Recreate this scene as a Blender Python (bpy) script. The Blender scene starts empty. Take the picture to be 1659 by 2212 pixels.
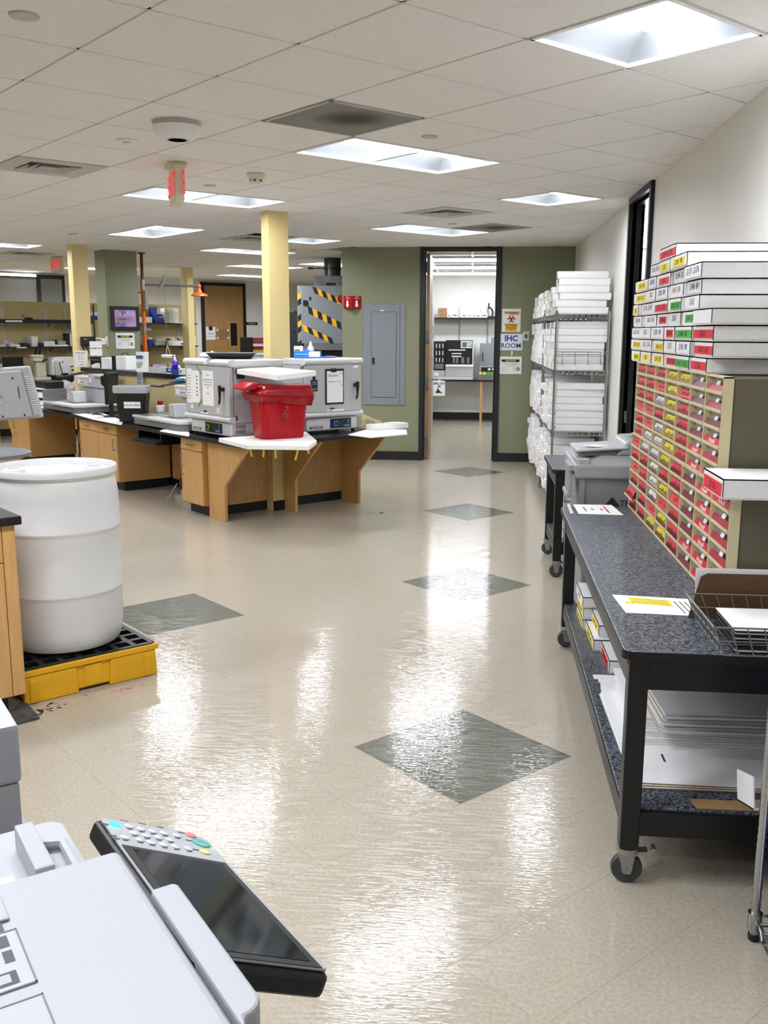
import bpy, bmesh, math, random
from mathutils import Vector, Matrix

SC = bpy.context.scene
COL = SC.collection
random.seed(7)
PI = math.pi

# ---------------------------------------------------------------- camera
W_PX, H_PX, F_PX = 1659.0, 2212.0, 2048.0
PITCH, ROLL, YAW, HC = 0.1875, -0.0041, math.radians(5.23), 1.671


def _cam_axes():
    cp, sp = math.cos(PITCH), math.sin(PITCH)
    f = Vector((0, cp, -sp)); r = Vector((1, 0, 0)); d = Vector((0, -sp, -cp))
    cr, sr = math.cos(ROLL), math.sin(ROLL)
    r, d = r * cr + d * sr, -r * sr + d * cr
    m = Matrix.Rotation(YAW, 3, 'Z')
    return m @ r, m @ d, m @ f


CR, CD, CF = _cam_axes()
cam_data = bpy.data.cameras.new('camera')
cam = bpy.data.objects.new('camera', cam_data)
COL.objects.link(cam)
cam.matrix_world = Matrix((
    (CR.x, -CD.x, -CF.x, 0), (CR.y, -CD.y, -CF.y, 0), (CR.z, -CD.z, -CF.z, HC), (0, 0, 0, 1)))
cam_data.sensor_fit = 'HORIZONTAL'
cam_data.sensor_width = 36.0
cam_data.lens = 36.0 * F_PX / W_PX
cam_data.clip_start = 0.05
cam_data.clip_end = 200
SC.camera = cam

# ---------------------------------------------------------------- light and exposure
LAMP = 26.0            # emission of the ceiling lamp lenses
world = bpy.data.worlds.new('world')
SC.world = world
world.use_nodes = True
world.node_tree.nodes['Background'].inputs[0].default_value = (0.85, 0.9, 1.0, 1)
world.node_tree.nodes['Background'].inputs[1].default_value = 0.06
SC.view_settings.view_transform = 'Standard'
SC.view_settings.look = 'None'
SC.view_settings.gamma = 1.0
SC.view_settings.use_curve_mapping = False
SC.view_settings.exposure = 1.1
SC.cycles.use_denoising = True
SC.cycles.max_bounces = 14
SC.cycles.diffuse_bounces = 10
SC.cycles.glossy_bounces = 6
SC.cycles.sample_clamp_indirect = 12.0


# ---------------------------------------------------------------- geometry helpers
def at(u, v, x=None, y=None, z=None):
    """the world point seen at photo pixel (u, v) on the plane x=, y= or z="""
    r = CR * ((u - W_PX / 2) / F_PX) + CD * ((v - H_PX / 2) / F_PX) + CF
    if z is not None: t = (z - HC) / r.z
    elif x is not None: t = x / r.x
    else: t = y / r.y
    return Vector((0, 0, HC)) + r * t


def to_px(p):
    q = Vector(p) - Vector((0, 0, HC))
    d = q.dot(CF)
    if d <= 0.05: return None
    return (W_PX / 2 + F_PX * q.dot(CR) / d, H_PX / 2 + F_PX * q.dot(CD) / d, d)


def srgb(h):
    h = h.lstrip('#')
    out = []
    for i in (0, 2, 4):
        c = int(h[i:i + 2], 16) / 255
        out.append(c / 12.92 if c <= 0.04045 else ((c + 0.055) / 1.055) ** 2.4)
    return (out[0], out[1], out[2], 1.0)


MATS = {}


def mat(name, color, rough=0.5, metal=0.0, noise=0.0, nscale=20.0, bump=0.0, bscale=80.0, stretch=(1, 1, 1),
        emit=0.0, trans=0.0, alpha=1.0, coat=0.0, color2=None, spec=0.5, detail=4.0, contrast=(0.35, 0.65)):
    if name in MATS: return MATS[name]
    m = bpy.data.materials.new(name)
    m.use_nodes = True
    nt = m.node_tree
    b = nt.nodes['Principled BSDF']
    c = srgb(color) if isinstance(color, str) else color
    b.inputs['Base Color'].default_value = c
    b.inputs['Roughness'].default_value = rough
    b.inputs['Metallic'].default_value = metal
    b.inputs['Specular IOR Level'].default_value = spec
    b.inputs['Coat Weight'].default_value = coat
    b.inputs['Coat Roughness'].default_value = 0.08
    if trans: b.inputs['Transmission Weight'].default_value = trans
    if alpha < 1: b.inputs['Alpha'].default_value = alpha
    if emit:
        b.inputs['Emission Color'].default_value = c
        b.inputs['Emission Strength'].default_value = emit
    co = None
    if noise or bump:
        tc = nt.nodes.new('ShaderNodeTexCoord')
        mp = nt.nodes.new('ShaderNodeMapping')
        mp.inputs['Scale'].default_value = stretch
        nt.links.new(tc.outputs['Object'], mp.inputs['Vector'])
        co = mp.outputs['Vector']
    if noise:
        n = nt.nodes.new('ShaderNodeTexNoise')
        n.inputs['Scale'].default_value = nscale
        n.inputs['Detail'].default_value = detail
        nt.links.new(co, n.inputs['Vector'])
        r = nt.nodes.new('ShaderNodeValToRGB')
        c2 = srgb(color2) if color2 else tuple(max(0, x * (1 - noise)) for x in c[:3]) + (1,)
        r.color_ramp.elements[0].position = contrast[0]
        r.color_ramp.elements[1].position = contrast[1]
        r.color_ramp.elements[0].color = c2
        r.color_ramp.elements[1].color = c
        nt.links.new(n.outputs['Fac'], r.inputs['Fac'])
        nt.links.new(r.outputs['Color'], b.inputs['Base Color'])
    if bump:
        n = nt.nodes.new('ShaderNodeTexNoise')
        n.inputs['Scale'].default_value = bscale
        nt.links.new(co, n.inputs['Vector'])
        bp = nt.nodes.new('ShaderNodeBump')
        bp.inputs['Strength'].default_value = bump
        bp.inputs['Distance'].default_value = 0.01
        nt.links.new(n.outputs['Fac'], bp.inputs['Height'])
        nt.links.new(bp.outputs['Normal'], b.inputs['Normal'])
    MATS[name] = m
    return m


class MB:
    """collects simple solids and links them as ONE mesh object"""

    def __init__(s):
        s.v, s.f, s.m = [], [], None

    def _add(s, vs, fs):
        o = len(s.v)
        if s.m is not None: vs = [s.m @ Vector(p) for p in vs]
        s.v += [tuple(p) for p in vs]
        s.f += [tuple(i + o for i in f) for f in fs]
        return s

    def box(s, x0, x1, y0, y1, z0, z1):
        if x1 < x0: x0, x1 = x1, x0
        if y1 < y0: y0, y1 = y1, y0
        if z1 < z0: z0, z1 = z1, z0
        return s._add([(x0, y0, z0), (x1, y0, z0), (x1, y1, z0), (x0, y1, z0), (x0, y0, z1), (x1, y0, z1), (x1, y1, z1), (x0, y1, z1)],
                      [(0, 3, 2, 1), (4, 5, 6, 7), (0, 1, 5, 4), (1, 2, 6, 5), (2, 3, 7, 6), (3, 0, 4, 7)])

    def frustum(s, b, t, z0, z1):
        """b, t = (x0,x1,y0,y1) at z0 and z1"""
        return s._add([(b[0], b[2], z0), (b[1], b[2], z0), (b[1], b[3], z0), (b[0], b[3], z0),
                       (t[0], t[2], z1), (t[1], t[2], z1), (t[1], t[3], z1), (t[0], t[3], z1)],
                      [(0, 3, 2, 1), (4, 5, 6, 7), (0, 1, 5, 4), (1, 2, 6, 5), (2, 3, 7, 6), (3, 0, 4, 7)])

    def prism(s, poly, axis, a, b):
        """polygon extruded along axis: 'x' -> poly in (y,z), 'y' -> (x,z), 'z' -> (x,y)"""
        n = len(poly)
        area = sum(poly[i][0] * poly[(i + 1) % n][1] - poly[(i + 1) % n][0] * poly[i][1] for i in range(n))
        if area < 0: poly = poly[::-1]

        def p3(p, k):
            return {'x': (k, p[0], p[1]), 'y': (p[0], k, p[1]), 'z': (p[0], p[1], k)}[axis]
        if axis == 'y': a, b = max(a, b), min(a, b)
        else: a, b = min(a, b), max(a, b)
        vs = [p3(p, a) for p in poly] + [p3(p, b) for p in poly]
        fs = [tuple(range(n))[::-1], tuple(range(n, 2 * n))]
        fs += [(i, (i + 1) % n, n + (i + 1) % n, n + i) for i in range(n)]
        return s._add(vs, fs)

    def cyl(s, p0, p1, r, n=12, r2=None, caps=True):
        p0, p1 = Vector(p0), Vector(p1)
        r2 = r if r2 is None else r2
        d = (p1 - p0).normalized()
        a = d.orthogonal().normalized(); b = d.cross(a)
        vs = []
        for c, rr in ((p0, r), (p1, r2)):
            vs += [c + (a * math.cos(2 * PI * i / n) + b * math.sin(2 * PI * i / n)) * rr for i in range(n)]
        fs = [(i, (i + 1) % n, n + (i + 1) % n, n + i) for i in range(n)]
        if caps: fs += [tuple(range(n))[::-1], tuple(range(n, 2 * n))]
        return s._add(vs, fs)

    def tube(s, pts, r, n=8):
        pts = [Vector(p) for p in pts]
        for i in range(len(pts) - 1): s.cyl(pts[i], pts[i + 1], r, n)
        return s

    def lathe(s, prof, n=32, c=(0, 0, 0), sx=1.0, sy=1.0):
        vs, fs = [], []
        k = len(prof)
        for r, z in prof:
            vs += [(c[0] + r * math.cos(2 * PI * i / n) * sx, c[1] + r * math.sin(2 * PI * i / n) * sy, c[2] + z) for i in range(n)]
        for j in range(k - 1):
            for i in range(n):
                fs.append((j * n + i, j * n + (i + 1) % n, (j + 1) * n + (i + 1) % n, (j + 1) * n + i))
        if prof[0][0] > 1e-5: fs.append(tuple(range(n))[::-1])
        if prof[-1][0] > 1e-5: fs.append(tuple(range((k - 1) * n, k * n)))
        return s._add(vs, fs)

    def sphere(s, c, r, n=12, m=8, sx=1, sy=1, sz=1):
        prof = [(max(1e-6, math.sin(PI * i / m)) * r, -math.cos(PI * i / m) * r * sz) for i in range(m + 1)]
        return s.lathe(prof, n, c, sx, sy)

    def sheet(s, pts_grid, th=0.0):
        """grid of points -> surface (thickness along -z when th)"""
        R, C = len(pts_grid), len(pts_grid[0])
        vs = [p for row in pts_grid for p in row]
        fs = [(r * C + c, r * C + c + 1, (r + 1) * C + c + 1, (r + 1) * C + c) for r in range(R - 1) for c in range(C - 1)]
        if th:
            n = len(vs)
            vs += [(p[0], p[1], p[2] - th) for p in vs]
            fs += [tuple(n + i for i in f[::-1]) for f in fs]
            rim = [c for c in range(C)] + [r * C + C - 1 for r in range(1, R)] + [(R - 1) * C + c for c in range(C - 2, -1, -1)] + [r * C for r in range(R - 2, 0, -1)]
            k = len(rim)
            fs += [(rim[i], n + rim[i], n + rim[(i + 1) % k], rim[(i + 1) % k]) for i in range(k)]
        return s._add(vs, fs)

    def mesh(s, name):
        me = bpy.data.meshes.new(name)
        me.from_pydata(s.v, [], s.f)
        me.update()
        return me

    def build(s, name, m, parent=None, smooth=False, bevel=0.0, seg=2, loc=None, rz=0.0, weld=False):
        me = s.mesh(name)
        if m: me.materials.append(m)
        if smooth:
            me.shade_smooth()
            try: me.set_sharp_from_angle(angle=math.radians(38))
            except Exception: pass
        o = bpy.data.objects.new(name, me)
        COL.objects.link(o)
        if parent: o.parent = parent
        if loc is not None: o.location = loc
        if rz: o.rotation_euler.z = rz
        if bevel:
            bv = o.modifiers.new('bevel', 'BEVEL')
            bv.width = bevel; bv.segments = seg; bv.limit_method = 'ANGLE'; bv.angle_limit = math.radians(40)
        return o


def tag(o, label=None, cat=None, group=None, kind=None):
    if label: o['label'] = label
    if cat: o['category'] = cat
    if group: o['group'] = group
    if kind: o['kind'] = kind
    return o


def thing(name, label, cat, loc=(0, 0, 0), rz=0.0, group=None):
    o = bpy.data.objects.new(name, None)
    COL.objects.link(o)
    o.location = loc; o.rotation_euler = (0, 0, rz)
    o.empty_display_size = 0.05
    return tag(o, label, cat, group)


def copy_tree(o, parent=None):
    c = o.copy(); COL.objects.link(c)
    if parent: c.parent = parent
    for ch in list(o.children): copy_tree(ch, c)
    return c


def txt(parent, body, size, m, pos, right=(1, 0, 0), up=(0, 0, 1), name='lettering', align='CENTER', sx=1.0, data=None, shear=0.0, bold=0.0):
    if data is None:
        data = bpy.data.curves.new(name, 'FONT')
        data.body = body; data.size = size
        data.align_x = align; data.align_y = 'CENTER'
        data.extrude = 0.0002; data.resolution_u = 2; data.shear = shear; data.offset = bold
        data.materials.append(m)
    o = bpy.data.objects.new(name, data)
    COL.objects.link(o)
    if parent: o.parent = parent
    r = Vector(right).normalized(); u = Vector(up).normalized(); n = r.cross(u)
    mt = Matrix((( r.x, u.x, n.x, pos[0]), (r.y, u.y, n.y, pos[1]), (r.z, u.z, n.z, pos[2]), (0, 0, 0, 1)))
    o.matrix_local = mt @ Matrix.Diagonal((sx, 1, 1, 1))
    return o


Q = 2 ** -0.5
ORD = ['first', 'second', 'third', 'fourth', 'fifth', 'sixth', 'seventh', 'eighth', 'ninth', 'tenth', 'eleventh', 'twelfth']

# ---------------------------------------------------------------- materials
m_white_wall = mat('white_paint', '#e2e1dc', 0.6, bump=0.03, bscale=300)
m_green_wall = mat('olive_green_paint', '#82866a', 0.6, bump=0.03, bscale=300)
m_yellow_wall = mat('yellow_paint', '#dcc88c', 0.55, bump=0.03, bscale=300)
m_tan_wall = mat('tan_paint', '#bfae7c', 0.6, bump=0.03, bscale=300)
m_ceil = mat('ceiling_tile', '#eae8e4', 0.9, noise=0.06, nscale=60, bump=0.12, bscale=240)
m_tee = mat('ceiling_tee', '#dcd6cb', 0.5)
m_black_trim = mat('black_paint', '#17181a', 0.42)
m_black = mat('black_plastic', '#0d0d0e', 0.4)
m_black_soft = mat('black_rubber', '#141414', 0.7)
m_counter = mat('black_resin', '#151517', 0.3, noise=0.3, nscale=200)
m_white = mat('white_plastic', '#e6e6e4', 0.45)
m_paper = mat('white_paper', '#e9e9e7', 0.7)
m_card = mat('white_cardboard', '#e7e7e6', 0.62, noise=0.03, nscale=8)
m_kraft = mat('brown_cardboard', '#9a7a52', 0.8, noise=0.1, nscale=60)
m_wood = mat('maple_wood', '#d0a265', 0.42, noise=0.16, nscale=6, stretch=(7, 7, 0.55), detail=8, coat=0.1)
m_wood_edge = mat('maple_edge', '#bd8f55', 0.45, noise=0.1, nscale=10, stretch=(6, 6, 1))
m_wood_door = mat('dark_maple_door', '#a98352', 0.45, noise=0.18, nscale=5, stretch=(8, 8, 0.5), detail=8)
m_steel = mat('brushed_steel', '#9b9da0', 0.32, metal=1.0)
m_chrome = mat('chrome_wire', '#b9bbbd', 0.22, metal=1.0)
m_zinc = mat('zinc_plate', '#a9a9a6', 0.35, metal=0.9)
m_grey = mat('grey_enamel', '#b0b1b1', 0.4)
m_grey_lt = mat('light_grey_plastic', '#c4c5c5', 0.45)
m_grey_dk = mat('dark_grey_plastic', '#6e6f70', 0.45)
m_panel_grey = mat('panel_grey_enamel', '#7f878c', 0.45)
m_red = mat('red_plastic', '#a50a17', 0.35, spec=.3)
m_red_bag = mat('red_bag', '#9c0917', 0.22, noise=0.35, nscale=14)
m_red_lab = mat('red_tape', '#d8283a', 0.6)
m_yel_lab = mat('yellow_tape', '#ecd92a', 0.6)
m_grn_lab = mat('green_tape', '#49a83f', 0.6)
m_yellow = mat('yellow_plastic', '#e2ab12', 0.42, noise=0.08, nscale=9)
m_orange = mat('orange_paint', '#e0651a', 0.4)
m_rust = mat('brown_pipe', '#6b2d1c', 0.45)
m_blue = mat('blue_carton', '#1f7fd0', 0.5)
m_dkblue = mat('dark_blue_plastic', '#1d3c8f', 0.4)
m_speck = mat('speckled_laminate', '#6d7681', 0.34, noise=0.6, nscale=120, color2='#1f2328', detail=3, contrast=(0.40, 0.62))
m_speck_edge = mat('speckled_edge', '#2a2c30', 0.4, noise=0.4, nscale=150)
m_beige = mat('beige_plastic', '#cfc49c', 0.5)
m_olive_steel = mat('olive_steel', '#5f5947', 0.55)
m_ink = mat('black_ink', '#1b1b1f', 0.7)
m_ink_soft = mat('grey_ink', '#55565c', 0.7)
m_ink_blue = mat('blue_ink', '#1e4f9e', 0.7)
m_ink_red = mat('red_ink', '#b52535', 0.7)
m_ink_white = mat('white_ink', '#f2f2f0', 0.7)
m_tape_black = mat('hazard_black', '#121212', 0.5)
m_tape_yellow = mat('hazard_yellow', '#f0b512', 0.5)
m_galv = mat('galvanised_steel', '#8d9194', 0.35, metal=0.8, noise=0.35, nscale=9)
m_cinder = mat('dirty_white_carton', '#b9b5aa', 0.8, noise=0.25, nscale=12)
m_glass = mat('clear_plastic', '#dfe3e3', 0.12, alpha=0.35)
m_liner = mat('clear_liner', '#e4e8ec', 0.18, alpha=0.5)
m_drum = mat('translucent_drum', '#d3d4d2', 0.38, noise=0.05, nscale=3, bump=0.02, bscale=12)
m_screen = mat('dark_screen', '#1c2024', 0.06, spec=0.6)
m_copier = mat('copier_white', '#adb0b5', 0.42, bump=0.04, bscale=900)
m_silver = mat('silver_plastic', '#b8bbbf', 0.35, metal=0.3)
m_lens_far = mat('far_lamp_lens', '#f1f4fd', 0.5, emit=14.0)
m_lens = mat('lamp_lens', '#f1f4fd', 0.5, emit=LAMP)
m_reflector = mat('lamp_reflector', '#83878a', 0.4)

# ================================================================ SHELL
CZ = 2.744            # ceiling height
WX = 1.265            # right wall
GY = 12.5             # far olive wall
IHY = 18.6            # back wall of the far room


def clip(poly, planes):
    """planes: (a,b,c) keeps a*x+b*y<=c"""
    for a, b, c in planes:
        out = []
        for i in range(len(poly)):
            p, q = poly[i], poly[(i + 1) % len(poly)]
            dp, dq = a * p[0] + b * p[1] - c, a * q[0] + b * q[1] - c
            if dp <= 0: out.append(p)
            if (dp < 0 < dq) or (dq < 0 < dp):
                t = dp / (dp - dq)
                out.append((p[0] + t * (q[0] - p[0]), p[1] + t * (q[1] - p[1])))
        poly = out
        if len(poly) < 3: return []
    return poly


def room_planes(cx, cy):
    pl = [(1, 0, WX), (0, -1, 3.0), (-1, 0, 11.5), (-1, 1, 25.7)]
    if cx > -1.75 and cy < GY + 0.45: pl.append((0, 1, GY))
    return pl


def in_room(cx, cy):
    return not (cx > -1.70 and cy > GY + 0.1)


# floor material: mottled vinyl under worn wax
def floor_mat(name, c1, c2):
    m = mat(name, c1, 0.1, noise=0.1, nscale=85, color2=c2, detail=6, contrast=(0.3, 0.7))
    nt = m.node_tree; b = nt.nodes['Principled BSDF']
    tc = nt.nodes.new('ShaderNodeTexCoord')
    geo = nt.nodes.new('ShaderNodeNewGeometry')
    mp = nt.nodes.new('ShaderNodeMapping'); mp.inputs['Scale'].default_value = (1, 1, 1)
    nt.links.new(geo.outputs['Position'], mp.inputs['Vector'])
    # fine scratches of the wax coat
    n1 = nt.nodes.new('ShaderNodeTexNoise'); n1.inputs['Scale'].default_value = 26; n1.inputs['Detail'].default_value = 1.5
    mp2 = nt.nodes.new('ShaderNodeMapping'); mp2.inputs['Scale'].default_value = (0.9, 4.5, 1); mp2.inputs['Rotation'].default_value = (0, 0, 0.25)
    nt.links.new(geo.outputs['Position'], mp2.inputs['Vector'])
    nt.links.new(mp2.outputs['Vector'], n1.inputs['Vector'])
    n2 = nt.nodes.new('ShaderNodeTexNoise'); n2.inputs['Scale'].default_value = 3.0; n2.inputs['Detail'].default_value = 3
    nt.links.new(mp.outputs['Vector'], n2.inputs['Vector'])
    add = nt.nodes.new('ShaderNodeMath'); add.operation = 'MULTIPLY_ADD'; add.inputs[1].default_value = 0.35
    nt.links.new(n2.outputs['Fac'], add.inputs[0]); nt.links.new(n1.outputs['Fac'], add.inputs[2])
    bp = nt.nodes.new('ShaderNodeBump'); bp.inputs['Strength'].default_value = 1.0; bp.inputs['Distance'].default_value = 0.00065
    nt.links.new(add.outputs[0], bp.inputs['Height'])
    nt.links.new(bp.outputs['Normal'], b.inputs['Normal'])
    mr = nt.nodes.new('ShaderNodeMapRange')
    mr.inputs[1].default_value = 0.35; mr.inputs[2].default_value = 0.7
    mr.inputs[3].default_value = 0.015; mr.inputs[4].default_value = 0.05
    nt.links.new(n2.outputs['Fac'], mr.inputs[0])
    n3 = nt.nodes.new('ShaderNodeTexNoise'); n3.inputs['Scale'].default_value = 11; n3.inputs['Detail'].default_value = 4; n3.inputs['Distortion'].default_value = 0.6
    mp3 = nt.nodes.new('ShaderNodeMapping'); mp3.inputs['Scale'].default_value = (0.8, 9, 1); mp3.inputs['Rotation'].default_value = (0, 0, -0.3)
    nt.links.new(geo.outputs['Position'], mp3.inputs['Vector']); nt.links.new(mp3.outputs['Vector'], n3.inputs['Vector'])
    ms = nt.nodes.new('ShaderNodeMapRange'); ms.inputs[1].default_value = 0.49; ms.inputs[2].default_value = 0.56; ms.inputs[3].default_value = 0.0; ms.inputs[4].default_value = 0.22
    nt.links.new(n3.outputs['Fac'], ms.inputs[0])
    rs = nt.nodes.new('ShaderNodeMath'); rs.operation = 'ADD'
    nt.links.new(mr.outputs[0], rs.inputs[0]); nt.links.new(ms.outputs[0], rs.inputs[1])
    nt.links.new(rs.outputs[0], b.inputs['Roughness'])
    b.inputs['Specular IOR Level'].default_value = 0.5
    return m


m_floor = floor_mat('beige_vinyl', '#b4ac9c', '#a39a89')
m_floor_green = floor_mat('olive_vinyl', '#75766a', '#5d5f54')
m_grout = mat('floor_joint', '#a39886', 0.6)

floor = tag(MB().box(-11.5, 4.2, -3.0, 27, -0.06, -0.0015).build('floor', m_grout), kind='structure')
FT = 0.3105
T0 = Vector((-0.011, 3.614))
fu, fv = Vector((Q, Q)), Vector((-Q, Q))
green_cells = {}
for a in (0, 6, 12, 18): green_cells[(a, a)] = 1
green_cells[(0, 8)] = 1


def tile_mesh(name, poly, z0, z1, m):
    me = MB().prism([tuple(p) for p in poly], 'z', z0, z1).mesh(name)
    me.materials.append(m)
    return me


h = FT / 2 - 0.00035
me_tile = tile_mesh('floor_tile', [tuple(fu * a * h + fv * b * h) for a, b in ((-1, -1), (1, -1), (1, 1), (-1, 1))], -0.0015, 0.0, m_floor)
hg = FT - 0.0006
me_green = tile_mesh('green_floor_tile', [tuple(fu * a * hg + fv * b * hg) for a, b in ((-1, -1), (1, -1), (1, 1), (-1, 1))], -0.0015, 0.0, m_floor_green)
cells = []
for i in range(-22, 85):
    for j in range(-45, 75):
        c = T0 + fu * ((i + 0.5) * FT) + fv * ((j + 0.5) * FT)
        if not (-11.2 < c.x < 4.0 and -2.8 < c.y < 24): continue
        if any(a - 1 <= i <= a and b - 1 <= j <= b for a, b in green_cells): continue
        p = to_px((c.x, c.y, 0))
        vis = p is not None and -60 < p[0] < 1719 and 850 < p[1] < 2270
        # hide the ones below the solid things
        cells.append((not vis, p[2] if p else 99, c))
cells.sort(key=lambda t: (t[0], t[1]))
rest = MB()
n_part = 0
for inv, d, c in cells:
    if not inv and n_part < 294:
        o = bpy.data.objects.new('floor_tile', me_tile); COL.objects.link(o); o.parent = floor; o.location = (c.x, c.y, 0)
        n_part += 1
    else:
        rest._add([tuple(c + fu * a * h + fv * b * h) + (0.0,) for a, b in ((-1, -1), (1, -1), (1, 1), (-1, 1))], [(0, 1, 2, 3)])
tag(rest.build('far_floor_tiles', m_floor, floor), kind='stuff')
for a, b in green_cells:
    c = T0 + fu * (a * FT) + fv * (b * FT)
    o = bpy.data.objects.new('green_floor_tile', me_green); COL.objects.link(o); o.parent = floor; o.location = (c.x, c.y, 0)
    o['label'] = 'olive green inlay tile'

# ceiling
ceiling = tag(MB().box(-11.6, 1.4, -3.1, 27, CZ + 0.1, CZ + 0.16).build('ceiling', m_ceil), kind='structure')
G0 = Vector((-1.118, 3.379)); CT = 0.6096


def gp(i, j): return G0 + fu * (i * CT) + fv * (j * CT)


LIGHTS = [  # i0,i1,j0,j1 in ceiling cells and what tells it apart
    (2, 3, -2, -1, 'square recessed ceiling light nearest the right wall, at the top right'),
    (3, 5, 2, 3, 'long recessed ceiling light right behind the dusty return grille'),
    (7, 8, 3, 4, 'small square recessed ceiling light beside the right hand doorway'),
    (3, 5, 6, 7, 'long recessed ceiling light behind the hanging exit sign'),
    (5, 6, 10, 12, 'recessed ceiling light left of the front yellow column'),
    (3, 5, 15, 16, 'recessed ceiling light cut by the left edge of the photo'),
    (8, 10, 7, 8, 'long recessed ceiling light in front of the olive wall doorway'),
    (8, 9, 10, 11, 'square recessed ceiling light just right of the front yellow column'),
    (8, 10, 13, 14, 'long recessed ceiling light passing behind the front yellow column'),
    (11, 13, 17, 18, 'far recessed ceiling light above the wooden back door'),
    (12, 14, 15, 16, 'recessed ceiling light behind the round exhaust duct'),
    (13, 15, 21, 22, 'farthest recessed ceiling light, over the wooden door top'),
    (8, 10, 21, 22, 'far ceiling light half hidden by the middle yellow column')]
OFF = [(-3, -1, 2, 3), (-1, 1, 6, 7), (-2, 0, -2, -1), (-4, -2, -2, -1), (-4, -3, -5, -4), (0, 2, 11, 12), (-4, -2, 6, 7), (0, 2, 16, 17), (3, 5, 20, 21)]  # out of view; the square one behind the camera is added to brighten the foreground
VENTS = [(1, 2, 5, 6, 'square supply air diffuser at the left edge of the ceiling'),
         (7, 8, 5, 6, 'square supply air diffuser in front of the olive wall'),
         (5, 6, 17, 18, 'far supply air diffuser above the left shelves'),
         (7, 8, 10.4, 11.4, 'supply air diffuser partly behind the front yellow column')]
GRILLES = [(2, 3, 1, 2, 'perforated return air grille with a dark dust stain'),
           (9, 10, 6, 7, 'far perforated return air grille with faint dust stain')]
taken = set()
for L_ in LIGHTS + OFF + VENTS + GRILLES:
    for i in range(math.floor(L_[0]), math.ceil(L_[1])):
        for j in range(math.floor(L_[2]), math.ceil(L_[3])): taken.add((i, j))
taken.discard((7, 11))
hc = CT / 2 - 0.007
base_poly = [fu * a * hc + fv * b * hc for a, b in ((-1, -1), (1, -1), (1, 1), (-1, 1))]
me_ct = tile_mesh('ceiling_tile', base_poly, -0.004, 0.02, m_ceil)
cc = []
for i in range(-12, 36):
    for j in range(-22, 34):
        if (i, j) in taken: continue
        c = gp(i + 0.5, j + 0.5)
        full = [c + p for p in base_poly]
        pl = room_planes(c.x, c.y)
        if not in_room(c.x, c.y): continue
        poly = clip([tuple(p) for p in full], pl)
        if len(poly) < 3: continue
        whole = all(a * p.x + b * p.y <= k + 1e-6 for a, b, k in pl for p in full)
        px = to_px((c.x, c.y, CZ))
        vis = px is not None and -120 < px[0] < 1780 and -120 < px[1] < 640
        cc.append((not vis, px[2] if px else 99, c, poly, whole))
cc.sort(key=lambda t: (t[0], t[1]))
rest = MB(); n_part = 0
for inv, d, c, poly, whole in cc:
    if not inv and n_part < 290:
        if whole:
            o = bpy.data.objects.new('ceiling_tile', me_ct); o.location = (c.x, c.y, CZ)
        else:
            o = bpy.data.objects.new('ceiling_tile', tile_mesh('ceiling_tile', poly, CZ - 0.004, CZ + 0.02, m_ceil))
        COL.objects.link(o); o.parent = ceiling; n_part += 1
    else:
        rest.prism(poly, 'z', CZ - 0.004, CZ + 0.02)
tag(rest.build('far_ceiling_tiles', m_ceil, ceiling), kind='stuff')
tees = MB()


def tee(p, q, w):
    d = (q - p).normalized(); n = Vector((-d.y, d.x)) * w / 2
    for k in range(24):   # clipped in pieces so that no run crosses a wall
        a = p + (q - p) * (k / 24); b = p + (q - p) * ((k + 1) / 24)
        m_ = (a + b) / 2
        if not in_room(m_.x, m_.y): continue
        poly = clip([tuple(a - n), tuple(b - n), tuple(b + n), tuple(a + n)], room_planes(m_.x, m_.y))
        if len(poly) >= 3: tees._add([(x, y, CZ + 0.001) for x, y in poly][::-1], [tuple(range(len(poly)))])


for j in range(-22, 35): tee(gp(-12, j), gp(36, j), 0.024)
for i in range(-12, 37): tee(gp(i, -22), gp(i, 34), 0.024)
tag(tees.build('ceiling_grid', m_tee, ceiling), kind='stuff')


def make_light(i0, i1, j0, j1, label):
    c = gp((i0 + i1) / 2, (j0 + j1) / 2)
    a, b = (i1 - i0) * CT / 2 - 0.012, (j1 - j0) * CT / 2 - 0.012
    t = thing('ceiling_light', label, 'light', (c.x, c.y, CZ), PI / 4, 'recessed ceiling lights')
    if b > a + 0.1:      # long side always along local x
        t.rotation_euler.z += PI / 2; a, b = b, a
    fr = MB()
    for (x0, x1, y0, y1) in ((-a - .012, a + .012, -b - .012, -b + .01), (-a - .012, a + .012, b - .01, b + .012), (-a - .012, -a + .01, -b, b), (a - .01, a + .012, -b, b)):
        fr.box(x0, x1, y0, y1, -0.010, 0.006)
    fr.build('frame', m_white, t)
    # curved reflector wings, lens box between them, sloped ends
    wing = MB(); K = 8; L = b * 0.42
    for s in (-1, 1):
        rows = []
        for k in range(K + 1):
            u = k / K
            y = s * (b - u * (b - L)); z = 0.085 * math.sin(u * PI / 2)
            rows.append([(-a + 0.10 * u, y, z), (a - 0.10 * u, y, z)])
        wing.sheet(rows if s < 0 else [r[::-1] for r in rows])
    for s in (-1, 1):
        rows = []
        for k in range(K + 1):
            u = k / K
            x = s * (a - 0.10 * u); z = 0.085 * math.sin(u * PI / 2); yy = b - u * (b - L)
            rows.append([(x, -yy, z), (x, yy, z)])
        wing.sheet(rows)
    wing.build('reflector', m_reflector, t, smooth=True)
    MB().prism([(-L, 0.088), (-L, 0.070), (-L * 0.6, 0.052), (L * 0.6, 0.052), (L, 0.070), (L, 0.088)], 'x', -a + 0.10, a - 0.10).build('diffuser', m_lens, t)
    return t


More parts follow.
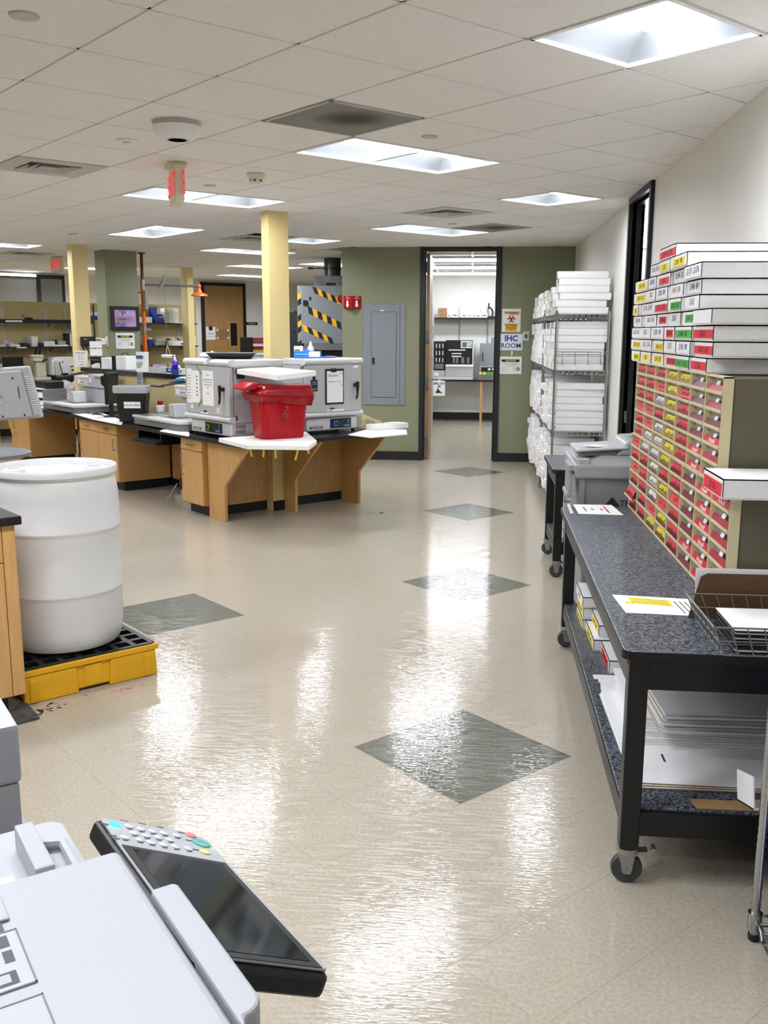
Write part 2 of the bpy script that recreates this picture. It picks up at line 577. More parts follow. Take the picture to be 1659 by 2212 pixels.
for L_ in LIGHTS: make_light(*L_)
OFFN = ['over the copier', 'left of the copier', 'behind the camera by the right wall', 'at the near end of the room', 'right behind the camera, added as foreground fill', 'over the left bench row', 'over the near left bench', 'in the left aisle', 'over the far left aisle']
for k, L_ in enumerate(OFF): make_light(*L_, 'recessed ceiling light out of the picture ' + OFFN[k])

m_vent = mat('vent_white', '#b9b8b3', 0.4)
m_vent_dark = mat('duct_dark', '#222326', 0.7)


def make_vent(i0, i1, j0, j1, label):
    c = gp((i0 + i1) / 2, (j0 + j1) / 2)
    t = thing('ceiling_vent', label, 'vent', (c.x, c.y, CZ), PI / 4, 'supply air diffusers in the ceiling')
    a = CT / 2 - 0.01
    p = MB(); q_ = 0.17
    for (x0, x1, y0, y1) in ((-a, a, -a, -q_), (-a, a, q_, a), (-a, -q_, -q_, q_), (q_, a, -q_, q_)): p.box(x0, x1, y0, y1, -0.008, 0.0)
    p.build('face_panel', m_vent, t)
    MB().box(-q_, q_, -q_, q_, 0.03, 0.04).build('duct_throat', m_vent_dark, t)
    for r in (0.16, 0.115, 0.07):
        v = MB()
        o_, i_ = r, r - 0.033
        for s in (-1, 1):
            v._add([(-o_, s * o_, -0.012), (o_, s * o_, -0.012), (i_, s * i_, 0.02), (-i_, s * i_, 0.02)], [(0, 1, 2, 3)])
            v._add([(s * o_, -o_, -0.012), (s * o_, o_, -0.012), (s * i_, i_, 0.02), (s * i_, -i_, 0.02)], [(0, 1, 2, 3)])
        v.build('vent_blade', m_vent, t)
    return t


for V_ in VENTS: make_vent(*V_)
m_grille = mat('return_grille', '#8b8984', 0.6)
nt = m_grille.node_tree; bs = nt.nodes['Principled BSDF']
tc = nt.nodes.new('ShaderNodeTexCoord'); gr = nt.nodes.new('ShaderNodeTexGradient'); gr.gradient_type = 'SPHERICAL'
mp = nt.nodes.new('ShaderNodeMapping'); mp.inputs['Scale'].default_value = (4.4, 4.4, 4.4); mp.inputs['Location'].default_value = (-0.1, 0.2, 0)
nz = nt.nodes.new('ShaderNodeTexNoise'); nz.inputs['Scale'].default_value = 30
mx = nt.nodes.new('ShaderNodeMath'); mx.operation = 'MULTIPLY_ADD'; mx.inputs[1].default_value = 0.25
cr = nt.nodes.new('ShaderNodeValToRGB'); cr.color_ramp.elements[0].color = srgb('#97958f'); cr.color_ramp.elements[1].color = srgb('#4a443c'); cr.color_ramp.elements[0].position = 0.2; cr.color_ramp.elements[1].position = 0.8
nt.links.new(tc.outputs['Object'], mp.inputs['Vector']); nt.links.new(mp.outputs['Vector'], gr.inputs['Vector'])
nt.links.new(tc.outputs['Object'], nz.inputs['Vector']); nt.links.new(nz.outputs['Fac'], mx.inputs[0]); nt.links.new(gr.outputs['Fac'], mx.inputs[2])
nt.links.new(mx.outputs[0], cr.inputs['Fac']); nt.links.new(cr.outputs['Color'], bs.inputs['Base Color'])
for (i0, i1, j0, j1, label) in GRILLES:
    c = gp((i0 + i1) / 2, (j0 + j1) / 2)
    t = thing('return_grille', label, 'vent', (c.x, c.y, CZ), PI / 4, 'perforated return grilles')
    a = CT / 2 - 0.01
    fr = MB()
    for (x0, x1, y0, y1) in ((-a, a, -a, -a + .015), (-a, a, a - .015, a), (-a, -a + .015, -a, a), (a - .015, a, -a, a)): fr.box(x0, x1, y0, y1, -0.009, 0.0)
    fr.build('grille_frame', m_vent, t)
    sl = MB(); n = 44
    for k in range(n):
        x = -a + 0.02 + (2 * a - 0.04) * k / (n - 1)
        sl.box(x - 0.0042, x + 0.0042, -a + .015, a - .015, -0.006, -0.002)
    tag(sl.build('grille_slats', m_grille, t), kind='stuff')
    MB().box(-a + .015, a - .015, -a + .015, a - .015, 0.0, 0.004).build('grille_backing', mat('grille_back', '#3b3833', 0.8), t)

# small round ceiling things
def disc(px, py, r, hgt, label, name='sprinkler_cover', cat='ceiling disc', m=m_vent):
    p = at(px, py, z=CZ)
    t = thing(name, label, cat, (p.x, p.y, CZ))
    MB().lathe([(r * 0.96, -hgt), (r, -hgt * 0.5), (r, -0.0045)], 24).build('cover', m, t, smooth=True)
    return t


disc(52, 30, 0.052, 0.010, 'flat round sprinkler cover at the top left corner')
disc(928, 293, 0.046, 0.010, 'flat round sprinkler cover beside the dusty grille')
disc(453, 399, 0.046, 0.010, 'flat round sprinkler cover left of the smoke detector')
disc(977, 482, 0.046, 0.012, 'flat round sprinkler cover near the olive wall light')
disc(157, 504, 0.05, 0.012, 'flat round sprinkler cover above the middle yellow column')
disc(634, 538, 0.05, 0.012, 'flat round sprinkler cover right of the front yellow column')
d = disc(274, 301, 0.062, 0.014, 'low white sensor disc beside the wifi dome', 'ceiling_sensor', 'sensor', m_white)
MB().box(-0.02, 0.02, -0.012, 0.012, -0.018, -0.012).build('sensor_window', m_grey_lt, d)
p = at(382, 262, z=CZ)
t = thing('wifi_dome', 'large white dome speaker unit hanging from the ceiling', 'ceiling dome', (p.x, p.y, CZ))
MB().lathe([(0.06, -0.092), (0.085, -0.088), (0.112, -0.062), (0.128, -0.03)], 40).build('dome', m_white, t, smooth=True)
MB().lathe([(0.128, -0.03), (0.124, -0.022), (0.120, -0.0045)], 40).build('mounting_ring', m_vent, t, smooth=True)
for r in (0.054, 0.044, 0.034, 0.024): MB().lathe([(r, -0.0935), (r + 0.004, -0.0935), (r + 0.004, -0.092), (r, -0.092)], 32).build('sound_ring', m_grey_lt, t)
p = at(553, 374, z=CZ)
t = thing('smoke_detector', 'cream smoke detector on the ceiling beside the exit sign', 'smoke detector', (p.x, p.y, CZ))
m_cream = mat('cream_plastic', '#d9d2bb', 0.5)
MB().lathe([(0.062, -0.0045), (0.066, -0.012), (0.06, -0.03), (0.048, -0.04)], 28).build('detector_base', m_cream, t, smooth=True)
MB().lathe([(0.036, -0.066), (0.042, -0.06), (0.044, -0.04)], 24).build('sensing_head', m_cream, t, smooth=True)
for k in range(6):
    an = k * PI / 3
    MB().box(-0.006, 0.006, 0.040, 0.0445, -0.058, -0.044).build('sensor_slot', m_black, t, rz=an)


def exit_sign(px, py, label, drop, hgt, wid, face_right, rz):
    p = at(px, py, z=CZ)
    t = thing('exit_sign', label, 'exit sign', (p.x, p.y, CZ), rz, 'hanging exit signs')
    MB().box(-0.06, 0.06, -0.10, 0.10, -0.03, -0.0045).build('canopy', m_cream, t, bevel=0.004)
    MB().box(-0.028, 0.028, -wid / 2, wid / 2, -0.03 - hgt, -0.03).build('housing', m_cream, t, bevel=0.004)
    for s in (-1, 1):
        MB().box(s * 0.0285, s * 0.031, -wid / 2 + .012, wid / 2 - .012, -0.03 - hgt + .012, -0.042).build('sign_face', m_white, t)
        txt(t, 'EXIT', hgt * 0.86, mat('exit_red', '#e0202c', 0.5, emit=0.35), (s * 0.032, 0, -0.03 - hgt / 2), (0, s, 0), (0, 0, 1), bold=0.004)
    return t


exit_sign(379, 353, 'hanging red lettered exit sign near the ceiling centre', 0, 0.23, 0.33, 1, math.radians(24))
exit_sign(122, 553, 'small far exit sign beside the middle yellow column', 0, 0.20, 0.33, 1, math.radians(45))

# ---------------------------------------------------------------- walls
def wallbox(name, b, m):
    return tag(MB().box(*b).build(name, m), kind='structure')


DY0, DY1, DTOP = 7.24, 8.12, 2.69       # doorway in the right wall
wr = MB(); wr.box(WX, WX + .09, -3.0, DY0, 0, CZ + .1); wr.box(WX, WX + .09, DY1, IHY, 0, CZ + .1); wr.box(WX, WX + .09, DY0, DY1, DTOP, CZ + .1)
tag(wr.build('wall_right', m_white_wall), kind='structure')
GX0, GX1, GTOP = -0.635, 0.295, 2.695    # doorway in the olive wall
wf = MB(); wf.box(-1.70, GX0, GY, GY + .14, 0, CZ + .1); wf.box(GX1, WX, GY, GY + .14, 0, CZ + .1); wf.box(GX0, GX1, GY, GY + .14, GTOP, CZ + .1)
tag(wf.build('wall_far', m_green_wall), kind='structure')
wallbox('wall_near', (-11.6, WX + .14, -3.14, -3.0, 0, CZ + .16), m_white_wall)
wallbox('wall_left', (-11.64, -11.5, -3.0, 16, 0, CZ + .16), m_tan_wall)
# back wall, square to the benches: y - x = 25.7
bw = MB(); bw.m = Matrix.Translation((-8.0, 17.7, 0)) @ Matrix.Rotation(PI / 4, 4, 'Z')
bw.box(-6.0, 9.2, 0, 0.14, 0, CZ + .1)
tag(bw.build('wall_back', m_white_wall), kind='structure')
wallbox('wall_corridor', (-1.70, -1.60, GY + .14, IHY + .1, 0, CZ + .1), m_green_wall)

# olive wall skirting and right wall skirting
bb = MB(); bb.box(-1.70, GX0 - .05, GY - .012, GY, 0, 0.115); bb.box(GX1 + .05, WX, GY - .012, GY, 0, 0.115)
tag(bb.build('baseboard_far', m_black_trim), kind='structure')
bb = MB(); bb.box(WX - .012, WX, -3, DY0 - .05, 0, .115); bb.box(WX - .012, WX, DY1 + .05, GY, 0, .115)
tag(bb.build('baseboard_right', m_black_trim), kind='structure')

# doorway of the far room: black steel frame, wooden leaf swung open into the room
d1 = MB()
d1.box(GX0 - .055, GX0, GY - .02, GY + .16, 0, GTOP + .05); d1.box(GX1, GX1 + .055, GY - .02, GY + .16, 0, GTOP + .05); d1.box(GX0, GX1, GY - .02, GY + .16, GTOP, GTOP + .05)
d1.box(GX0, GX0 + .018, GY + .06, GY + .16, 0, GTOP); d1.box(GX1 - .018, GX1, GY + .06, GY + .16, 0, GTOP)
door1 = tag(d1.build('door_1', m_black_trim), kind='structure')
MB().box(GX0 + .022, GX0 + .062, GY + .17, GY + 1.06, 0.012, GTOP - .02).build('door_leaf', m_wood_door, door1)
for z in (0.22, 1.02, 1.62, 2.5):
    MB().box(GX0 + .018, GX0 + .066, GY + .12, GY + .172, z - .07, z + .07).build('hinge', m_grey_dk, door1)
lv = MB(); lv.cyl((GX0 + .062, GY + 0.99, 1.02), (GX0 + .115, GY + .99, 1.02), .011); lv.tube([(GX0 + .112, GY + .99, 1.02), (GX0 + .112, GY + .89, 1.015)], .010)
lv.cyl((GX0 + .062, GY + .99, 1.02), (GX0 + .068, GY + .99, 1.02), .03, 16)
lv.build('lever_handle', m_steel, door1, smooth=True)
# doorway in the right wall
d2 = MB()
d2.box(WX - .03, WX + .095, DY0 - .055, DY0, 0, CZ - .005); d2.box(WX - .03, WX + .095, DY1, DY1 + .055, 0, CZ - .005); d2.box(WX - .03, WX + .095, DY0, DY1, DTOP, CZ - .005)
d2.box(WX + .03, WX + .07, DY0, DY0 + .016, 0, DTOP); d2.box(WX + .03, WX + .07, DY1 - .016, DY1, 0, DTOP); d2.box(WX + .03, WX + .07, DY0, DY1, DTOP - .016, DTOP)
door2 = tag(d2.build('door_2', m_black_trim), kind='structure')
MB().box(WX + .012, WX + .03, DY1 - .006, DY1 - .001, .93, 1.03).build('strike_plate', m_steel, door2)
# side room behind it
sr = MB(); sr.box(WX + .09, WX + 2.9, DY1 + 1.6, DY1 + 1.7, 0, CZ); sr.box(WX + 2.8, WX + 2.9, DY0 - 1.2, DY1 + 1.6, 0, CZ); sr.box(WX + .14, WX + 2.9, DY0 - 1.3, DY0 - 1.2, 0, CZ)
sr.box(WX + .14, WX + 2.9, DY0 - 1.3, DY1 + 1.7, CZ, CZ + .05)
tag(sr.build('wall_side_room', m_white_wall), kind='structure')
t = thing('wall_lamp', 'bright light seen through the black framed right doorway', 'light', (WX + 0.62, DY1 + 1.59, 2.52))
MB().box(-.45, .45, -.05, 0, -.04, .09).build('lamp_housing', m_white, t)
MB().box(-.43, .43, -.10, -.051, -.03, .08).build('lamp_tube', m_lens, t)

# the far room (square to the olive wall)
rb = MB(); rb.box(-1.60, WX, IHY, IHY + .1, 0, CZ + .1)
tag(rb.build('wall_far_room', m_white_wall), kind='structure')
bb = MB(); bb.box(-1.60, WX, IHY - .015, IHY, 0, .14)
tag(bb.build('baseboard_far_room', m_black_trim), kind='structure')
m_ceil2 = mat('far_room_ceiling', '#c9c8c2', 0.9)
ceil2 = tag(MB().box(-1.70, WX, GY + .14, IHY, CZ - .0, CZ + .04).build('ceiling_far_room', m_ceil2), kind='structure')
g2 = MB()
for y in (13.6, 14.82, 16.04, 17.26): g2.box(-1.7, WX, y - .014, y + .014, CZ - .012, CZ)
for x in (-1.25, -.64, -.03, .58): g2.box(x - .014, x + .014, GY + .14, IHY, CZ - .012, CZ)
tag(g2.build('ceiling_grid_far_room', m_white), kind='structure')
for k, y in enumerate((14.2, 15.9, 17.5)):
    t = thing('strip_light', ['first', 'second', 'third'][k] + ' bright strip light on the ceiling of the far room', 'light', (-.15, y, CZ - .012), 0, 'strip lights of the far room')
    MB().box(-1.0, 1.3, -.10, .10, -.02, 0).build('frame', m_white, t)
    MB().box(-.98, 1.28, -.085, .085, -.045, -.02).build('diffuser', m_lens_far, t)
# yellow half wall behind the left benches, y - x = 22.1
hw = MB(); hw.m = Matrix.Translation((-7.48, 14.62, 0)) @ Matrix.Rotation(PI / 4, 4, 'Z')
hw.box(-3.5, 3.52, 0, .14, 0, 2.13)
tag(hw.build('wall_half', m_tan_wall), kind='structure')
hb = MB(); hb.m = hw.m; hb.box(-3.5, 3.52, -.012, 0, 0, .115)
tag(hb.build('baseboard_half_wall', m_black_trim), kind='structure')


def column(name, corner, wl, wr_, m, z1=CZ):
    """corner nearest the camera; left face along (-1,1), right face along (1,1)"""
    c = MB(); c.m = Matrix.Translation((corner[0], corner[1], 0)) @ Matrix.Rotation(PI / 4, 4, 'Z')
    c.box(0, wr_, 0, wl, 0, z1 + .05)
    return tag(c.build(name, m), kind='structure')



# ================================================================ RIGHT SIDE: carts, drawer cabinets, slide boxes, bin
def caster(parent, x, y, r=0.048, rot=0.0, top=0.12, brake=True):
    c = thing('caster', None, None, (x, y, 0), rot); c.parent = parent
    w = MB(); w.m = Matrix.Translation((0, -0.018, r))
    w.lathe([(r * .8, -.013), (r * .97, -.012), (r, -.006), (r, .006), (r * .97, .012), (r * .8, .013)], 28)
    w2 = MB()
    rm = Matrix.Translation((0, -0.022, r)) @ Matrix.Rotation(PI / 2, 4, 'X')
    w2.m = rm; w2.lathe([(r * .62, -.0135), (r * .93, -.0135), (r, -.007), (r, .007), (r * .93, .0135), (r * .62, .0135)], 28)
    w2.build('tyre', mat('grey_rubber', '#3b3e42', 0.6), c, smooth=True)
    hb = MB(); hb.m = rm; hb.lathe([(r * .12, -.016), (r * .55, -.012), (r * .62, -.013), (r * .62, .013), (r * .55, .012), (r * .12, .016)], 24)
    hb.build('hub', m_grey_dk, c, smooth=True)
    f = MB()
    for s in (-1, 1):
        f.prism([(-.036, top - .012), (.032, top - .012), (.012, r - .014), (-.008, r - .014)], 'y', s * .017 - .0015, s * .017 + .0015)
    f.m = Matrix.Translation((0, -.022, 0)); f2 = MB(); f2.m = Matrix.Translation((0, -.022, 0))
    for s in (-1, 1):
        f2.prism([(-.030, top - .016), (.024, top - .016), (.012, r - .014), (-.010, r - .014)], 'y', s * .019 - .0015, s * .019 + .0015)
    f2.cyl((0, -.024, r), (0, .024, r), .006, 10)
    f2.cyl((0, .0, top - .018), (0, .0, top), .034, 20)
    f2.build('fork', m_zinc, c)
    if brake:
        b = MB(); b.m = Matrix.Translation((0, -.022, 0))
        b.prism([(.02, top - .028), (.07, top - .016), (.085, top - .002), (.078, top + .004), (.06, top - .008), (.02, top - .014)], 'y', -.016, .016)
        b.build('brake_lever', m_zinc, c)
    return c


def cart(label, loc, rz, w, l, mids=()):
    t = thing('rolling_table', label, 'table', loc, rz)
    # rounded corner top
    rr = 0.03
    poly = []
    for cx, cy, a0 in ((w - rr, rr, -90), (w - rr, l - rr, 0), (rr, l - rr, 90), (rr, rr, 180)):
        for k in range(5):
            an = math.radians(a0 + 90 * k / 4); poly.append((cx + rr * math.cos(an), cy + rr * math.sin(an)))
    MB().prism(poly, 'z', 0.734, 0.762).build('table_top', m_speck, t, bevel=0.004)
    e = MB()
    n = len(poly)
    for i in range(n):
        p, q = Vector(poly[i]), Vector(poly[(i + 1) % n]); d = (q - p).normalized(); nn = Vector((d.y, -d.x)) * 0.004
        e.prism([tuple(p), tuple(p + nn), tuple(q + nn), tuple(q)], 'z', 0.735, 0.7605)
    e.build('edge_band', m_black, t)
    L = 0.058; ins = 0.02
    MB().box(ins + .004, ins + .024, ins + L, l - ins - L, .637, .733).build('apron', m_galv if False else mat('apron_grey', '#4d4c48', .45, metal=.3), t)
    MB().box(w - ins - .024, w - ins - .004, ins + L, l - ins - L, .637, .733).build('apron', m_black, t)
    for y in (ins + .004, l - ins - .024): MB().box(ins + L, w - ins - L, y, y + .02, .637, .733).build('apron', m_black, t)
    for (x, y) in ((ins, ins), (w - ins - L, ins), (ins, l - ins - L), (w - ins - L, l - ins - L)):
        g = MB(); g.box(x, x + L, y, y + L, .12, .734)
        g.build('leg', m_black, t, bevel=.004)
        caster(t, x + L / 2, y + L / 2 + .022, rot=random.uniform(-.15, .2))
    MB().box(ins + .01, w - ins - .01, ins + .03, l - ins - .03, .222, .247).build('lower_shelf', m_speck, t, bevel=.003)
    for y in (ins + .012, l - ins - .03): MB().box(ins + L, w - ins - L, y, y + .018, .163, .240).build('shelf_rail', m_black, t)
    for x in (ins + .006, w - ins - .022): MB().box(x, x + .016, ins + L, l - ins - L, .175, .240).build('shelf_rail', m_black, t)
    b = MB()
    for y in (ins + .03, l - ins - .03):
        for z in (.66, .71): b.cyl((ins - .0035, y, z), (ins + .002, y, z), .006, 8)
    b.build('bolt', m_zinc, t)
    return t


cart('near rolling table with dark speckled top carrying the drawer cabinets', (0.458, 2.69, 0), math.radians(-0.7), 0.77, 2.34)
cart('short rolling table with speckled top behind the grey lidded bin', (0.56, 6.44, 0), 0, 0.69, 0.80)

# ---- slide drawer cabinets -------------------------------------------------
FX = 0.843
UP_Z, MID_Z, LOW_Z = 1.527, 1.157, 0.763
me_lattice = {}
m_clear = mat('grey_clear_plastic', '#a9a7a2', 0.25)
m_slip = mat('slide_stack_red', '#a02436', 0.35)
m_slip2 = mat('slide_stack_dark', '#6e1a26', 0.35)
m_slip3 = mat('slide_stack_bright', '#c41f30', 0.35)
m_pinkred = mat('red_label', '#e23a44', 0.6)
SCRIB = {}


def scribble(parent, idx, size, m, pos, right, up, sx=1.0, name='handwriting'):
    """handwritten number ranges; a few shared text curves"""
    texts = ['23-594 - 23-599', '22-771 - 22-776', '24-118 - 24-125', '23-352', '22-903 - 909', '24-017 - 024', '23-480 - 487', '22-655']
    k = (idx % len(texts), m.name, round(size, 4))
    if k not in SCRIB:
        o = txt(parent, texts[k[0]], size, m, pos, right, up, name, sx=sx, shear=.2, bold=-.0004)
        SCRIB[k] = o.data
        return o
    return txt(parent, '', size, m, pos, right, up, name, sx=sx, data=SCRIB[k])


def drawer_cabinet(label, y_far, y_near, z0, z1, cols, rows, colors, end_strip):
    """front looks along -x; columns run from far to near"""
    wid = y_far - y_near
    t = thing('drawer_cabinet', label, 'drawer cabinet', (FX, y_near, z0), 0)
    H = z1 - z0
    s = MB(); s.box(.036, .40, .004, wid - .004, .004, H - .004)
    s.build('housing', m_olive_steel, t, bevel=.004)
    cw, rh = wid / cols, H / rows
    fr = MB()
    fr.box(0, .036, 0, wid, 0, .006); fr.box(0, .036, 0, wid, H - .005, H)
    for c in range(cols + 1):
        y = c * cw; y0 = max(0, y - .0045); y1 = min(wid, y + .0045)
        fr.box(.001, .036, y0, y1, 0, H)
    for r in range(1, rows): fr.box(.0005, .035, .004, wid - .004, r * rh - .002, r * rh + .002)
    fr.build('front_frame', m_beige, t)
    for r in range(rows):
        for c in range(cols):
            k = colors[r][c]
            ya = wid - (c + 1) * cw + .006; yb = wid - c * cw - .006
            za = H - (r + 1) * rh + .003; hh = rh - .006
            out = -.006 if (r, c) in ((4, 0),) and rows == 6 and k == 'O' else 0
            if k == 'O': k = 'R'; out = -.022
            d = MB(); d.box(.026 + out, .034, ya, yb, za, za + hh); d.box(out, .026, ya, yb, za, za + .0045)
            dr = d.build('drawer', m_clear, t)
            lip = MB(); lip.box(out - .002, out + .004, ya, yb, za - .001, za + .007)
            lip.build('drawer_lip', m_beige, dr)

            def card(u0, u1, f0, f1, m, nm):
                # sloping card: bottom at the lip, top against the clear front
                b_, tp = za + .006 + (hh - .008) * f0, za + .006 + (hh - .008) * f1
                xb, xt = out + .002 + .020 * f0, out + .002 + .020 * f1
                y0_, y1_ = ya + (yb - ya) * u0, ya + (yb - ya) * u1
                q = MB(); q._add([(xb, y0_, b_), (xb, y1_, b_), (xt, y1_, tp), (xt, y0_, tp), (xb + .002, y0_, b_), (xb + .002, y1_, b_), (xt + .002, y1_, tp), (xt + .002, y0_, tp)],
                                 [(1, 0, 3, 2), (4, 5, 6, 7), (0, 1, 5, 4), (1, 2, 6, 5), (2, 3, 7, 6), (3, 0, 4, 7)])
                return q.build(nm, m, dr)
            if k in 'RYW':
                if k != 'R' or random.random() < .6: card(.03, .97, 0.0, .35, m_slip2, 'slide_stack')
                card(.06, .95, .10, .74, {'R': m_pinkred, 'Y': m_yel_lab, 'W': m_paper}[k], 'label_card')
                up = Vector((.020 * 1, 0, hh - .008)).normalized()
                scribble(dr, r * 3 + c, .021, m_ink, (out + .002 + .0195 * .42 - .0016, (ya + yb) / 2, za + .006 + (hh - .008) * .42), (0, -1, 0), up, sx=1.15)
            elif k in 'DPB':
                card(.02, .98, 0, .46, {'D': m_slip2, 'P': m_slip, 'B': m_slip3}[k], 'slide_stack')
                card(.40, .56, .42, .72, m_paper, 'index_tag')
                if k == 'B':
                    up = Vector((.020, 0, hh - .008)).normalized()
                    txt(dr, 'Permaslik', .022, m_ink_white, (out + .002 + .02 * .22 - .0016, (ya + yb) / 2, za + .006 + (hh - .008) * .22), (0, -1, 0), up)
    return t


U = ["RRRYYDP", "RRRYRDP", "RRWYRDD", "RRRYRDB", "RRWYRBP", "RWWYRBB"]
Lw = ["RWWYRDBB", "RRWRRDBP", "RRWYRDBP", "RRWRRDBP", "ORRYRBBB", "RRYYRDBB"]
yU = [5.02 - k * .2443 for k in range(8)]
yL = [5.085 - k * .2456 for k in range(9)]
for (a, b, nm) in ((0, 3, 'far'), (3, 5, 'middle'), (5, 7, 'near')):
    drawer_cabinet(f'{nm} beige slide drawer cabinet of the upper row under the boxes', yU[a], yU[b], MID_Z, UP_Z, b - a, 6, [r[a:b] for r in U], 0)
for (a, b, nm) in ((0, 3, 'far'), (3, 5, 'middle'), (5, 8, 'near')):
    drawer_cabinet(f'{nm} beige slide drawer cabinet of the lower row on the speckled table', yL[a], yL[b], LOW_Z, MID_Z, b - a, 6, [r[a:b] for r in Lw], 0)

# ---- white slide boxes on the cabinets --------------------------------------
BOXROWS = {1: [(415, 580, 'R')], 2: [(330, 440, 'w'), (440, 555, 'Y'), (560, 745, 'Y')],
           3: [(200, 335, 'Y'), (335, 425, 'w'), (425, 560, 'R'), (570, 720, 'w'), (720, 910, 'w')],
           4: [(175, 320, 'Y'), (320, 415, 'w'), (415, 545, 'w'), (555, 705, 'w'), (725, 885, 'w')],
           5: [(190, 250, 'Y'), (250, 375, 'w'), (375, 548, 'R'), (565, 710, 'G'), (715, 875, 'w')],
           6: [(180, 270, 'w'), (285, 415, 'w'), (425, 545, 'R'), (545, 685, 'w'), (690, 872, 'G'), (877, 1090, 'n')],
           7: [(175, 268, 'w'), (270, 393, 'w'), (395, 537, 'w'), (545, 658, 'R'), (660, 843, 'G'), (850, 1075, 'R')],
           8: [(175, 295, 'Y'), (300, 413, 'w'), (415, 525, 'Y'), (535, 670, 'w'), (675, 835, 'w'), (865, 1070, 'R')],
           9: [(180, 275, 'Y'), (285, 398, 'Y'), (400, 525, 'Y'), (530, 670, 'R'), (680, 835, 'G'), (850, 1025, 'R')]}
CNAME = {'R': 'red', 'Y': 'yellow', 'G': 'green', 'w': 'handwritten', 'n': 'blank'}
LABM = {'R': m_red_lab, 'Y': m_yel_lab, 'G': m_grn_lab}


def slide_box(label, group, y_far, y_near, z, kind, x0=FX, length=.39, height=.0555, idx=0, yaw=0.0, lab=None):
    """long white carton; its end looks along -x"""
    wid = y_far - y_near
    t = thing('slide_box', label, 'box', (x0, (y_far + y_near) / 2, z), yaw, group)
    w = wid / 2
    MB().box(.003, length - .003, -w + .003, w - .003, 0.0, height - .003).build('carton', m_card, t)
    ld = MB(); ld.box(0, length, -w, w, height - .004, height); ld.box(0, length, -w, -w + .0025, .006, height); ld.box(0, length, w - .0025, w, .006, height); ld.box(0, .0025, -w, w, .006, height); ld.box(length - .0025, length, -w, w, .006, height)
    ld.build('lid', m_card, t)
    if kind in LABM:
        a, b, c, d = lab or random.choice([(-.8, .75, .18, .68), (-.75, .6, .2, .75), (-.95, .55, .15, .7)])
        MB().box(-.0012, 0, a * w, b * w, height * c, height * d).build('colour_label', LABM[kind], t)
        scribble(t, idx, .030, m_ink, (-.0016, (a + b) / 2 * w, height * (c + d) / 2), (0, -1, 0), (0, 0, 1), sx=min(1.0, (b - a) * w / .24))
    elif kind == 'w':
        scribble(t, idx, .034, m_ink_soft if idx % 3 else m_ink_blue, (-.0006, 0, height * .55), (0, -1, 0), (0, 0, 1), sx=wid * .85 / .26)
    return t


idx = 0
for r, row in BOXROWS.items():
    n = len(row)
    for k, (a, b, c) in enumerate(row):
        zc = 1.565 + (9 - r) * .0582
        yf = at(1330 + a / 5.027, 640, x=FX).y if False else None
        # depth of the left and right edge on the plane of the box ends
        pa = (1330 + a / 5.027); pb = (1330 + b / 5.027); v = H_PX / 2 + F_PX * 0 if False else None
        ya = at(pa, 700, x=FX).y; yb = at(pb, 700, x=FX).y
        z0 = UP_Z + (9 - r) * .0582
        labl = (-.97, .99, .18, .72) if (c == 'R' and k == n - 1 and r in (1, 7, 8, 9)) or (c == 'G' and r in (7, 9)) else None
        where = ('top' if r == 1 else ORD[r - 1])
        lbl = f'white slide box with {CNAME[c]} end, {ORD[k]} from left in {where} row above the cabinets'
        idx += 1
        slide_box(lbl, 'white slide boxes stacked on the drawer cabinets', ya - .006, yb + .006, z0, c, x0=FX + random.uniform(-.006, .012) + (.0 if c != 'n' else -.01), height=.0572, idx=idx, lab=labl)
# the single box lying on the lower cabinets
slide_box('long white slide box with red end lying on the lower cabinet ledge', None, 3.275, 3.02, MID_Z, 'R', x0=.79, length=.42, height=.066, idx=3, lab=(-.9, .9, .1, .75))

# ---- papers taped on the table, wire basket, clipboard -----------------------
zt = .7625


def flat_paper(name, label, pts, z=zt, th=.0012, m=m_paper, cat='paper'):
    """sheet lying flat: four photo corners on the plane z"""
    ps = [at(u, v, z=z) for u, v in pts]
    c = sum(ps, Vector()) / 4
    t = thing(name, label, cat, (c.x, c.y, z))
    MB().prism([(p.x - c.x, p.y - c.y) for p in ps], 'z', 0, th).build('sheet', m, t)
    return t, [p - c for p in ps]


t, ps = flat_paper('taped_notice', 'white red-lettered notice taped at the far table corner', [(1238, 1090), (1321, 1091), (1347, 1113), (1250, 1110)])
far_, near_ = (ps[0] + ps[3]) / 2, (ps[1] + ps[2]) / 2
for k, (s, wd, m, sz, body) in enumerate(((.74, 0, m_ink_red, .022, 'Immunofluorescence'), (.62, 0, m_ink_red, .022, 'Slides'), (.40, 0, m_ink_soft, .020, 'Please'), (.22, 0, m_ink_soft, .018, 'Return after use'))):
    c = far_ + (near_ - far_) * s
    txt(t, body, sz, m, (c.x, c.y, .0016), (ps[2] - ps[1]).normalized() * -1, (near_ - far_).normalized(), name='print')
t, ps = flat_paper('taped_notice', 'taped white sheet with yellow block beside the wire basket', [(1322, 1285), (1512, 1296), (1500, 1331), (1352, 1324)])
a = ps[0]; e1 = ps[1] - ps[0]; e2 = ps[3] - ps[0]
yb_ = MB(); q = [a + e1 * s + e2 * v for s, v in ((.16, .12), (.62, .16), (.60, .52), (.17, .45))]
yb_.prism([(p.x, p.y) for p in q], 'z', .0013, .0018).build('yellow_block', m_yel_lab, t)
for k in range(5):
    b0 = a + e1 * (.66 + k * .06) + e2 * .2; b1 = a + e1 * (.66 + k * .06) + e2 * .85; d = e1.normalized() * .004
    MB().prism([(b0.x, b0.y), (b0.x + d.x, b0.y + d.y), (b1.x + d.x, b1.y + d.y), (b1.x, b1.y)], 'z', .0013, .0017).build('text_line', m_ink_soft, t)
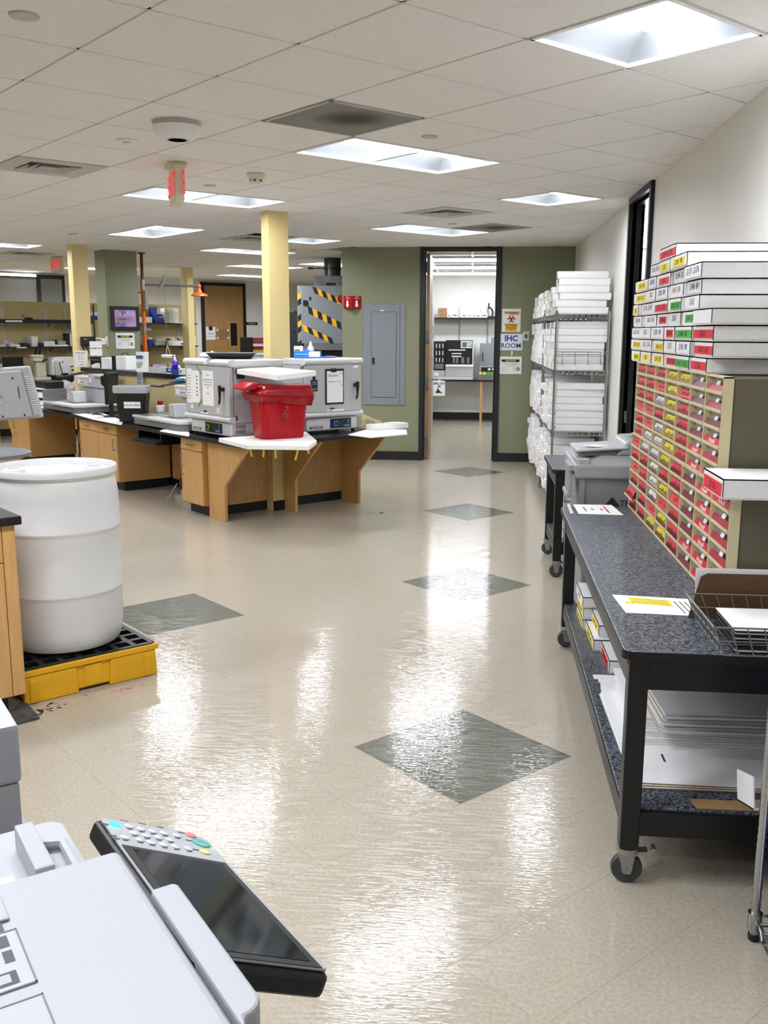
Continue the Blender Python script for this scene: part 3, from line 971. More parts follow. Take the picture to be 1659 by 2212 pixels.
for k in range(3):
    b0 = a + e1 * .2 + e2 * (.2 + .1 * k); b1 = a + e1 * .58 + e2 * (.22 + .1 * k); d = e2.normalized() * .003
    MB().prism([(b0.x, b0.y), (b1.x, b1.y), (b1.x + d.x, b1.y + d.y), (b0.x + d.x, b0.y + d.y)], 'z', .0019, .0021).build('text_line', m_ink_soft, t)
c = a + e1 * .13 + e2 * .42
MB().lathe([(.016, .0013), (.016, .0018)], 16, (c.x, c.y, 0)).build('yellow_dot', m_yel_lab, t)
# tape strip at the far corner
flat_paper('masking_tape', 'short cream tape strip at the far table corner', [(1225, 1090), (1230, 1089), (1239, 1109), (1232, 1110)], m=m_cream, cat='tape')

t = thing('wire_basket', 'grey wire basket full of papers at the near table end', 'basket', (.735, 2.672, zt))
bw_, bl = .26, .17
wr = .0022
bt, tp, hh = (0, .50, 0, .33), (-.035, .52, -.012, .345), .088


def ring(b, z, r=wr):
    q = [(b[0], b[2], z), (b[1], b[2], z), (b[1], b[3], z), (b[0], b[3], z), (b[0], b[2], z)]
    return MB().tube(q, r, 6)


m_wire = mat('grey_wire', '#8c8c88', .35, metal=.7)
ring(tp, hh, .0032).build('rim_wire', m_wire, t)
ring(tuple(b + (c_ - b) * .52 for b, c_ in zip(bt, tp)), hh * .52).build('middle_wire', m_wire, t)
ring(bt, wr).build('bottom_wire', m_wire, t)
for k in range(13):
    f = k / 12
    for yi in (2, 3):
        x0 = bt[0] + (bt[1] - bt[0]) * f; x1 = tp[0] + (tp[1] - tp[0]) * f
        MB().tube([(x0, bt[yi], wr), (x1, tp[yi], hh)], wr, 6).build('upright_wire', m_wire, t)
for k in range(1, 7):
    f = k / 7
    for xi in (0, 1):
        MB().tube([(bt[xi], bt[2] + (bt[3] - bt[2]) * f, wr), (tp[xi], tp[2] + (tp[3] - tp[2]) * f, hh)], wr, 6).build('upright_wire', m_wire, t)
    y = bt[2] + (bt[3] - bt[2]) * f
    MB().tube([(bt[0], y, wr), (bt[1], y, wr)], wr * .8, 6).build('floor_wire', m_wire, t)
for k in range(12):
    sl = MB(); dx = random.uniform(-.01, .012)
    z0 = .007 + k * .0056
    sl.box(.035 + dx, .47, .03 + random.uniform(-.008, .008), .25, z0, z0 + (.004 if k < 11 else .003))
    p_ = thing('paper_bundle', f'{ORD[k]} dark folder sheet from the bottom inside the wire basket' if k < 11 else 'white printed sheets on top inside the wire basket', 'paper', (.735, 2.672, zt))
    sl.build('sheets', m_paper if k == 11 else (m_black_soft if k % 3 else m_grey_lt), p_)
# clipboard leaning on the basket, papers behind it
t = thing('clipboard', 'brown hardboard clipboard leaning at the back of the wire basket', 'clipboard', (.96, 3.048, zt))
mt_ = Matrix.Rotation(math.radians(-4), 4, 'X')
poly = [(-.245, 0), (.29, 0), (.29, .148), (-.19, .148), (-.21, .138)]
c_ = MB(); c_.m = Matrix.Translation((0, -.005, .0)) @ mt_; c_.prism(poly, 'y', -.003, .003)
c_.build('board', mat('brown_hardboard', '#5d4227', .6, noise=.25, nscale=60), t)
t = thing('paper_sheaf', 'white sheaf of papers behind the brown clipboard', 'paper', (.96, 3.058, zt))
for k in range(5):
    s_ = MB(); s_.m = Matrix.Translation((.0, .004 + .005 * k, 0)) @ Matrix.Rotation(math.radians(-5 + k), 4, 'X'); s_.box(-.222 + .006 * k, .29, -.0015, .0015, .0, .160 - .003 * k)
    s_.build('sheet', m_paper, t)

# ---- things on the lower shelf of the near table -----------------------------
ZL = .2475


def low_box(label, y0, y1, x0, z, kind, h=.055, l=.30, idx=0):
    t = slide_box(label, 'white boxes on the lower shelf of the near table', y1, y0, z, kind, x0=x0, length=l, height=h, idx=idx, lab=(-.8, .8, .15, .8))
    return t


low_box('white box with yellow label at the bottom of the lower shelf stack', 4.50, 4.76, .560, ZL, 'Y', idx=1)
low_box('white box with yellow label second up in the lower shelf stack', 4.51, 4.77, .562, ZL + .056, 'Y', idx=2)
low_box('handwritten white box on top of the lower shelf stack', 4.50, 4.78, .556, ZL + .112, 'w', idx=3)
low_box('white box with yellow label next to the lower shelf stack', 4.19, 4.485, .574, ZL, 'Y', idx=4)
low_box('upper white box with yellow label next to the lower shelf stack', 4.23, 4.49, .60, ZL + .056, 'Y', idx=5)
low_box('single white box with red label on the lower shelf', 3.90, 4.16, .604, ZL, 'R', h=.06, idx=6)
# flat white cartons: a low pile in front, a higher pile behind it, a third pile on that
for k in range(3):
    t = thing('flat_carton', f'large flat white carton, {ORD[k]} from the bottom of the front lower shelf pile', 'cardboard', (.86, 2.865 + .004 * k, ZL + .0052 * k), random.uniform(-.008, .008), 'flat cartons on the lower shelf')
    MB().box(-.32, .36, 0, .80, 0, .0046).build('sheet', m_card, t)
    MB().box(-.319, .359, -.0006, .0004, .0006, .004).build('cut_edge', m_kraft, t)
    if k == 2:
        MB().box(-.195, -.188, .16, .22, .0046, .0049).build('slot', m_ink, t)
        MB().box(-.32, -.28, .055, .059, .0046, .0049).build('slot', m_ink, t)
ZP = ZL + .0052 * 3
for k in range(11):
    t = thing('flat_carton', f'flat white carton, {ORD[k]} up in the middle pile below the table', 'cardboard', (.86, 3.17 + .006 * k, ZP + .0069 * k), random.uniform(-.012, .03), 'stacked flat cartons on the lower shelf')
    MB().box(-.265 + random.uniform(0, .02), .35, 0, .50, 0, .0058).build('sheet', m_card, t)
ZP2 = ZP + .0069 * 11
for k in range(8):
    t = thing('flat_carton', f'flat carton with brown cut edge, {ORD[k]} up in the top pile below the table', 'cardboard', (.86 + .003 * k, 3.10 + .012 * (k % 3) + .004 * k, ZP2 + .0069 * k), .02 + .004 * k, 'top flat cartons on the lower shelf')
    MB().box(-.20, .34, .0, .62, 0, .0058).build('sheet', m_card, t)
    MB().box(-.2006, -.1994, .001, .619, .0008, .005).build('cut_edge', m_kraft if k in (0, 1, 4, 6) else m_card, t)
t = thing('white_carton_flap', 'small white notched carton flap on the shelf edge under the near table', 'cardboard', (.60, 3.70, ZL + .0005))
MB().prism([(-.055, 0), (.06, 0), (.06, .18), (-.065, .18), (-.065, .13), (-.05, .13), (-.05, .09), (-.045, .09)], 'z', 0, .003).build('sheet', m_card, t)
t = thing('brown_carton_sheet', 'brown cardboard sheet lying at the near shelf end', 'cardboard', (.92, 2.745, ZL + .0003))
MB().prism([(-.21, 0), (.25, 0), (.25, .06), (-.22, .06)], 'z', 0, .003).build('sheet', m_kraft, t)

# ---- grey rectangular bin ---------------------------------------------------
BY = 5.24; BXL = .60; BW = .58; BD = .56
t = thing('grey_bin', 'large grey lidded waste bin between the two rolling tables', 'waste bin', (BXL, BY, 0))
m_bin = mat('grey_bin_plastic', '#85878a', .42)
m_bin_lid = mat('grey_bin_lid', '#9b9ea1', .3)
MB().frustum((.05, BW - .05, .05, BD - .05), (.0, BW, 0, BD), .05, .90).build('body', m_bin, t, bevel=.02)
w_ = MB()
for y in (.08, BD - .08): w_.cyl((.05, y, .05), (.10, y, .05), .05, 16)
for y in (.08, BD - .08): w_.cyl((BW - .10, y, .05), (BW - .05, y, .05), .05, 16)
w_.build('wheel', m_black_soft, t)
MB().frustum((-.025, BW + .02, -.03, BD + .02), (-.035, BW + .03, -.04, BD + .03), .885, .965).build('lid_rim', m_bin_lid, t, bevel=.015)
MB().frustum((-.01, BW, -.015, BD), (.12, BW - .06, .05, BD - .06), .962, 1.005).build('lid_deck', m_bin_lid, t, bevel=.012)
# raised hood
hd = MB(); hd.prism([(.20, 1.0), (.26, 1.085), (BW - .08, 1.10), (BW - .02, 1.0)], 'y', .06, BD - .08)
hd.build('lid_hood', m_bin_lid, t, bevel=.02, seg=3)
fl = MB(); fl.prism([(-.02, 1.035), (.26, 1.055), (.27, 1.043), (-.02, 1.022)], 'y', .05, BD - .16); fl.build('lid_flap', mat('bin_flap', '#b3b6b8', .25), t, bevel=.006)
hh_ = MB(); hh_.prism([(.0, 1.0), (.24, 1.0), (.24, 1.045), (.06, 1.035)], 'y', .09, BD - .2); hh_.build('flap_support', m_bin, t)
hl = MB()
for k in range(7): hl.box(-.056 - .003 * (k % 2), -.036, .02 + k * .03, .05 + k * .03, .80, .93)
hl.box(-.06, -.02, .0, .25, .925, .955); hl.box(-.066, -.036, .0, .25, .775, .80)
hl.build('side_handle', m_bin_lid, t, bevel=.003)
MB().box(-.0, .03, -.008, .012, .66, .885).build('corner_rib', m_bin, t)
MB().box(-.01, .05, -.02, .03, .955, .995).build('hinge_clip', m_silver, t, bevel=.004)
pT = at(1322, 1083, y=BY + .01); tx, tz = pT.x - BXL, pT.z
yb0 = .05 * (1 - (tz - .05) / .85) - .001
txt(t, 'TPC', .05, m_ink, (tx + .085, yb0 - .004, tz - .012), (1, 0, 0), (0, 0, 1))
tr = MB(); tr.prism([(tx - .042, tz - .025), (tx + .042, tz - .025), (tx, tz + .025)], 'y', yb0 - .006, yb0 - .001); tr.build('triangle_mark', m_ink, t)
st = MB(); st.prism([(.30, .10), (.46, .12), (.48, .22), (.34, .24)], 'z', 1.101, 1.102)
s1 = thing('crumpled_wrapper', 'small blue green and white wrapper on the grey bin lid', 'wrapper', (BXL, BY, 0))
for (x, y, m, r) in ((.31, .10, m_grn_lab, .04), (.36, .13, mat('sky_blue', '#3a9ad9', .4), .05), (.42, .12, m_paper, .05)):
    z_ = 1.088 + (x - .26) / (BW - .34) * .015 + .012
    MB().sphere((x, y, z_ + .006), r, 10, 6, sy=.6, sz=.2).build('wrapper_piece', m, s1)
d_ = MB(); d_.prism([(.02, .16), (.10, .10), (.18, .17), (.10, .22)], 'z', 1.0475, 1.0485); s2 = d_.build('diamond_label', m_paper, t)
# white box pair on the floor between bin and cart 2
for k in range(6):
    slide_box(f'plain white box beside the grey bin, {ORD[k]} up in its pile', 'white boxes piled on the lower shelf of the short table', 6.72, 6.56, .2480 + .0685 * k, 'n', x0=.655, length=.42, height=.068)

# ---- chrome wire shelving with hundreds of slide boxes ----------------------
def wire_unit(label, x0, x1, y0, y1, levels, height):
    t = thing('wire_shelving', label, 'shelving', (x0, y0, 0))
    D, Wd = y1 - y0, x1 - x0
    for (x, y) in ((0, 0), (Wd, 0), (0, D), (Wd, D)):
        p = MB(); p.cyl((x, y, .0), (x, y, height), .0125, 10)
        for k in range(int(height / .05)): p.cyl((x, y, .05 + k * .05), (x, y, .053 + k * .05), .0136, 10)
        p.build('post', m_chrome, t, smooth=True)
    for z in levels:
        fr = MB()
        for zz in (z, z - .032):
            for y in (0, D): fr.cyl((0, y, zz), (Wd, y, zz), .004, 6)
            for x in (0, Wd): fr.cyl((x, 0, zz), (x, D, zz), .004, 6)
        for y in (0, D):
            n = 9
            for k in range(n):
                xa = Wd * (k + .15) / n; xb = Wd * (k + .85) / n
                fr.cyl((xa, y, z - .032), ((xa + xb) / 2, y, z), .0032, 5); fr.cyl(((xa + xb) / 2, y, z), (xb, y, z - .032), .0032, 5)
        n = int(D / .1)
        for x in (0, Wd):
            for k in range(n):
                ya = D * (k + .15) / n; yb2 = D * (k + .85) / n
                fr.cyl((x, ya, z - .032), (x, (ya + yb2) / 2, z), .0032, 5); fr.cyl((x, (ya + yb2) / 2, z), (x, yb2, z - .032), .0032, 5)
        for k in range(1, int(D / .06)): fr.cyl((0, k * .06, z + .001), (Wd, k * .06, z + .001), .0028, 5)
        for (x, y) in ((0, 0), (Wd, 0), (0, D), (Wd, D)): fr.cyl((x, y, z - .045), (x, y, z + .012), .019, 10)
        tag(fr.build('wire_shelf', m_chrome, t), kind=None)
    return t


SX0, SX1 = .757, 1.225
LV = [.16, .765, 1.325, 1.835]
ua = wire_unit('near chrome wire shelving unit packed with white slide boxes', SX0, SX1, 8.92, 10.36, LV, 1.87)
hk = MB(); hk.cyl((0.0, -.012, 1.50), (SX1 - SX0, -.012, 1.50), .004, 6); hk.cyl((0, -.012, 1.475), (SX1 - SX0, -.012, 1.475), .004, 6)
hk.build('hook_bar', m_chrome, ua)
for k in range(4):
    x = .06 + k * .115
    h_ = MB(); h_.tube([(x, -.016, 1.50), (x, -.02, 1.40), (x, -.05, 1.385), (x, -.055, 1.42)], .0035, 6); h_.build('hook', m_chrome, ua)
ub = wire_unit('far chrome wire shelving unit packed with white slide boxes', SX0, SX1, 10.40, 12.30, LV, 1.85)

carton_mesh = {}


def shelf_box(name_lbl, grp, y, z, x0, wid, hgt, length, yaw, mark):
    key = (round(wid, 3), round(hgt, 3), round(length, 2))
    if key not in carton_mesh:
        b = MB(); b.box(.004, length - .004, -wid / 2 + .004, wid / 2 - .004, 0, hgt - .012)
        b.box(0, length, -wid / 2, wid / 2, .007, hgt - .001)
        me = b.mesh('slide_carton'); me.materials.append(m_card)
        carton_mesh[key] = me
    o = bpy.data.objects.new('slide_carton', carton_mesh[key]); COL.objects.link(o)
    o.location = (x0, y, z); o.rotation_euler.z = yaw
    tag(o, name_lbl, 'box', grp)
    if mark:
        key2 = ('mark', mark)
        if key2 not in carton_mesh:
            q = MB(); q.box(-.0012, 0, -wid * .32, wid * .32, hgt * .3, hgt * .7); me = q.mesh('end_label')
            me.materials.append({'y': m_yel_lab, 'k': mat('brown_mark', '#5b3a22', .7), 's': m_ink_soft}[mark]); carton_mesh[key2] = me
        c = bpy.data.objects.new('end_label', carton_mesh[key2]); COL.objects.link(c); c.parent = o
    return o


random.seed(11)
CORD = ORD + ['thirteenth', 'fourteenth', 'fifteenth', 'sixteenth']
LVN = ['floor level', 'lower middle', 'upper middle', 'top']
n_box = 0
stuffb = MB()


def fill(y0, y1, unit, budget):
    global n_box
    made = 0
    H = .0625
    W_ = .1165
    ncol = int((y1 - y0 - .04) / (W_ + .006))
    for li in (3, 2, 1, 0):
        z0 = LV[li] + .0045
        top = {3: .36, 2: .455, 1: .50, 0: .545}[li]
        rows = int(top / (H + .0008))
        for c in range(ncol):
            y = y0 + .03 + (c + .5) * (W_ + .006)
            if unit == 'near':
                if li == 3: nr = [6, 5, 4, 4, 3, 3, 2, 3, 4, 4, 4][min(c, 10)]
                elif li == 0: nr = min(rows, [5, 7, 8, 7, 6, 8, 8, 8, 7, 8, 8][min(c, 10)])
                else: nr = min(rows, [7, 7, 6, 5, 4, 6, 7, 5, 6, 6, 6][min(c, 10)] + (1 if li == 1 and c < 4 else 0))
            else:
                nr = rows - random.choice((0, 0, 1, 1, 2)) if li != 3 else random.choice((2, 3, 4))
            z = z0
            for r in range(nr):
                x0 = SX0 - .012 + random.uniform(-.018, .022)
                ln = .455 if c == 0 else .44
                if li == 0: x0 -= random.uniform(0, .03)
                yaw = random.uniform(-.02, .02)
                mark = random.choice('yks') if random.random() < .12 else None
                if c == 0: yaw = random.uniform(-.03, .03); x0 = SX0 + .0 + random.uniform(-.015, .03); y += random.uniform(.0, .003)
                if made < budget:
                    shelf_box(f'white box {ORD[r]} up, {CORD[c]} column from near end, {LVN[li]} shelf, {unit} wire shelving', f'slide boxes on the {LVN[li]} shelf of the {unit} wire shelving', y, z, x0, W_, H, ln, yaw, mark)
                    made += 1
                else:
                    stuffb.box(x0, x0 + ln, y - W_ / 2, y + W_ / 2, z, z + H)
                z += H + .0012
    return made


n1 = fill(8.92, 10.36, 'near', 240)
n2 = fill(10.40, 12.30, 'far', 290 - n1)
sb = stuffb.build('slide_cartons', m_card)
tag(sb, 'mass of white slide boxes filling the far wire shelving unit', 'boxes', None, 'stuff')

# wall items on the olive wall ------------------------------------------------
YW = GY


def wall_rect(pts):
    ps = [at(u, v, y=YW) for u, v in pts]
    xs = [p.x for p in ps]; zs = [p.z for p in ps]
    return min(xs), max(xs), min(zs), max(zs)


x0, x1, z0, z1 = wall_rect([(785, 657), (874, 875)])
t = thing('breaker_panel', 'grey flush electrical panel with small door on the olive wall', 'electrical panel', ((x0 + x1) / 2, YW, z0))
w = (x1 - x0) / 2; hgt = z1 - z0
MB().box(-w, w, -.012, -.0005, 0, hgt).build('cover_plate', m_panel_grey, t, bevel=.003)
a, b, c, d = wall_rect([(803, 674), (855, 858)])
cx = (x0 + x1) / 2
MB().box(a - cx, b - cx, -.018, -.0125, c - z0, d - z0).build('panel_door', m_panel_grey, t, bevel=.002)
fr = MB()
for (xa, xb, za, zb) in ((a - .006, a, c, d), (b, b + .006, c, d), (a - .006, b + .006, c - .006, c), (a - .006, b + .006, d, d + .006)): fr.box(xa - cx, xb - cx, -.0135, -.0122, za - z0, zb - z0)
fr.build('door_gap', mat('panel_gap', '#4a5054', .6), t)
MB().box(b - cx + .045, b - cx + .051, -.0135, -.0122, .02, hgt - .01).build('cover_seam', mat('panel_gap', '#4a5054', .6), t)
lx = at(807, 780, y=YW)
MB().box(lx.x - cx - .016, lx.x - cx + .016, -.022, -.018, lx.z - z0 - .045, lx.z - z0 + .045).build('latch', m_black, t)
MB().cyl((lx.x - cx, -.026, lx.z - z0 - .03), (lx.x - cx, -.021, lx.z - z0 - .03), .009, 12).build('lock', m_chrome, t)
for zz in (.13, .49, .86):
    for xx in (-w + .05, w - .04): MB().cyl((xx, -.0155, hgt * zz), (xx, -.012, hgt * zz), .009, 10).build('screw', m_grey_dk, t)
MB().box(-.05, .0, -.0145, -.012, d - z0 + .012, d - z0 + .026).build('name_tag', m_paper, t)

x0, x1, z0, z1 = wall_rect([(742, 640), (781, 666)])
t = thing('extinguisher_sign', 'red angled fire extinguisher sign on the olive wall', 'sign', ((x0 + x1) / 2, YW, z0))
w = (x1 - x0) / 2; hgt = z1 - z0
MB().prism([(-w, -.001), (0, -.10), (w, -.001), (w - .005, -.001), (0, -.094), (-w + .005, -.001)], 'z', 0, hgt).build('folded_plate', m_red, t)
for s in (-1, 1):
    rt = Vector((w, -s * -.10 if s > 0 else -.10, 0)).normalized()
    rt = Vector((w, .10, 0)).normalized() if s > 0 else Vector((w, -.10, 0)).normalized()
    nn = Vector((rt.y, -rt.x, 0))
    c = Vector((s * w / 2, -.05, 0)) + nn * .002
    txt(t, 'FIRE', .022, m_ink_white, (c.x, c.y, hgt * .90), rt)
    txt(t, 'EXTINGUISHER', .013, m_ink_white, (c.x, c.y, hgt * .80), rt)
    ar = MB(); ar.m = Matrix(((rt.x, nn.x, 0, c.x), (rt.y, nn.y, 0, c.y), (0, 0, 1, 0), (0, 0, 0, 1)))
    ar.prism([(-.012, .65 * hgt), (.012, .65 * hgt), (.016, .40 * hgt), (.024, .22 * hgt), (0, .06 * hgt), (-.024, .22 * hgt), (-.016, .40 * hgt)], 'y', -.001, .001)
    ar.build('extinguisher_symbol', m_ink_white, t)


def wall_sign(name, label, p0, p1, m=m_paper, cat='sign'):
    x0, x1, z0, z1 = wall_rect([p0, p1])
    t = thing(name, label, cat, ((x0 + x1) / 2, YW, (z0 + z1) / 2))
    w, h_ = (x1 - x0) / 2, (z1 - z0) / 2
    MB().box(-w, w, -.006, -.0005, -h_, h_).build('plate', m, t)
    return t, w, h_


t, w, h_ = wall_sign('biohazard_sign', 'white and yellow biohazard warning sign right of the doorway', (1085, 667), (1124, 717))
MB().box(-w * .72, w * .72, -.0075, -.006, h_ * .50, h_ * .76).build('yellow_band', m_yellow, t)
txt(t, 'WARNING', .042, m_ink, (0.01, -.008, h_ * .63))
MB().box(-w * .62, w * .62, -.0075, -.006, -h_ * .92, -h_ * .28).build('yellow_block', m_yellow, t)
for k, s in enumerate(('BIOHAZARD AREA', 'AUTHORIZED', 'PERSONNEL', 'ONLY')): txt(t, s, .022, m_ink, (0, -.008, -h_ * (.38 + .14 * k)))
for k in range(3):
    an = PI / 2 + k * 2 * PI / 3
    rg = MB()
    cx_, cz_ = .024 * math.cos(an), h_ * .12 + .024 * math.sin(an)
    for j in range(18):
        b0, b1 = an + .5 + (2 * PI - 1.0) * j / 18 - 0, an + .5 + (2 * PI - 1.0) * (j + 1) / 18
        rg._add([(cx_ + r_ * math.cos(bb_), -.0075, cz_ + r_ * math.sin(bb_)) for r_, bb_ in ((.020, b0), (.031, b0), (.031, b1), (.020, b1))], [(0, 1, 2, 3)])
    rg.build('biohazard_ring', m_ink_red, t)
rg = MB()
for j in range(20):
    b0, b1 = 2 * PI * j / 20, 2 * PI * (j + 1) / 20
    rg._add([(r_ * math.cos(bb_), -.0074, h_ * .12 + r_ * math.sin(bb_)) for r_, bb_ in ((.026, b0), (.032, b0), (.032, b1), (.026, b1))], [(0, 1, 2, 3)])
rg.build('biohazard_ring', m_ink_red, t)
cr_ = MB(); cr_.prism([(-w * .98, h_ * .55), (-w * .1, h_ * .62), (-w * .8, h_ * .42)], 'y', -.0095, -.0085); cr_.build('peeling_laminate', m_paper, t)
t, w, h_ = wall_sign('room_sign', 'white sign with large blue IHC ROOM lettering', (1080, 721), (1128, 757))
txt(t, 'IHC', .10, mat('sign_blue', '#1445a8', .6), (0, -.007, h_ * .42), bold=.004)
txt(t, 'ROOM', .086, mat('sign_blue', '#1445a8', .6), (0, -.007, -h_ * .45), bold=.0015)
bd = MB()
for (xa, xb, za, zb) in ((-w * .95, w * .95, h_ * .9, h_ * .92), (-w * .95, w * .95, -h_ * .92, -h_ * .9), (-w * .95, -w * .94, -h_ * .9, h_ * .9), (w * .94, w * .95, -h_ * .9, h_ * .9)): bd.box(xa, xb, -.0068, -.006, za, zb)
bd.build('border_line', m_grey_dk, t)
p = at(1106, 764, y=YW)
t2 = thing('wall_hook', 'small white adhesive hook below the blue room sign', 'hook', (p.x, YW, p.z))
MB().box(-.012, .012, -.006, -.0005, -.03, .03).build('hook_plate', m_white, t2, bevel=.003)
MB().tube([(0, -.006, .0), (0, -.02, -.02), (0, -.026, -.01)], .004, 6).build('hook_arm', m_white, t2)


def caution(label, t, w, h_, yy=-.006):
    MB().box(-w * .8, w * .8, yy - .0015, yy, h_ * .38, h_ * .68).build('black_band', m_ink, t)
    txt(t, 'CAUTION', h_ * .26, mat('caution_yellow', '#e8d02a', .6), (0, yy - .002, h_ * .53), bold=.001)
    for k, s in enumerate(('The following PPE must be worn while', 'working in this area: safety glasses,', 'gloves and lab coat.')):
        txt(t, s, h_ * .125, m_ink_soft, (0, yy - .001, h_ * (.22 - .15 * k)), sx=.9)
    for k, s in enumerate(('Safety glasses', 'Disposable gloves', 'Lab coat', 'Closed toe shoes')):
        txt(t, s, h_ * .11, m_ink_soft, (-w * .8, yy - .001, -h_ * (.25 + .15 * k)), align='LEFT', sx=.9)
    MB().cyl((w * .68, yy - .0012, -h_ * .42), (w * .68, yy, -h_ * .42), h_ * .2, 16).build('round_mark', m_ink, t)
    MB().cyl((w * .68, yy - .002, -h_ * .42), (w * .68, yy - .0012, -h_ * .42), h_ * .1, 14).build('round_mark', m_paper, t)
    MB().box(w * .27, w * .36, yy - .0012, yy, -h_ * .75, -h_ * .15).build('ruler_mark', mat('pale_yellow', '#d9d38a', .7), t)


t, w, h_ = wall_sign('caution_sign', 'white caution sign with black header below the IHC ROOM sign', (1079, 770), (1126, 808))
caution('', t, w, h_)
# wall switch near the corner
p = at(1136, 726, y=YW)
t = thing('wall_switch', 'grey wall plate beside the far shelving post', 'switch', (p.x, YW, p.z))
MB().box(-.04, .04, -.01, -.0005, -.06, .06).build('plate', m_grey_lt, t, bevel=.002); MB().box(-.012, .012, -.018, -.0101, -.022, .022).build('toggle', m_black, t)

# chrome shelving corner at the bottom right edge
P0 = at(1627, 2030, z=0)
t = thing('wire_cart', 'chrome wire shelf corner cut by the bottom right edge', 'shelving', (P0.x, P0.y, 0))
p_ = MB(); p_.cyl((0, 0, .02), (0, 0, 1.0), .0125, 12)
for k in range(36): p_.cyl((0, 0, .06 + k * .0254), (0, 0, .062 + k * .0254), .0135, 12)
p_.build('post', m_chrome, t, smooth=True)
MB().cyl((0, 0, .005), (0, 0, .02), .016, 12).build('foot', m_black, t)
MB().cyl((0, 0, .035), (0, 0, .085), .02, 14).build('shelf_collar', m_chrome, t, smooth=True)
p_ = MB(); p_.cyl((.45, 0, .02), (.45, 0, 1.0), .0125, 12); p_.build('post', m_chrome, t)
p_ = MB(); p_.cyl((0, -.75, .005), (0, -.75, 1.0), .0125, 12); p_.build('post', m_chrome, t)
p_ = MB(); p_.cyl((.45, -.75, .005), (.45, -.75, 1.0), .0125, 12); p_.build('post', m_chrome, t)
sh = MB()
for zz in (.075, .045):
    sh.cyl((0, 0, zz), (.45, 0, zz), .004, 6); sh.cyl((0, -.75, zz), (0, 0, zz), .004, 6); sh.cyl((.45, -.75, zz), (.45, 0, zz), .004, 6); sh.cyl((0, -.75, zz), (.45, -.75, zz), .004, 6)
for k in range(9):
    ya = -.75 * (k + .1) / 9; yc = -.75 * (k + .5) / 9; yd = -.75 * (k + .9) / 9
    for x in (0, .45): sh.cyl((x, ya, .045), (x, yc, .075), .0035, 5); sh.cyl((x, yc, .075), (x, yd, .045), .0035, 5)
for k in range(1, 18): sh.cyl((0, -.042 * k, .077), (.45, -.042 * k, .077), .003, 5)
for k in range(1, 4): sh.cyl((.11 * k, -.75, .072), (.11 * k, 0, .072), .0035, 5)
sh.build('wire_shelf', m_chrome, t)
t = thing('blue_binder', 'dark blue folder standing on the chrome shelf at the right edge', 'folder', (P0.x + .03, P0.y - .012, .082))
MB().box(0, .3, -.03, .0, 0, .62).build('cover', m_dkblue, t, bevel=.004)
t = thing('white_binder', 'white carton beside the blue folder at the right edge', 'box', (P0.x + .045, P0.y - .07, .082))
MB().box(0, .3, -.2, .02, 0, .3).build('carton', m_card, t)
t = thing('shelf_tray', 'white folded carton poking out between table and chrome shelf', 'cardboard', (P0.x + .0, P0.y + .07, .36))
c_ = MB(); c_.m = Matrix.Rotation(math.radians(-18), 4, 'X'); c_.box(-.012, .32, -.02, .14, 0, .004); c_.box(-.012, -.008, -.02, .14, 0, .09)
c_.build('carton', m_card, t)

# ================================================================ LAB ISLAND (turned 45 degrees)
IO = Vector((-2.333, 8.325)); EU = Vector((-Q, Q)); EW = Vector((Q, Q))
CT_Z = 0.742          # worktop height
R45 = PI / 4


def isl(w, u, z=0.0):
    p = IO + EW * w + EU * u
    return (p.x, p.y, z)


def at_u(px, py, u):
    """photo pixel on the vertical island plane u=const -> (w, z)"""
    r = CR * ((px - W_PX / 2) / F_PX) + CD * ((py - H_PX / 2) / F_PX) + CF
    t = (u + IO.dot(EU)) / Vector((r.x, r.y)).dot(EU)
    p = Vector((0, 0, HC)) + r * t
    return (Vector((p.x, p.y)) - IO).dot(EW), p.z


def at_w(px, py, w):
    r = CR * ((px - W_PX / 2) / F_PX) + CD * ((py - H_PX / 2) / F_PX) + CF
    t = (w + IO.dot(EW)) / Vector((r.x, r.y)).dot(EW)
    p = Vector((0, 0, HC)) + r * t
    return (Vector((p.x, p.y)) - IO).dot(EU), p.z


def at_z(px, py, z):
    p = at(px, py, z=z)
    d = Vector((p.x, p.y)) - IO
    return d.dot(EW), d.dot(EU)


# columns
column('column_front', isl(.62, -.058)[:2], .12, .215, m_yellow_wall)
column('column_middle', (-5.03, 11.87), .15, .20, m_yellow_wall)
column('column_green', (-4.93, 12.69), .32, .46, m_green_wall)
column('column_back', (-4.85, 16.16), .22, .11, m_yellow_wall)

# end frame with three slanted support panels
t = thing('oven_bench', 'wooden bench end with three slanted support panels under the ovens', 'bench frame', isl(0, 0), R45)
MB().box(-.005, .615, .03, .05, .09, CT_Z - .04).build('end_panel', m_wood, t)
MB().box(.84, 1.56, .03, .05, .09, CT_Z - .04).build('end_panel', m_wood, t)
k_ = MB(); k_.box(0, .615, .045, .06, 0, .09); k_.box(.62, .74, -.075, -.060, 0, .092); k_.box(.84, 1.56, .045, .06, 0, .09)
k_.build('kick_board', m_black_trim, t)
for w in (-.015, .74, 1.495):
    MB().prism([(-.062 if w == .74 else .03, 0), (-.25, 0), (-.25, .315), (-.66, .70), (-.062 if w == .74 else .03, .70)], 'x', w, w + .03).build('support_panel', m_wood, t, bevel=.002)

# continuous worktop
wt = MB()
wt.box(-.10, 1.62, -.67, 4.85, CT_Z - .036, CT_Z); wt.box(-.10, 1.2, 4.85, 5.35, CT_Z - .036, CT_Z)
o = wt.build('worktop', m_counter, None, bevel=.004, loc=isl(0, 0), rz=R45)
tag(o, 'long black resin worktop of the angled lab island', 'worktop')
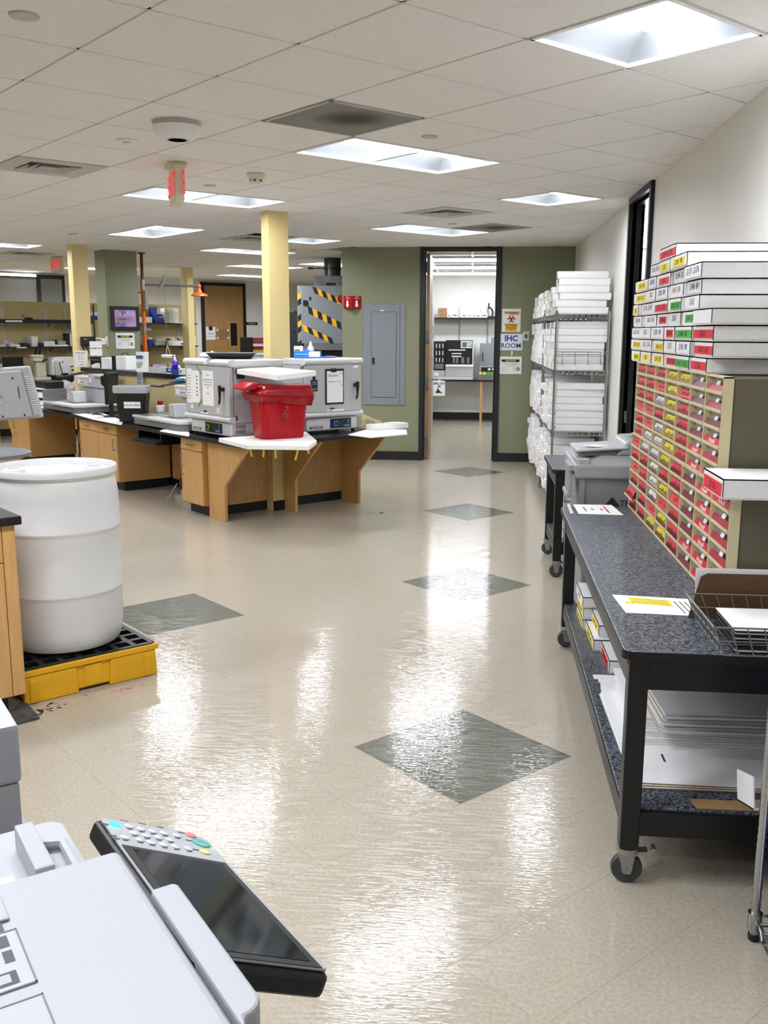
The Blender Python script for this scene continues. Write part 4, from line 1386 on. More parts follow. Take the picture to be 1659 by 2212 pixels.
# wooden core under the worktop (far side cabinets seen through the knee spaces)
c_ = MB(); c_.box(.56, .60, .46, 1.85, .09, CT_Z - .04); c_.box(.56, .60, 2.86, 4.05, .09, CT_Z - .04); c_.box(.80, 1.60, .30, 4.8, .09, CT_Z - .04); c_.box(.60, .80, .45, 4.0, .09, CT_Z - .04)
o = c_.build('bench_core', m_wood, None, loc=isl(0, 0), rz=R45)
tag(o, 'wooden cabinet block forming the far half of the lab island', 'bench core')
kk = MB(); kk.box(.85, 1.5, .36, 4.7, 0, .09); kk.box(.58, .60, .46, 4.0, 0, .09); kk.build('kick_board', m_black_trim, o)


def handle(parent, p0, p1, out, m=m_steel):
    p0, p1, out = Vector(p0), Vector(p1), Vector(out)
    h_ = MB(); h_.tube([p0, p0 + out, p1 + out, p1], .0048, 8)
    return h_.build('handle', m, parent, smooth=True)


def base_cabinet(label, u0, u1, doors, w0=-.062):
    """cabinet fronts look along -w"""
    t = thing('base_cabinet', label, 'cabinet', isl(0, u0), R45)
    L = u1 - u0
    MB().box(w0 + .02, .54, .0, L, .10, CT_Z - .038).build('body', m_wood_edge, t)
    MB().box(w0 + .075, .52, .02, L - .02, 0, .10).build('kick_board', m_black_trim, t)
    dw = L / doors
    for k in range(doors):
        a, b = k * dw + .003, (k + 1) * dw - .003
        dr = MB().box(w0, w0 + .0195, a, b, .598, CT_Z - .043).build('drawer', m_wood, t, bevel=.002)
        handle(dr, (w0, (a + b) / 2 - .048, .648), (w0, (a + b) / 2 + .048, .648), (-.028, 0, 0))
        do = MB().box(w0, w0 + .0195, a, b, .103, .592).build('door', m_wood, t, bevel=.002)
        y = b - .035 if k == 0 and doors == 1 else (a + .045 if k == 0 else a + .045)
        if doors == 2 and k == 1: y = b - .035
        handle(do, (w0, y, .44), (w0, y, .55), (-.028, 0, 0))
        MB().cyl((w0 - .004, y, .36), (w0, y, .36), .010, 12).build('lock', m_steel, do)
    return t


base_cabinet('narrow wooden base cabinet at the oven end of the island', 0.055, .452, 1)
base_cabinet('two door wooden base cabinet in the middle of the island', 1.86, 2.84, 2)
base_cabinet('wooden base cabinet at the far left end of the island', 4.46, 4.98, 1)
t = thing('slanted_board', 'slanted wooden support panel at the far left island end', 'panel', isl(0, 4.985), R45)
MB().prism([(0, 0), (.22, 0), (.22, .32), (.45, .70), (0, .70)], 'x', -.03, .0).build('support_panel', m_wood, t)


# ---- ovens -------------------------------------------------------------------
def oven(label, loc, rz, W, D, dial_m, hinge_left=True):
    """front looks along local -y, x grows to the right, base z = worktop"""
    t = thing('lab_oven', label, 'oven', loc, rz)
    for (x, y) in ((.06, .06), (W - .06, .06), (.06, D - .06), (W - .06, D - .06)):
        MB().cyl((x, y, 0), (x, y, .034), .018, 12).build('foot', m_black, t)
    MB().box(.03, W - .03, .035, D - .01, .030, .145).build('base', m_grey_lt, t, bevel=.008)
    MB().box(.005, W - .005, .055, D, .150, .655).build('body', m_grey, t, bevel=.004)
    MB().box(.0, W, .05, D + .005, .628, .69).build('top_cap', m_grey_lt, t, bevel=.012, seg=3)
    d = MB().box(.004, W - .004, .0, .05, .200, .632).build('door', m_grey, t, bevel=.012, seg=3)
    for z0, z1 in ((.150, .205), (.63, .692)):
        b = MB(); rr = (z1 - z0) / 2
        prof = []
        for k in range(9):
            an = PI / 2 + PI * k / 8; prof.append((.03 + math.cos(an) * .042, (z0 + z1) / 2 + math.sin(an) * rr))
        prof += [(.055, z0), (.055, z1)]
        b.prism(prof, 'x', -.012, W + .012)
        b.build('bumper_rail', m_grey_lt, d, smooth=True)
    xh = W - .085
    hb = MB(); hb.cyl((xh, 0, .44), (xh, -.035, .44), .018, 14); hb.build('handle_hub', m_black, d, smooth=True)
    h_ = MB(); h_.prism([(xh - .018, .475), (xh + .02, .475), (xh + .018, .42), (xh + .004, .33), (xh - .012, .305), (xh - .020, .315), (xh - .008, .36), (xh - .016, .43)], 'y', -.052, -.034)
    h_.build('door_handle', m_black, d, bevel=.006)
    pw = .30 * W
    px0 = W * (.38 if rz < 0 else .46)
    MB().box(px0, px0 + pw * 1.25, .028, .036, .045, .132).build('control_panel', m_black, t, bevel=.002)
    dl = MB(); dl.cyl((px0 + .06, .018, .088), (px0 + .06, .028, .088), .026, 20); dl.build('dial', dial_m, t, smooth=True)
    MB().cyl((px0 + .06, .012, .088), (px0 + .06, .018, .088), .016, 16).build('dial_cap', m_black, t)
    MB().box(px0 + pw * .8, px0 + pw * 1.15, .0265, .028, .055, .073).build('blue_plate', mat('blue_plate', '#2a7fd0', .5), t)
    tr = MB()
    for k in range(3): tr.box(px0 + pw * 1.05, px0 + pw * 1.1, .0265, .028, .085 + .014 * k, .089 + .014 * k)
    tr.build('indicator', m_ink_white, t)
    np_ = MB().box(.06, .21, .0325, .035, .048, .072).build('name_plate', m_grey_dk, t)
    txt(t, 'Fisher Scientific', .017, m_ink_white, (.135, .032, .060), (1, 0, 0), (0, 0, 1))
    MB().box(W * .42, W * .50, -.0012, 0, .225, .238).build('model_plate', m_black, d)
    MB().box(W * .36, W * .42, -.001, 0, .208, .222).build('paper_strip', m_paper, d); MB().box(W * .45, W * .53, -.001, 0, .208, .222).build('paper_strip', m_paper, d)
    xs = -.001 if not hinge_left else .005
    for z in (.19, .60):
        g = MB(); xx = -.004 if hinge_left else W - .002
        g.box(xx, xx + .008, .045, .075, z - .02, z + .02); g.build('hinge', m_steel, t)
    # vent slots in the visible side of the base
    v = MB()
    xx = W - .031 if rz < 0 else .029
    for r_ in range(2):
        for k in range(6): v.box(xx, xx + .002, .08 + k * .017, .087 + k * .017, .052 + r_ * .046, .088 + r_ * .046)
    v.build('vent_slots', m_black, t)
    return t, d


m_dial_g = mat('green_dial', '#58b04a', .5)
m_dial_b = mat('blue_dial', '#2f7fd8', .4)
LOu, LOw, LOW_ = .345, -.05, .775
ov1, dr1 = oven('left grey lab oven with taped white notes on its door', isl(LOw, LOu, CT_Z), -R45, LOW_, .56, m_dial_g, False)
ROu, ROw, ROW_ = -.45, .735, .645
ov2, dr2 = oven('right grey lab oven with a black framed whiteboard on its door', isl(ROw, ROu, CT_Z), R45, ROW_, .375, m_dial_b, True)


def on_oven(name, label, cat, loc, rz, x0, x1, z0, z1, m, th=.002):
    t = thing(name, label, cat, loc, rz)
    MB().box(x0, x1, -th - .0005, -.0005, z0, z1).build('sheet', m, t)
    return t


L1 = isl(LOw, LOu, CT_Z)
t = on_oven('taped_note', 'long white printed strip taped on the left oven door edge', 'note', L1, -R45, .045, .135, .29, .60, m_paper, .004)
for k in range(9): MB().box(.055, .115, -.0052, -.0045, .33 + k * .026, .334 + k * .026).build('text_line', m_ink_soft, t)
t = on_oven('taped_note', 'white sheet under green tape on the left oven door', 'note', L1, -R45, .137, .27, .30, .585, m_paper)
for k in range(6): MB().box(.215, .235, -.0032, -.0025, .36 + k * .033, .376 + k * .033).build('text_block', m_ink_soft, t)
for z, a in ((.59, 40), (.30, -40)):
    g = MB(); g.m = Matrix.Translation((.27, -.004, z)) @ Matrix.Rotation(math.radians(a), 4, 'Y'); g.box(-.05, .05, -.001, .001, -.006, .006); g.build('green_tape', m_grn_lab, t)
t = on_oven('taped_note', 'white printed notice in the middle of the left oven door', 'note', L1, -R45, .325, .515, .285, .59, m_paper)
txt(t, 'Ovens', .017, m_ink, (.42, -.0032, .55))
for k, s in enumerate(('PLEASE LABEL EVERYTHING', 'YOU PUT IN THE OVEN', 'WITH NAME AND TIME', '(60 C)', 'Thank you')): txt(t, s, .0135, m_ink_soft, (.42, -.0032, .51 - .022 * k - (.03 if k > 3 else 0)))
t = on_oven('door_sticker', 'small white sticker low on the left oven door', 'sticker', L1, -R45, .10, .14, .245, .275, m_paper)
t = on_oven('tape_patch', 'cream tape patch by the left oven handle', 'sticker', L1, -R45, .56, .62, .225, .275, m_cream)
t = on_oven('tape_strip', 'short white tape strip on the upper rail of the left oven', 'tape', isl(LOw - .014, LOu, CT_Z), -R45, .38, .45, .648, .672, m_paper)
L2 = isl(ROw, ROu, CT_Z)
t = thing('door_whiteboard', 'black framed clip whiteboard with blue writing on the right oven door', 'whiteboard', L2, R45)
MB().box(.215, .425, -.012, -.0005, .27, .595).build('backing', m_black, t, bevel=.004)
MB().box(.228, .412, -.0135, -.012, .287, .575).build('white_surface', m_white, t)
MB().box(.275, .335, -.02, -.012, .565, .60).build('clip', m_black, t, bevel=.003)
txt(t, 'Blockers', .036, m_ink_blue, (.300, -.0142, .535), name='handwriting', shear=.2, sx=.9)
txt(t, '11-9', .022, m_ink_blue, (.385, -.0142, .55), name='handwriting', shear=.2)
txt(t, 'load out  11 pm', .024, m_ink_blue, (.315, -.0142, .48), name='handwriting', shear=.2)
txt(t, 'Th', .022, m_ink_blue, (.39, -.0142, .445), name='handwriting', shear=.2)
txt(t, '______', .014, m_grey_dk, (.37, -.0125, .276), name='print')
t = on_oven('oven_tag', 'small black label with blue lines beside the whiteboard', 'label', L2, R45, .055, .13, .395, .50, m_black)
for k in range(3): MB().box(.07, .115, -.0034, -.0026, .455 + .013 * k, .462 + .013 * k).build('blue_line', m_dial_b, t)
txt(t, 'CAUTION', .012, m_ink_white, (.0925, -.0032, .415))
MB().box(.075, .105, -.006, -.0005, .50, .53).build('hanging_tab', m_black, t)
t = on_oven('tape_strip', 'cream tape strip on the upper rail of the right oven', 'tape', isl(ROw, ROu - .014, CT_Z), R45, .52, .59, .648, .668, m_cream)
t = on_oven('tape_strip', 'white tape patch below the upper rail of the right oven', 'tape', L2, R45, .545, .60, .598, .622, m_paper)
t = on_oven('tape_strip', 'wide white tape strip low on the right oven door', 'tape', L2, R45, .30, .43, .205, .222, m_paper)
# black label on the side of the left oven
t = thing('side_label', 'small black label on the side of the left oven', 'label', isl(LOw, LOu - LOW_ + .004, CT_Z), R45)
MB().box(.08, .16, -.003, -.0005, .53, .62).build('sheet', m_black, t)

TOP = CT_Z + .692
# things on top of the ovens
wA, uA = at_z(560, 772, TOP)
t = thing('black_tray', 'shallow black plastic tray lying on top of the left oven', 'tray', isl(.18, -.10, TOP), R45 - .55)
tr = MB(); tr.frustum((-.17, .17, -.12, .12), (-.215, .215, -.155, .155), .0, .05)
tr.build('tray_body', m_black, t, bevel=.006)
MB().box(-.222, .222, -.162, .162, .046, .052).build('tray_rim', mat('black_rim', '#232425', .35), t, bevel=.002)
t = thing('folded_cloth', 'crumpled white wipe bag on top of the left oven', 'bag', isl(.16, .25, TOP), R45)
for k in range(5): MB().sphere((random.uniform(-.05, .05), random.uniform(-.05, .05), .026), .05, 10, 7, sz=.5).build('crumple', m_paper, t, smooth=True)
t = thing('loop_tube', 'looped white tube arching on the left oven top', 'tube', isl(.2, .26, TOP), R45)
MB().tube([(0, .05, .004), (0, .045, .04), (0, .02, .058), (0, -.01, .045), (0, -.02, .004)], .006, 8).build('tube', m_white, t, smooth=True)
t = thing('glove_box', 'bright blue carton glove box on top of the right oven', 'box', isl(.80, -.22, TOP), R45 - .75)
MB().box(-.02, .22, -.06, .06, 0, .062).build('carton', m_blue, t, bevel=.002)
MB().box(.12, .221, -.0612, -.060, .012, .060).build('white_panel', m_paper, t)
c_ = MB(); c_.sphere((.10, 0, .058), .05, 10, 6, sy=.7, sz=.4); c_.build('glove_tuft', mat('glove_blue', '#2b6fd0', .5), t)
txt(t, 'NITRILE GLOVES', .016, m_ink_white, (.055, -.0615, .036))
t = thing('small_carton', 'small blue and white carton behind the spray bottle', 'box', isl(.98, -.16, TOP), R45 - .75)
MB().box(-.02, .06, -.05, .05, 0, .058).build('carton', m_blue, t); MB().box(-.018, .058, -.0512, -.05, .03, .056).build('white_panel', m_paper, t)
t = thing('white_carton', 'upright white carton with grey print behind the glove box', 'box', isl(.93, -.08, TOP), R45 - .75)
MB().box(-.05, .03, -.03, .03, 0, .105).build('carton', m_paper, t); MB().box(-.045, .005, -.0312, -.03, .06, .075).build('print', m_grey_dk, t)
t = thing('spray_bottle', 'white pump spray bottle on top of the right oven', 'bottle', isl(.90, -.30, TOP), 0)
MB().lathe([(.001, 0), (.028, 0), (.03, .01), (.03, .085), (.024, .105), (.012, .112), (.012, .118)], 20).build('bottle_body', m_white, t, smooth=True)
MB().lathe([(.014, .112), (.014, .13), (.009, .134), (.009, .15), (.001, .152)], 16).build('pump_cap', m_white, t, smooth=True)
MB().lathe([(.0305, .045), (.0308, .047), (.0308, .053), (.0305, .055)], 20).build('green_band', m_grn_lab, t)
t = thing('wipe_packet', 'flat blue and white packet on the right oven top', 'packet', isl(1.10, -.30, TOP), R45)
MB().box(-.06, .06, -.04, .04, 0, .012).build('packet', m_blue, t, bevel=.003); MB().box(-.02, .062, -.042, .02, .0121, .014).build('flap', m_paper, t)

# ---- tray board, red bin, foam lid -------------------------------------------
ZT = .780
pts = [at(472, 946, z=ZT), at(534, 961, z=ZT), at(668, 963, z=ZT), at(684, 951, z=ZT)]
b3 = Vector(isl(.72, -.47, ZT)); b4 = Vector(isl(.02, -.46, ZT))
poly = [(p.x, p.y) for p in pts] + [(b3.x, b3.y), (b4.x, b4.y)]
cx = sum(p[0] for p in poly) / 6; cy = sum(p[1] for p in poly) / 6
t = thing('foam_board', 'white foam board with hanging yellow tape under the red bin', 'board', (cx, cy, CT_Z + .001))
MB().prism([(p[0] - cx, p[1] - cy) for p in poly], 'z', 0, ZT - CT_Z - .001).build('board', m_paper, t, bevel=.004)
for (u, v, ln, a) in ((540, 962, .09, -.15), (570, 964, .085, .05), (595, 965, .09, -.02), (645, 965, .11, .25), (663, 964, .06, -.3)):
    p = at(u, v, z=ZT - .03)
    m4 = Matrix.Translation((p.x - cx + .0, p.y - cy - .006, ZT - .035 - CT_Z)) @ Matrix.Rotation(a, 4, 'Y')
    g = MB(); g.m = m4; g.box(-.008, .008, -.001, .001, -ln, .02); g.build('yellow_tape', m_yel_lab, t)
p = at(545, 958, z=ZT); g = MB(); g.m = Matrix.Translation((p.x - cx, p.y - cy, ZT - CT_Z - .0005)) @ Matrix.Rotation(.4, 4, 'Z'); g.box(-.05, .04, -.03, .03, -.001, .0015); g.build('yellow_tape', m_yel_lab, t)

RB = Vector(isl(.26, -.72, ZT + .001)); RBR = math.radians(36)
t = thing('red_bin', 'red waste bin with tied red liner standing on the foam board', 'waste bin', RB, RBR)
HB = .445
prof = []


def rrect(w, d, r, n=5):
    out = []
    for cx_, cy_, a0 in ((w - r, -d + r, -90), (w - r, d - r, 0), (-w + r, d - r, 90), (-w + r, -d + r, 180)):
        for k in range(n):
            an = math.radians(a0 + 90 * k / (n - 1)); out.append((cx_ + r * math.cos(an), cy_ + r * math.sin(an)))
    return out


def loft(secs, caps=True):
    m = MB(); n = len(secs[0][0]); vs = []; fs = []
    for pts_, z in secs: vs += [(p[0], p[1], z) for p in pts_]
    for j in range(len(secs) - 1):
        for i in range(n): fs.append((j * n + i, j * n + (i + 1) % n, (j + 1) * n + (i + 1) % n, (j + 1) * n + i))
    if caps: fs += [tuple(range(n))[::-1], tuple(range((len(secs) - 1) * n, len(secs) * n))]
    return m._add(vs, fs)


loft([(rrect(.190, .125, .06), 0), (rrect(.197, .13, .07), .01), (rrect(.238, .160, .07), HB)]).build('bucket', m_red, t, smooth=True)
MB().box(-.205, -.15, -.140, -.115, .02, HB - .05).build('corner_rib', m_red, t, bevel=.01)
loft([(rrect(.248, .17, .07), HB - .022), (rrect(.256, .178, .07), HB - .018), (rrect(.256, .178, .07), HB), (rrect(.248, .17, .07), HB + .004)]).build('rim', m_red, t, smooth=True)
e_ = MB(); e_.prism([(-.27, HB - .02), (-.37, HB - .03), (-.375, HB - .012), (-.36, HB + .0), (-.30, HB + .03), (-.24, HB + .03)], 'y', -.16, .10); e_.build('rim_ear', m_red, t, bevel=.008)
MB().cyl((-.21, -.181, HB - .008), (-.21, -.177, HB - .008), .01, 12).build('rivet', m_paper, t)
# liner turned over the rim
rows = []
base = rrect(.250, .171, .07, 12)
random.seed(5)
for zi in range(7):
    row = []
    for k, (x, y) in enumerate(base):
        f = zi / 6
        puff = .026 * math.sin(PI * min(1, f * 1.1)) + .011 * math.sin(k * 1.9 + zi * .6) * f
        n_ = Vector((x, y)).normalized()
        fall = .15 * f * (0.75 + .35 * max(0, n_.x))
        drop = .05 * f * math.exp(-((n_.x + .02) ** 2) * 9) if n_.y < 0 else 0
        row.append((x + n_.x * puff, y + n_.y * puff, HB - .015 - fall - drop))
    row.append(row[0]); rows.append(row)
MB().sheet(rows).build('liner', m_red_bag, t, smooth=True)
kn = MB(); kn.sphere((-.02, -.215, HB - .175), .020, 10, 8); kn.build('liner_knot', m_red_bag, t, smooth=True)
kt = MB()
for k in range(5): kt.sphere((-.03 + random.uniform(-.014, .014), -.212 + random.uniform(-.006, .006), HB - .21 - .009 * k), .021, 9, 7, sy=.6)
kt.build('liner_tail', m_red_bag, t, smooth=True)

cor = [at(511.5, 797, y=8.02), at(599, 811, y=7.70), at(682.6, 801, y=8.05), at(590, 793, y=8.22)]
c0 = sum(cor, Vector()) / 4
zmin = min(p.z for p in cor) - .04
t = thing('foam_tray', 'white foam tray laid tilted across the top of the red bin', 'tray', (c0.x, c0.y, zmin))
ql = [p - Vector((c0.x, c0.y, zmin)) for p in cor]


def slab(q, dz0, dz1, inset=0.0):
    c = sum(q, Vector()) / 4
    q = [c + (p - c) * (1 - inset) for p in q]
    return MB()._add([tuple(p + Vector((0, 0, dz0))) for p in q] + [tuple(p + Vector((0, 0, dz1))) for p in q],
                     [(3, 2, 1, 0), (4, 5, 6, 7), (0, 1, 5, 4), (1, 2, 6, 5), (2, 3, 7, 6), (3, 0, 4, 7)])


slab(ql, -.042, -.006).build('tray', m_paper, t, bevel=.003)
for i in range(4):
    p, q_ = ql[i], ql[(i + 1) % 4]; c = sum(ql, Vector()) / 4
    pi, qi = c + (p - c) * .92, c + (q_ - c) * .92
    slab([p, q_, qi, pi], -.0062, 0).build('tray_edge', m_paper, t)
for k in range(9):
    f, g_ = random.uniform(.2, .8), random.uniform(.2, .8)
    p = (ql[0] * (1 - f) + ql[1] * f) * (1 - g_) + (ql[3] * (1 - f) + ql[2] * f) * g_
    MB().sphere(tuple(p + Vector((0, 0, -.008))), .03, 8, 6, sz=.25).build('tray_content', m_card, t, smooth=True)

# ---- absorbent pads and the clutter at the right end ---------------------------
def pad(label, pts, z0, th, sag=0):
    ps = [at(u, v, z=z0 + th) for u, v in pts]
    c = sum(ps, Vector()) / len(ps)
    t = thing('absorbent_pad', label, 'pad', (c.x, c.y, z0))
    MB().prism([(p.x - c.x, p.y - c.y) for p in ps], 'z', 0, th).build('pad', m_paper, t, bevel=.006, seg=2)
    return t


pad('white absorbent pad sticking out at the right worktop end', [(752, 938), (800, 944), (880, 937), (878, 928), (800, 925)], CT_Z + .0005, .012)
pad('white absorbent pad hanging over the edge left of the left oven', [(345, 930), (408, 941), (410, 936), (405, 925), (362, 924)], CT_Z + .0005, .012)
pad('long white absorbent pad on the worktop above the two door cabinet', [(152, 891), (200, 905), (262, 917), (268, 908), (210, 888), (160, 884)], CT_Z + .0005, .010)
pw_, pu_ = 1.40, -.55
t = thing('white_rack', 'long white open tray beside the right oven', 'tray', isl(1.42, -.52, CT_Z + .013), R45)
f_ = MB(); f_.box(0, .42, -.08, .06, 0, .006); f_.box(0, .42, -.08, -.07, .006, .05); f_.box(0, .42, .05, .06, .006, .05); f_.box(0, .01, -.07, .05, .006, .05); f_.box(.41, .42, -.07, .05, .006, .05)
f_.build('tray', m_paper, t, bevel=.002)
t = thing('stained_panel', 'stained cream plastic wedge beside the right oven', 'holder', isl(1.44, -.36, CT_Z + .013), R45 - .5)
f_ = MB(); f_.prism([(0, 0), (.20, 0), (.20, .07), (.15, .085), (0, .15)], 'y', .0, .014); f_.build('wedge', mat('stained_cream', '#cfc49a', .6, noise=.35, nscale=22, color2='#8a7a4a', contrast=(.3, .5)), t)
MB().box(.0, .02, .0145, .10, 0, .12).build('side_wall', m_cream, t)
t = thing('white_carton', 'small white carton in the tray at the right worktop end', 'box', isl(1.62, -.53, CT_Z + .02), R45)
MB().box(0, .14, -.04, .04, 0, .05).build('carton', m_paper, t)

# ---- embedding consoles -----------------------------------------------------
def console(label, w, u, rz, s=1.6):
    t = thing('embedding_console', label, 'lab instrument', isl(w, u, CT_Z + .001), rz)
    X = s
    for (x0, x1, z, d0) in ((-.33, .33, (.012, .075), -.09),):
        MB().prism([(x0 * X, -.02), (x0 * X + .05, d0), (x1 * X - .05, d0), (x1 * X, -.02), (x1 * X, .43), (x0 * X, .43)], 'z', z[0], z[1]).build('plinth', m_grey_dk, t, bevel=.006)
    MB().prism([(-.12 * X, -.06), (-.10 * X, -.115), (.30 * X, -.115), (.34 * X, -.03), (.34 * X, .43), (-.12 * X, .43)], 'z', .075, .105).build('work_plate', m_grey_lt, t, bevel=.008)
    MB().box(-.345 * X, -.125 * X, -.075, .36, .075, .10).build('cold_plate_unit', m_grey_lt, t, bevel=.006)
    MB().box(-.335 * X, -.135 * X, -.065, .33, .1005, .104).build('cold_plate', m_steel, t, bevel=.002)
    MB().box(-.06 * X, .16 * X, .0, .26, .1055, .109).build('heated_plate', m_steel, t, bevel=.002)
    f_ = MB(); f_.prism([(.02, .1095), (.17, .1095), (.13, .235), (.02, .235)], 'y', .04, .20); f_.build('paraffin_spout_hood', m_grey, t, bevel=.008)
    MB().box(-.02, .015, .06, .14, .1095, .20).build('dispenser', m_black, t, bevel=.003)
    MB().box(-.10 * X, .10 * X, .28, .43, .1055, .275).build('tank_lower', m_grey, t, bevel=.01)
    MB().box(.105 * X, .33 * X, .28, .43, .1055, .275).build('tank_lower', m_grey, t, bevel=.01)
    MB().box(-.16 * X, .055 * X, .25, .435, .28, .40).build('tank_upper', m_grey_lt, t, bevel=.012)
    MB().box(.06 * X, .335 * X, .25, .435, .28, .43).build('tank_upper', m_grey, t, bevel=.012)
    MB().box(.08 * X, .115 * X, .2485, .25, .34, .39).build('tank_label', m_paper, t); MB().box(.18 * X, .28 * X, .2485, .25, .385, .405).build('display', m_grey_dk, t); MB().box(-.13 * X, -.09 * X, .2485, .25, .31, .36).build('tank_label', m_paper, t)
    MB().box(-.08 * X, .0, .2485, .25, .31, .35).build('socket_plate', m_paper, t)
    g = MB()
    for k in range(3): g.box(-.07 * X + k * .035, -.07 * X + k * .035 + .015, .247, .2485, .32, .34)
    g.build('socket', m_black, t)
    a = MB(); a.tube([(.2 * X, .36, .43), (.2 * X, .34, .47), (.04 * X, .20, .44), (-.10 * X, .06, .40)], .009, 8); a.tube([(.04 * X, .20, .455), (-.06 * X, .12, .43)], .006, 6)
    a.build('magnifier_arm', m_black, t)
    MB().box(-.20 * X, -.09 * X, .02, .09, .385, .405).build('magnifier_light', m_black, t, bevel=.008)
    return t


console('grey embedding console with white hood at the middle of the island', .02, 3.42, -R45)
console('grey embedding console between the black bin and the left oven', .02, .93, -R45)
# small bits on the consoles
t = thing('glove_pile', 'bright blue gloves lying on the embedding console by the black bin', 'gloves', isl(.37, 1.22, CT_Z + .432), -R45)
for (x, y, r) in ((0, 0, .045), (.05, .01, .04), (-.06, 0, .035), (-.10, .01, .025)): MB().sphere((x, y, r * .45 + .002), r, 10, 7, sy=.7, sz=.5).build('glove', mat('glove_cyan', '#2a9be0', .4), t, smooth=True)
MB().box(-.16, -.05, -.03, .02, .001, .012).build('glove_cuff', mat('glove_blue2', '#2468c0', .4), t, bevel=.004)
t = thing('reagent_bottle', 'blue reagent bottle with red cap behind the black bin', 'bottle', isl(.33, 1.62, CT_Z + .001), 0)
MB().lathe([(.001, 0), (.045, 0), (.047, .01), (.047, .10), (.035, .13), (.02, .14)], 20).build('bottle_body', m_dkblue, t, smooth=True)
MB().lathe([(.0475, .10), (.0475, .16), (.03, .17), (.001, .172)], 20).build('upper_label', m_paper, t, smooth=True); MB().lathe([(.03, .172), (.03, .21), (.001, .212)], 16).build('cap', m_red, t, smooth=True)

# black bin on the worktop
t = thing('black_bin', 'black wastebasket with clear liner and Keep for 48Hrs label', 'waste bin', isl(.06, 1.69, CT_Z + .011), math.radians(5))
loft([(rrect(.125, .09, .03), 0), (rrect(.13, .095, .03), .005), (rrect(.165, .125, .035), .36)]).build('bucket', m_black, t, smooth=True)
loft([(rrect(.172, .132, .035, 9), .295 + .0), (rrect(.178, .138, .035, 9), .33), (rrect(.176, .136, .035, 9), .368), (rrect(.16, .12, .03, 9), .372)], caps=False).build('liner', m_liner, t, smooth=True)
yl = -.115
lb = MB(); tilt = math.atan2(.03, .355); lb.m = Matrix.Translation((.02, -.1135, .175)) @ Matrix.Rotation(tilt, 4, 'X'); lb.box(-.085, .085, -.002, -.0005, -.033, .033)
lb.build('label_plate', m_paper, t)
txt(t, 'Keep for 48Hrs', .027, m_ink, (.02, -.1165, .175), (1, 0, 0), (0, -math.sin(tilt), math.cos(tilt)))
# black monitor seen from behind
t = thing('monitor', 'black monitor turned sideways behind the black bin', 'monitor', isl(.12, 2.32, CT_Z + .011), math.radians(0))
MB().box(-.03, .015, -.16, .16, .14, .48).build('screen_shell', m_black, t, bevel=.008)
MB().prism([(-.03, .3), (-.09, .36), (-.09, .44), (-.03, .46)], 'y', -.10, .10).build('back_bulge', m_black, t, bevel=.008)
MB().box(-.035, -.005, -.03, .03, .012, .2).build('stand_neck', m_black, t)
MB().lathe([(.001, 0), (.11, 0), (.11, .010), (.001, .014)], 24, (0, 0, 0)).build('stand_foot', m_black, t, smooth=True)
# cables and mouse on the pad
t = thing('black_cables', 'tangle of black cables on the white pad left of the black bin', 'cable', isl(.05, 2.66, CT_Z + .015), R45)
for k in range(5):
    MB().tube([(random.uniform(-.06, .06), .18 - .1 * k / 2 + random.uniform(-.02, .02), .008), (random.uniform(-.06, .06), .05, .028), (random.uniform(-.06, .06), -.04, .012), (.02, -.18 + .03 * k, .007)], .006, 6).build('cable', m_black, t)
# keyboard tray, computer and carton in the knee space
t = thing('keyboard', 'black keyboard on a pull-out tray under the worktop', 'keyboard', isl(-.08, 1.05, .605), -R45)
MB().box(-.30, .26, -.06, .22, -.012, .0).build('tray', m_black, t, bevel=.002)
MB().box(-.23, .22, -.05, .10, .0005, .018).build('key_bed', m_black_soft, t, bevel=.003)
kb = MB()
for r_ in range(5):
    for k in range(15): kb.box(-.215 + k * .0285, -.192 + k * .0285, -.042 + r_ * .027, -.019 + r_ * .027, .018, .024)
tag(kb.build('keys', mat('key_grey', '#2c2d2e', .5), t), kind='stuff')
for x in (-.26, .22): MB().box(x, x + .02, .0, .4, .0, CT_Z - .605 - .037).build('tray_slide', m_black, t)
t = thing('white_carton', 'scuffed white carton on the floor in the knee space', 'box', isl(.22, .72, 0), -R45)
MB().box(-.26, .22, -.02, .18, 0, .125).build('carton', m_cinder, t, bevel=.004)
t = thing('computer', 'small black computer lying on the scuffed white carton', 'computer', isl(.20, .72, .126), -R45)
MB().box(-.24, .20, -.03, .20, 0, .105).build('case', m_black, t, bevel=.004)
MB().box(-.03, -.01, -.0315, -.03, .02, .08).build('front_slot', m_grey_dk, t); MB().box(.08, .10, -.0315, -.03, .05, .07).build('status_label', m_paper, t)
t = thing('power_strip', 'small white power strip on the floor by the carton', 'power strip', isl(.22, 1.06, 0), -R45)
MB().box(-.09, .05, 0, .05, 0, .03).build('strip', m_cinder, t)
t = thing('hanging_cable', 'cables hanging in the knee space down to the computer', 'cable', isl(.2, .95, 0), -R45)
MB().tube([(.12, .05, .60), (.14, .04, .45), (.10, .05, .34), (.13, .06, .235)], .005, 6).build('cable', m_black, t)
MB().tube([(.10, .05, .60), (.10, .04, .40), (.14, .05, .30), (.10, .06, .235)], .004, 6).build('cable', m_black, t)
MB().tube([(-.05, -.03, .17), (-.10, -.05, .10), (-.18, -.06, .012), (-.24, -.06, .007)], .006, 6).build('white_cable', m_cinder, t)

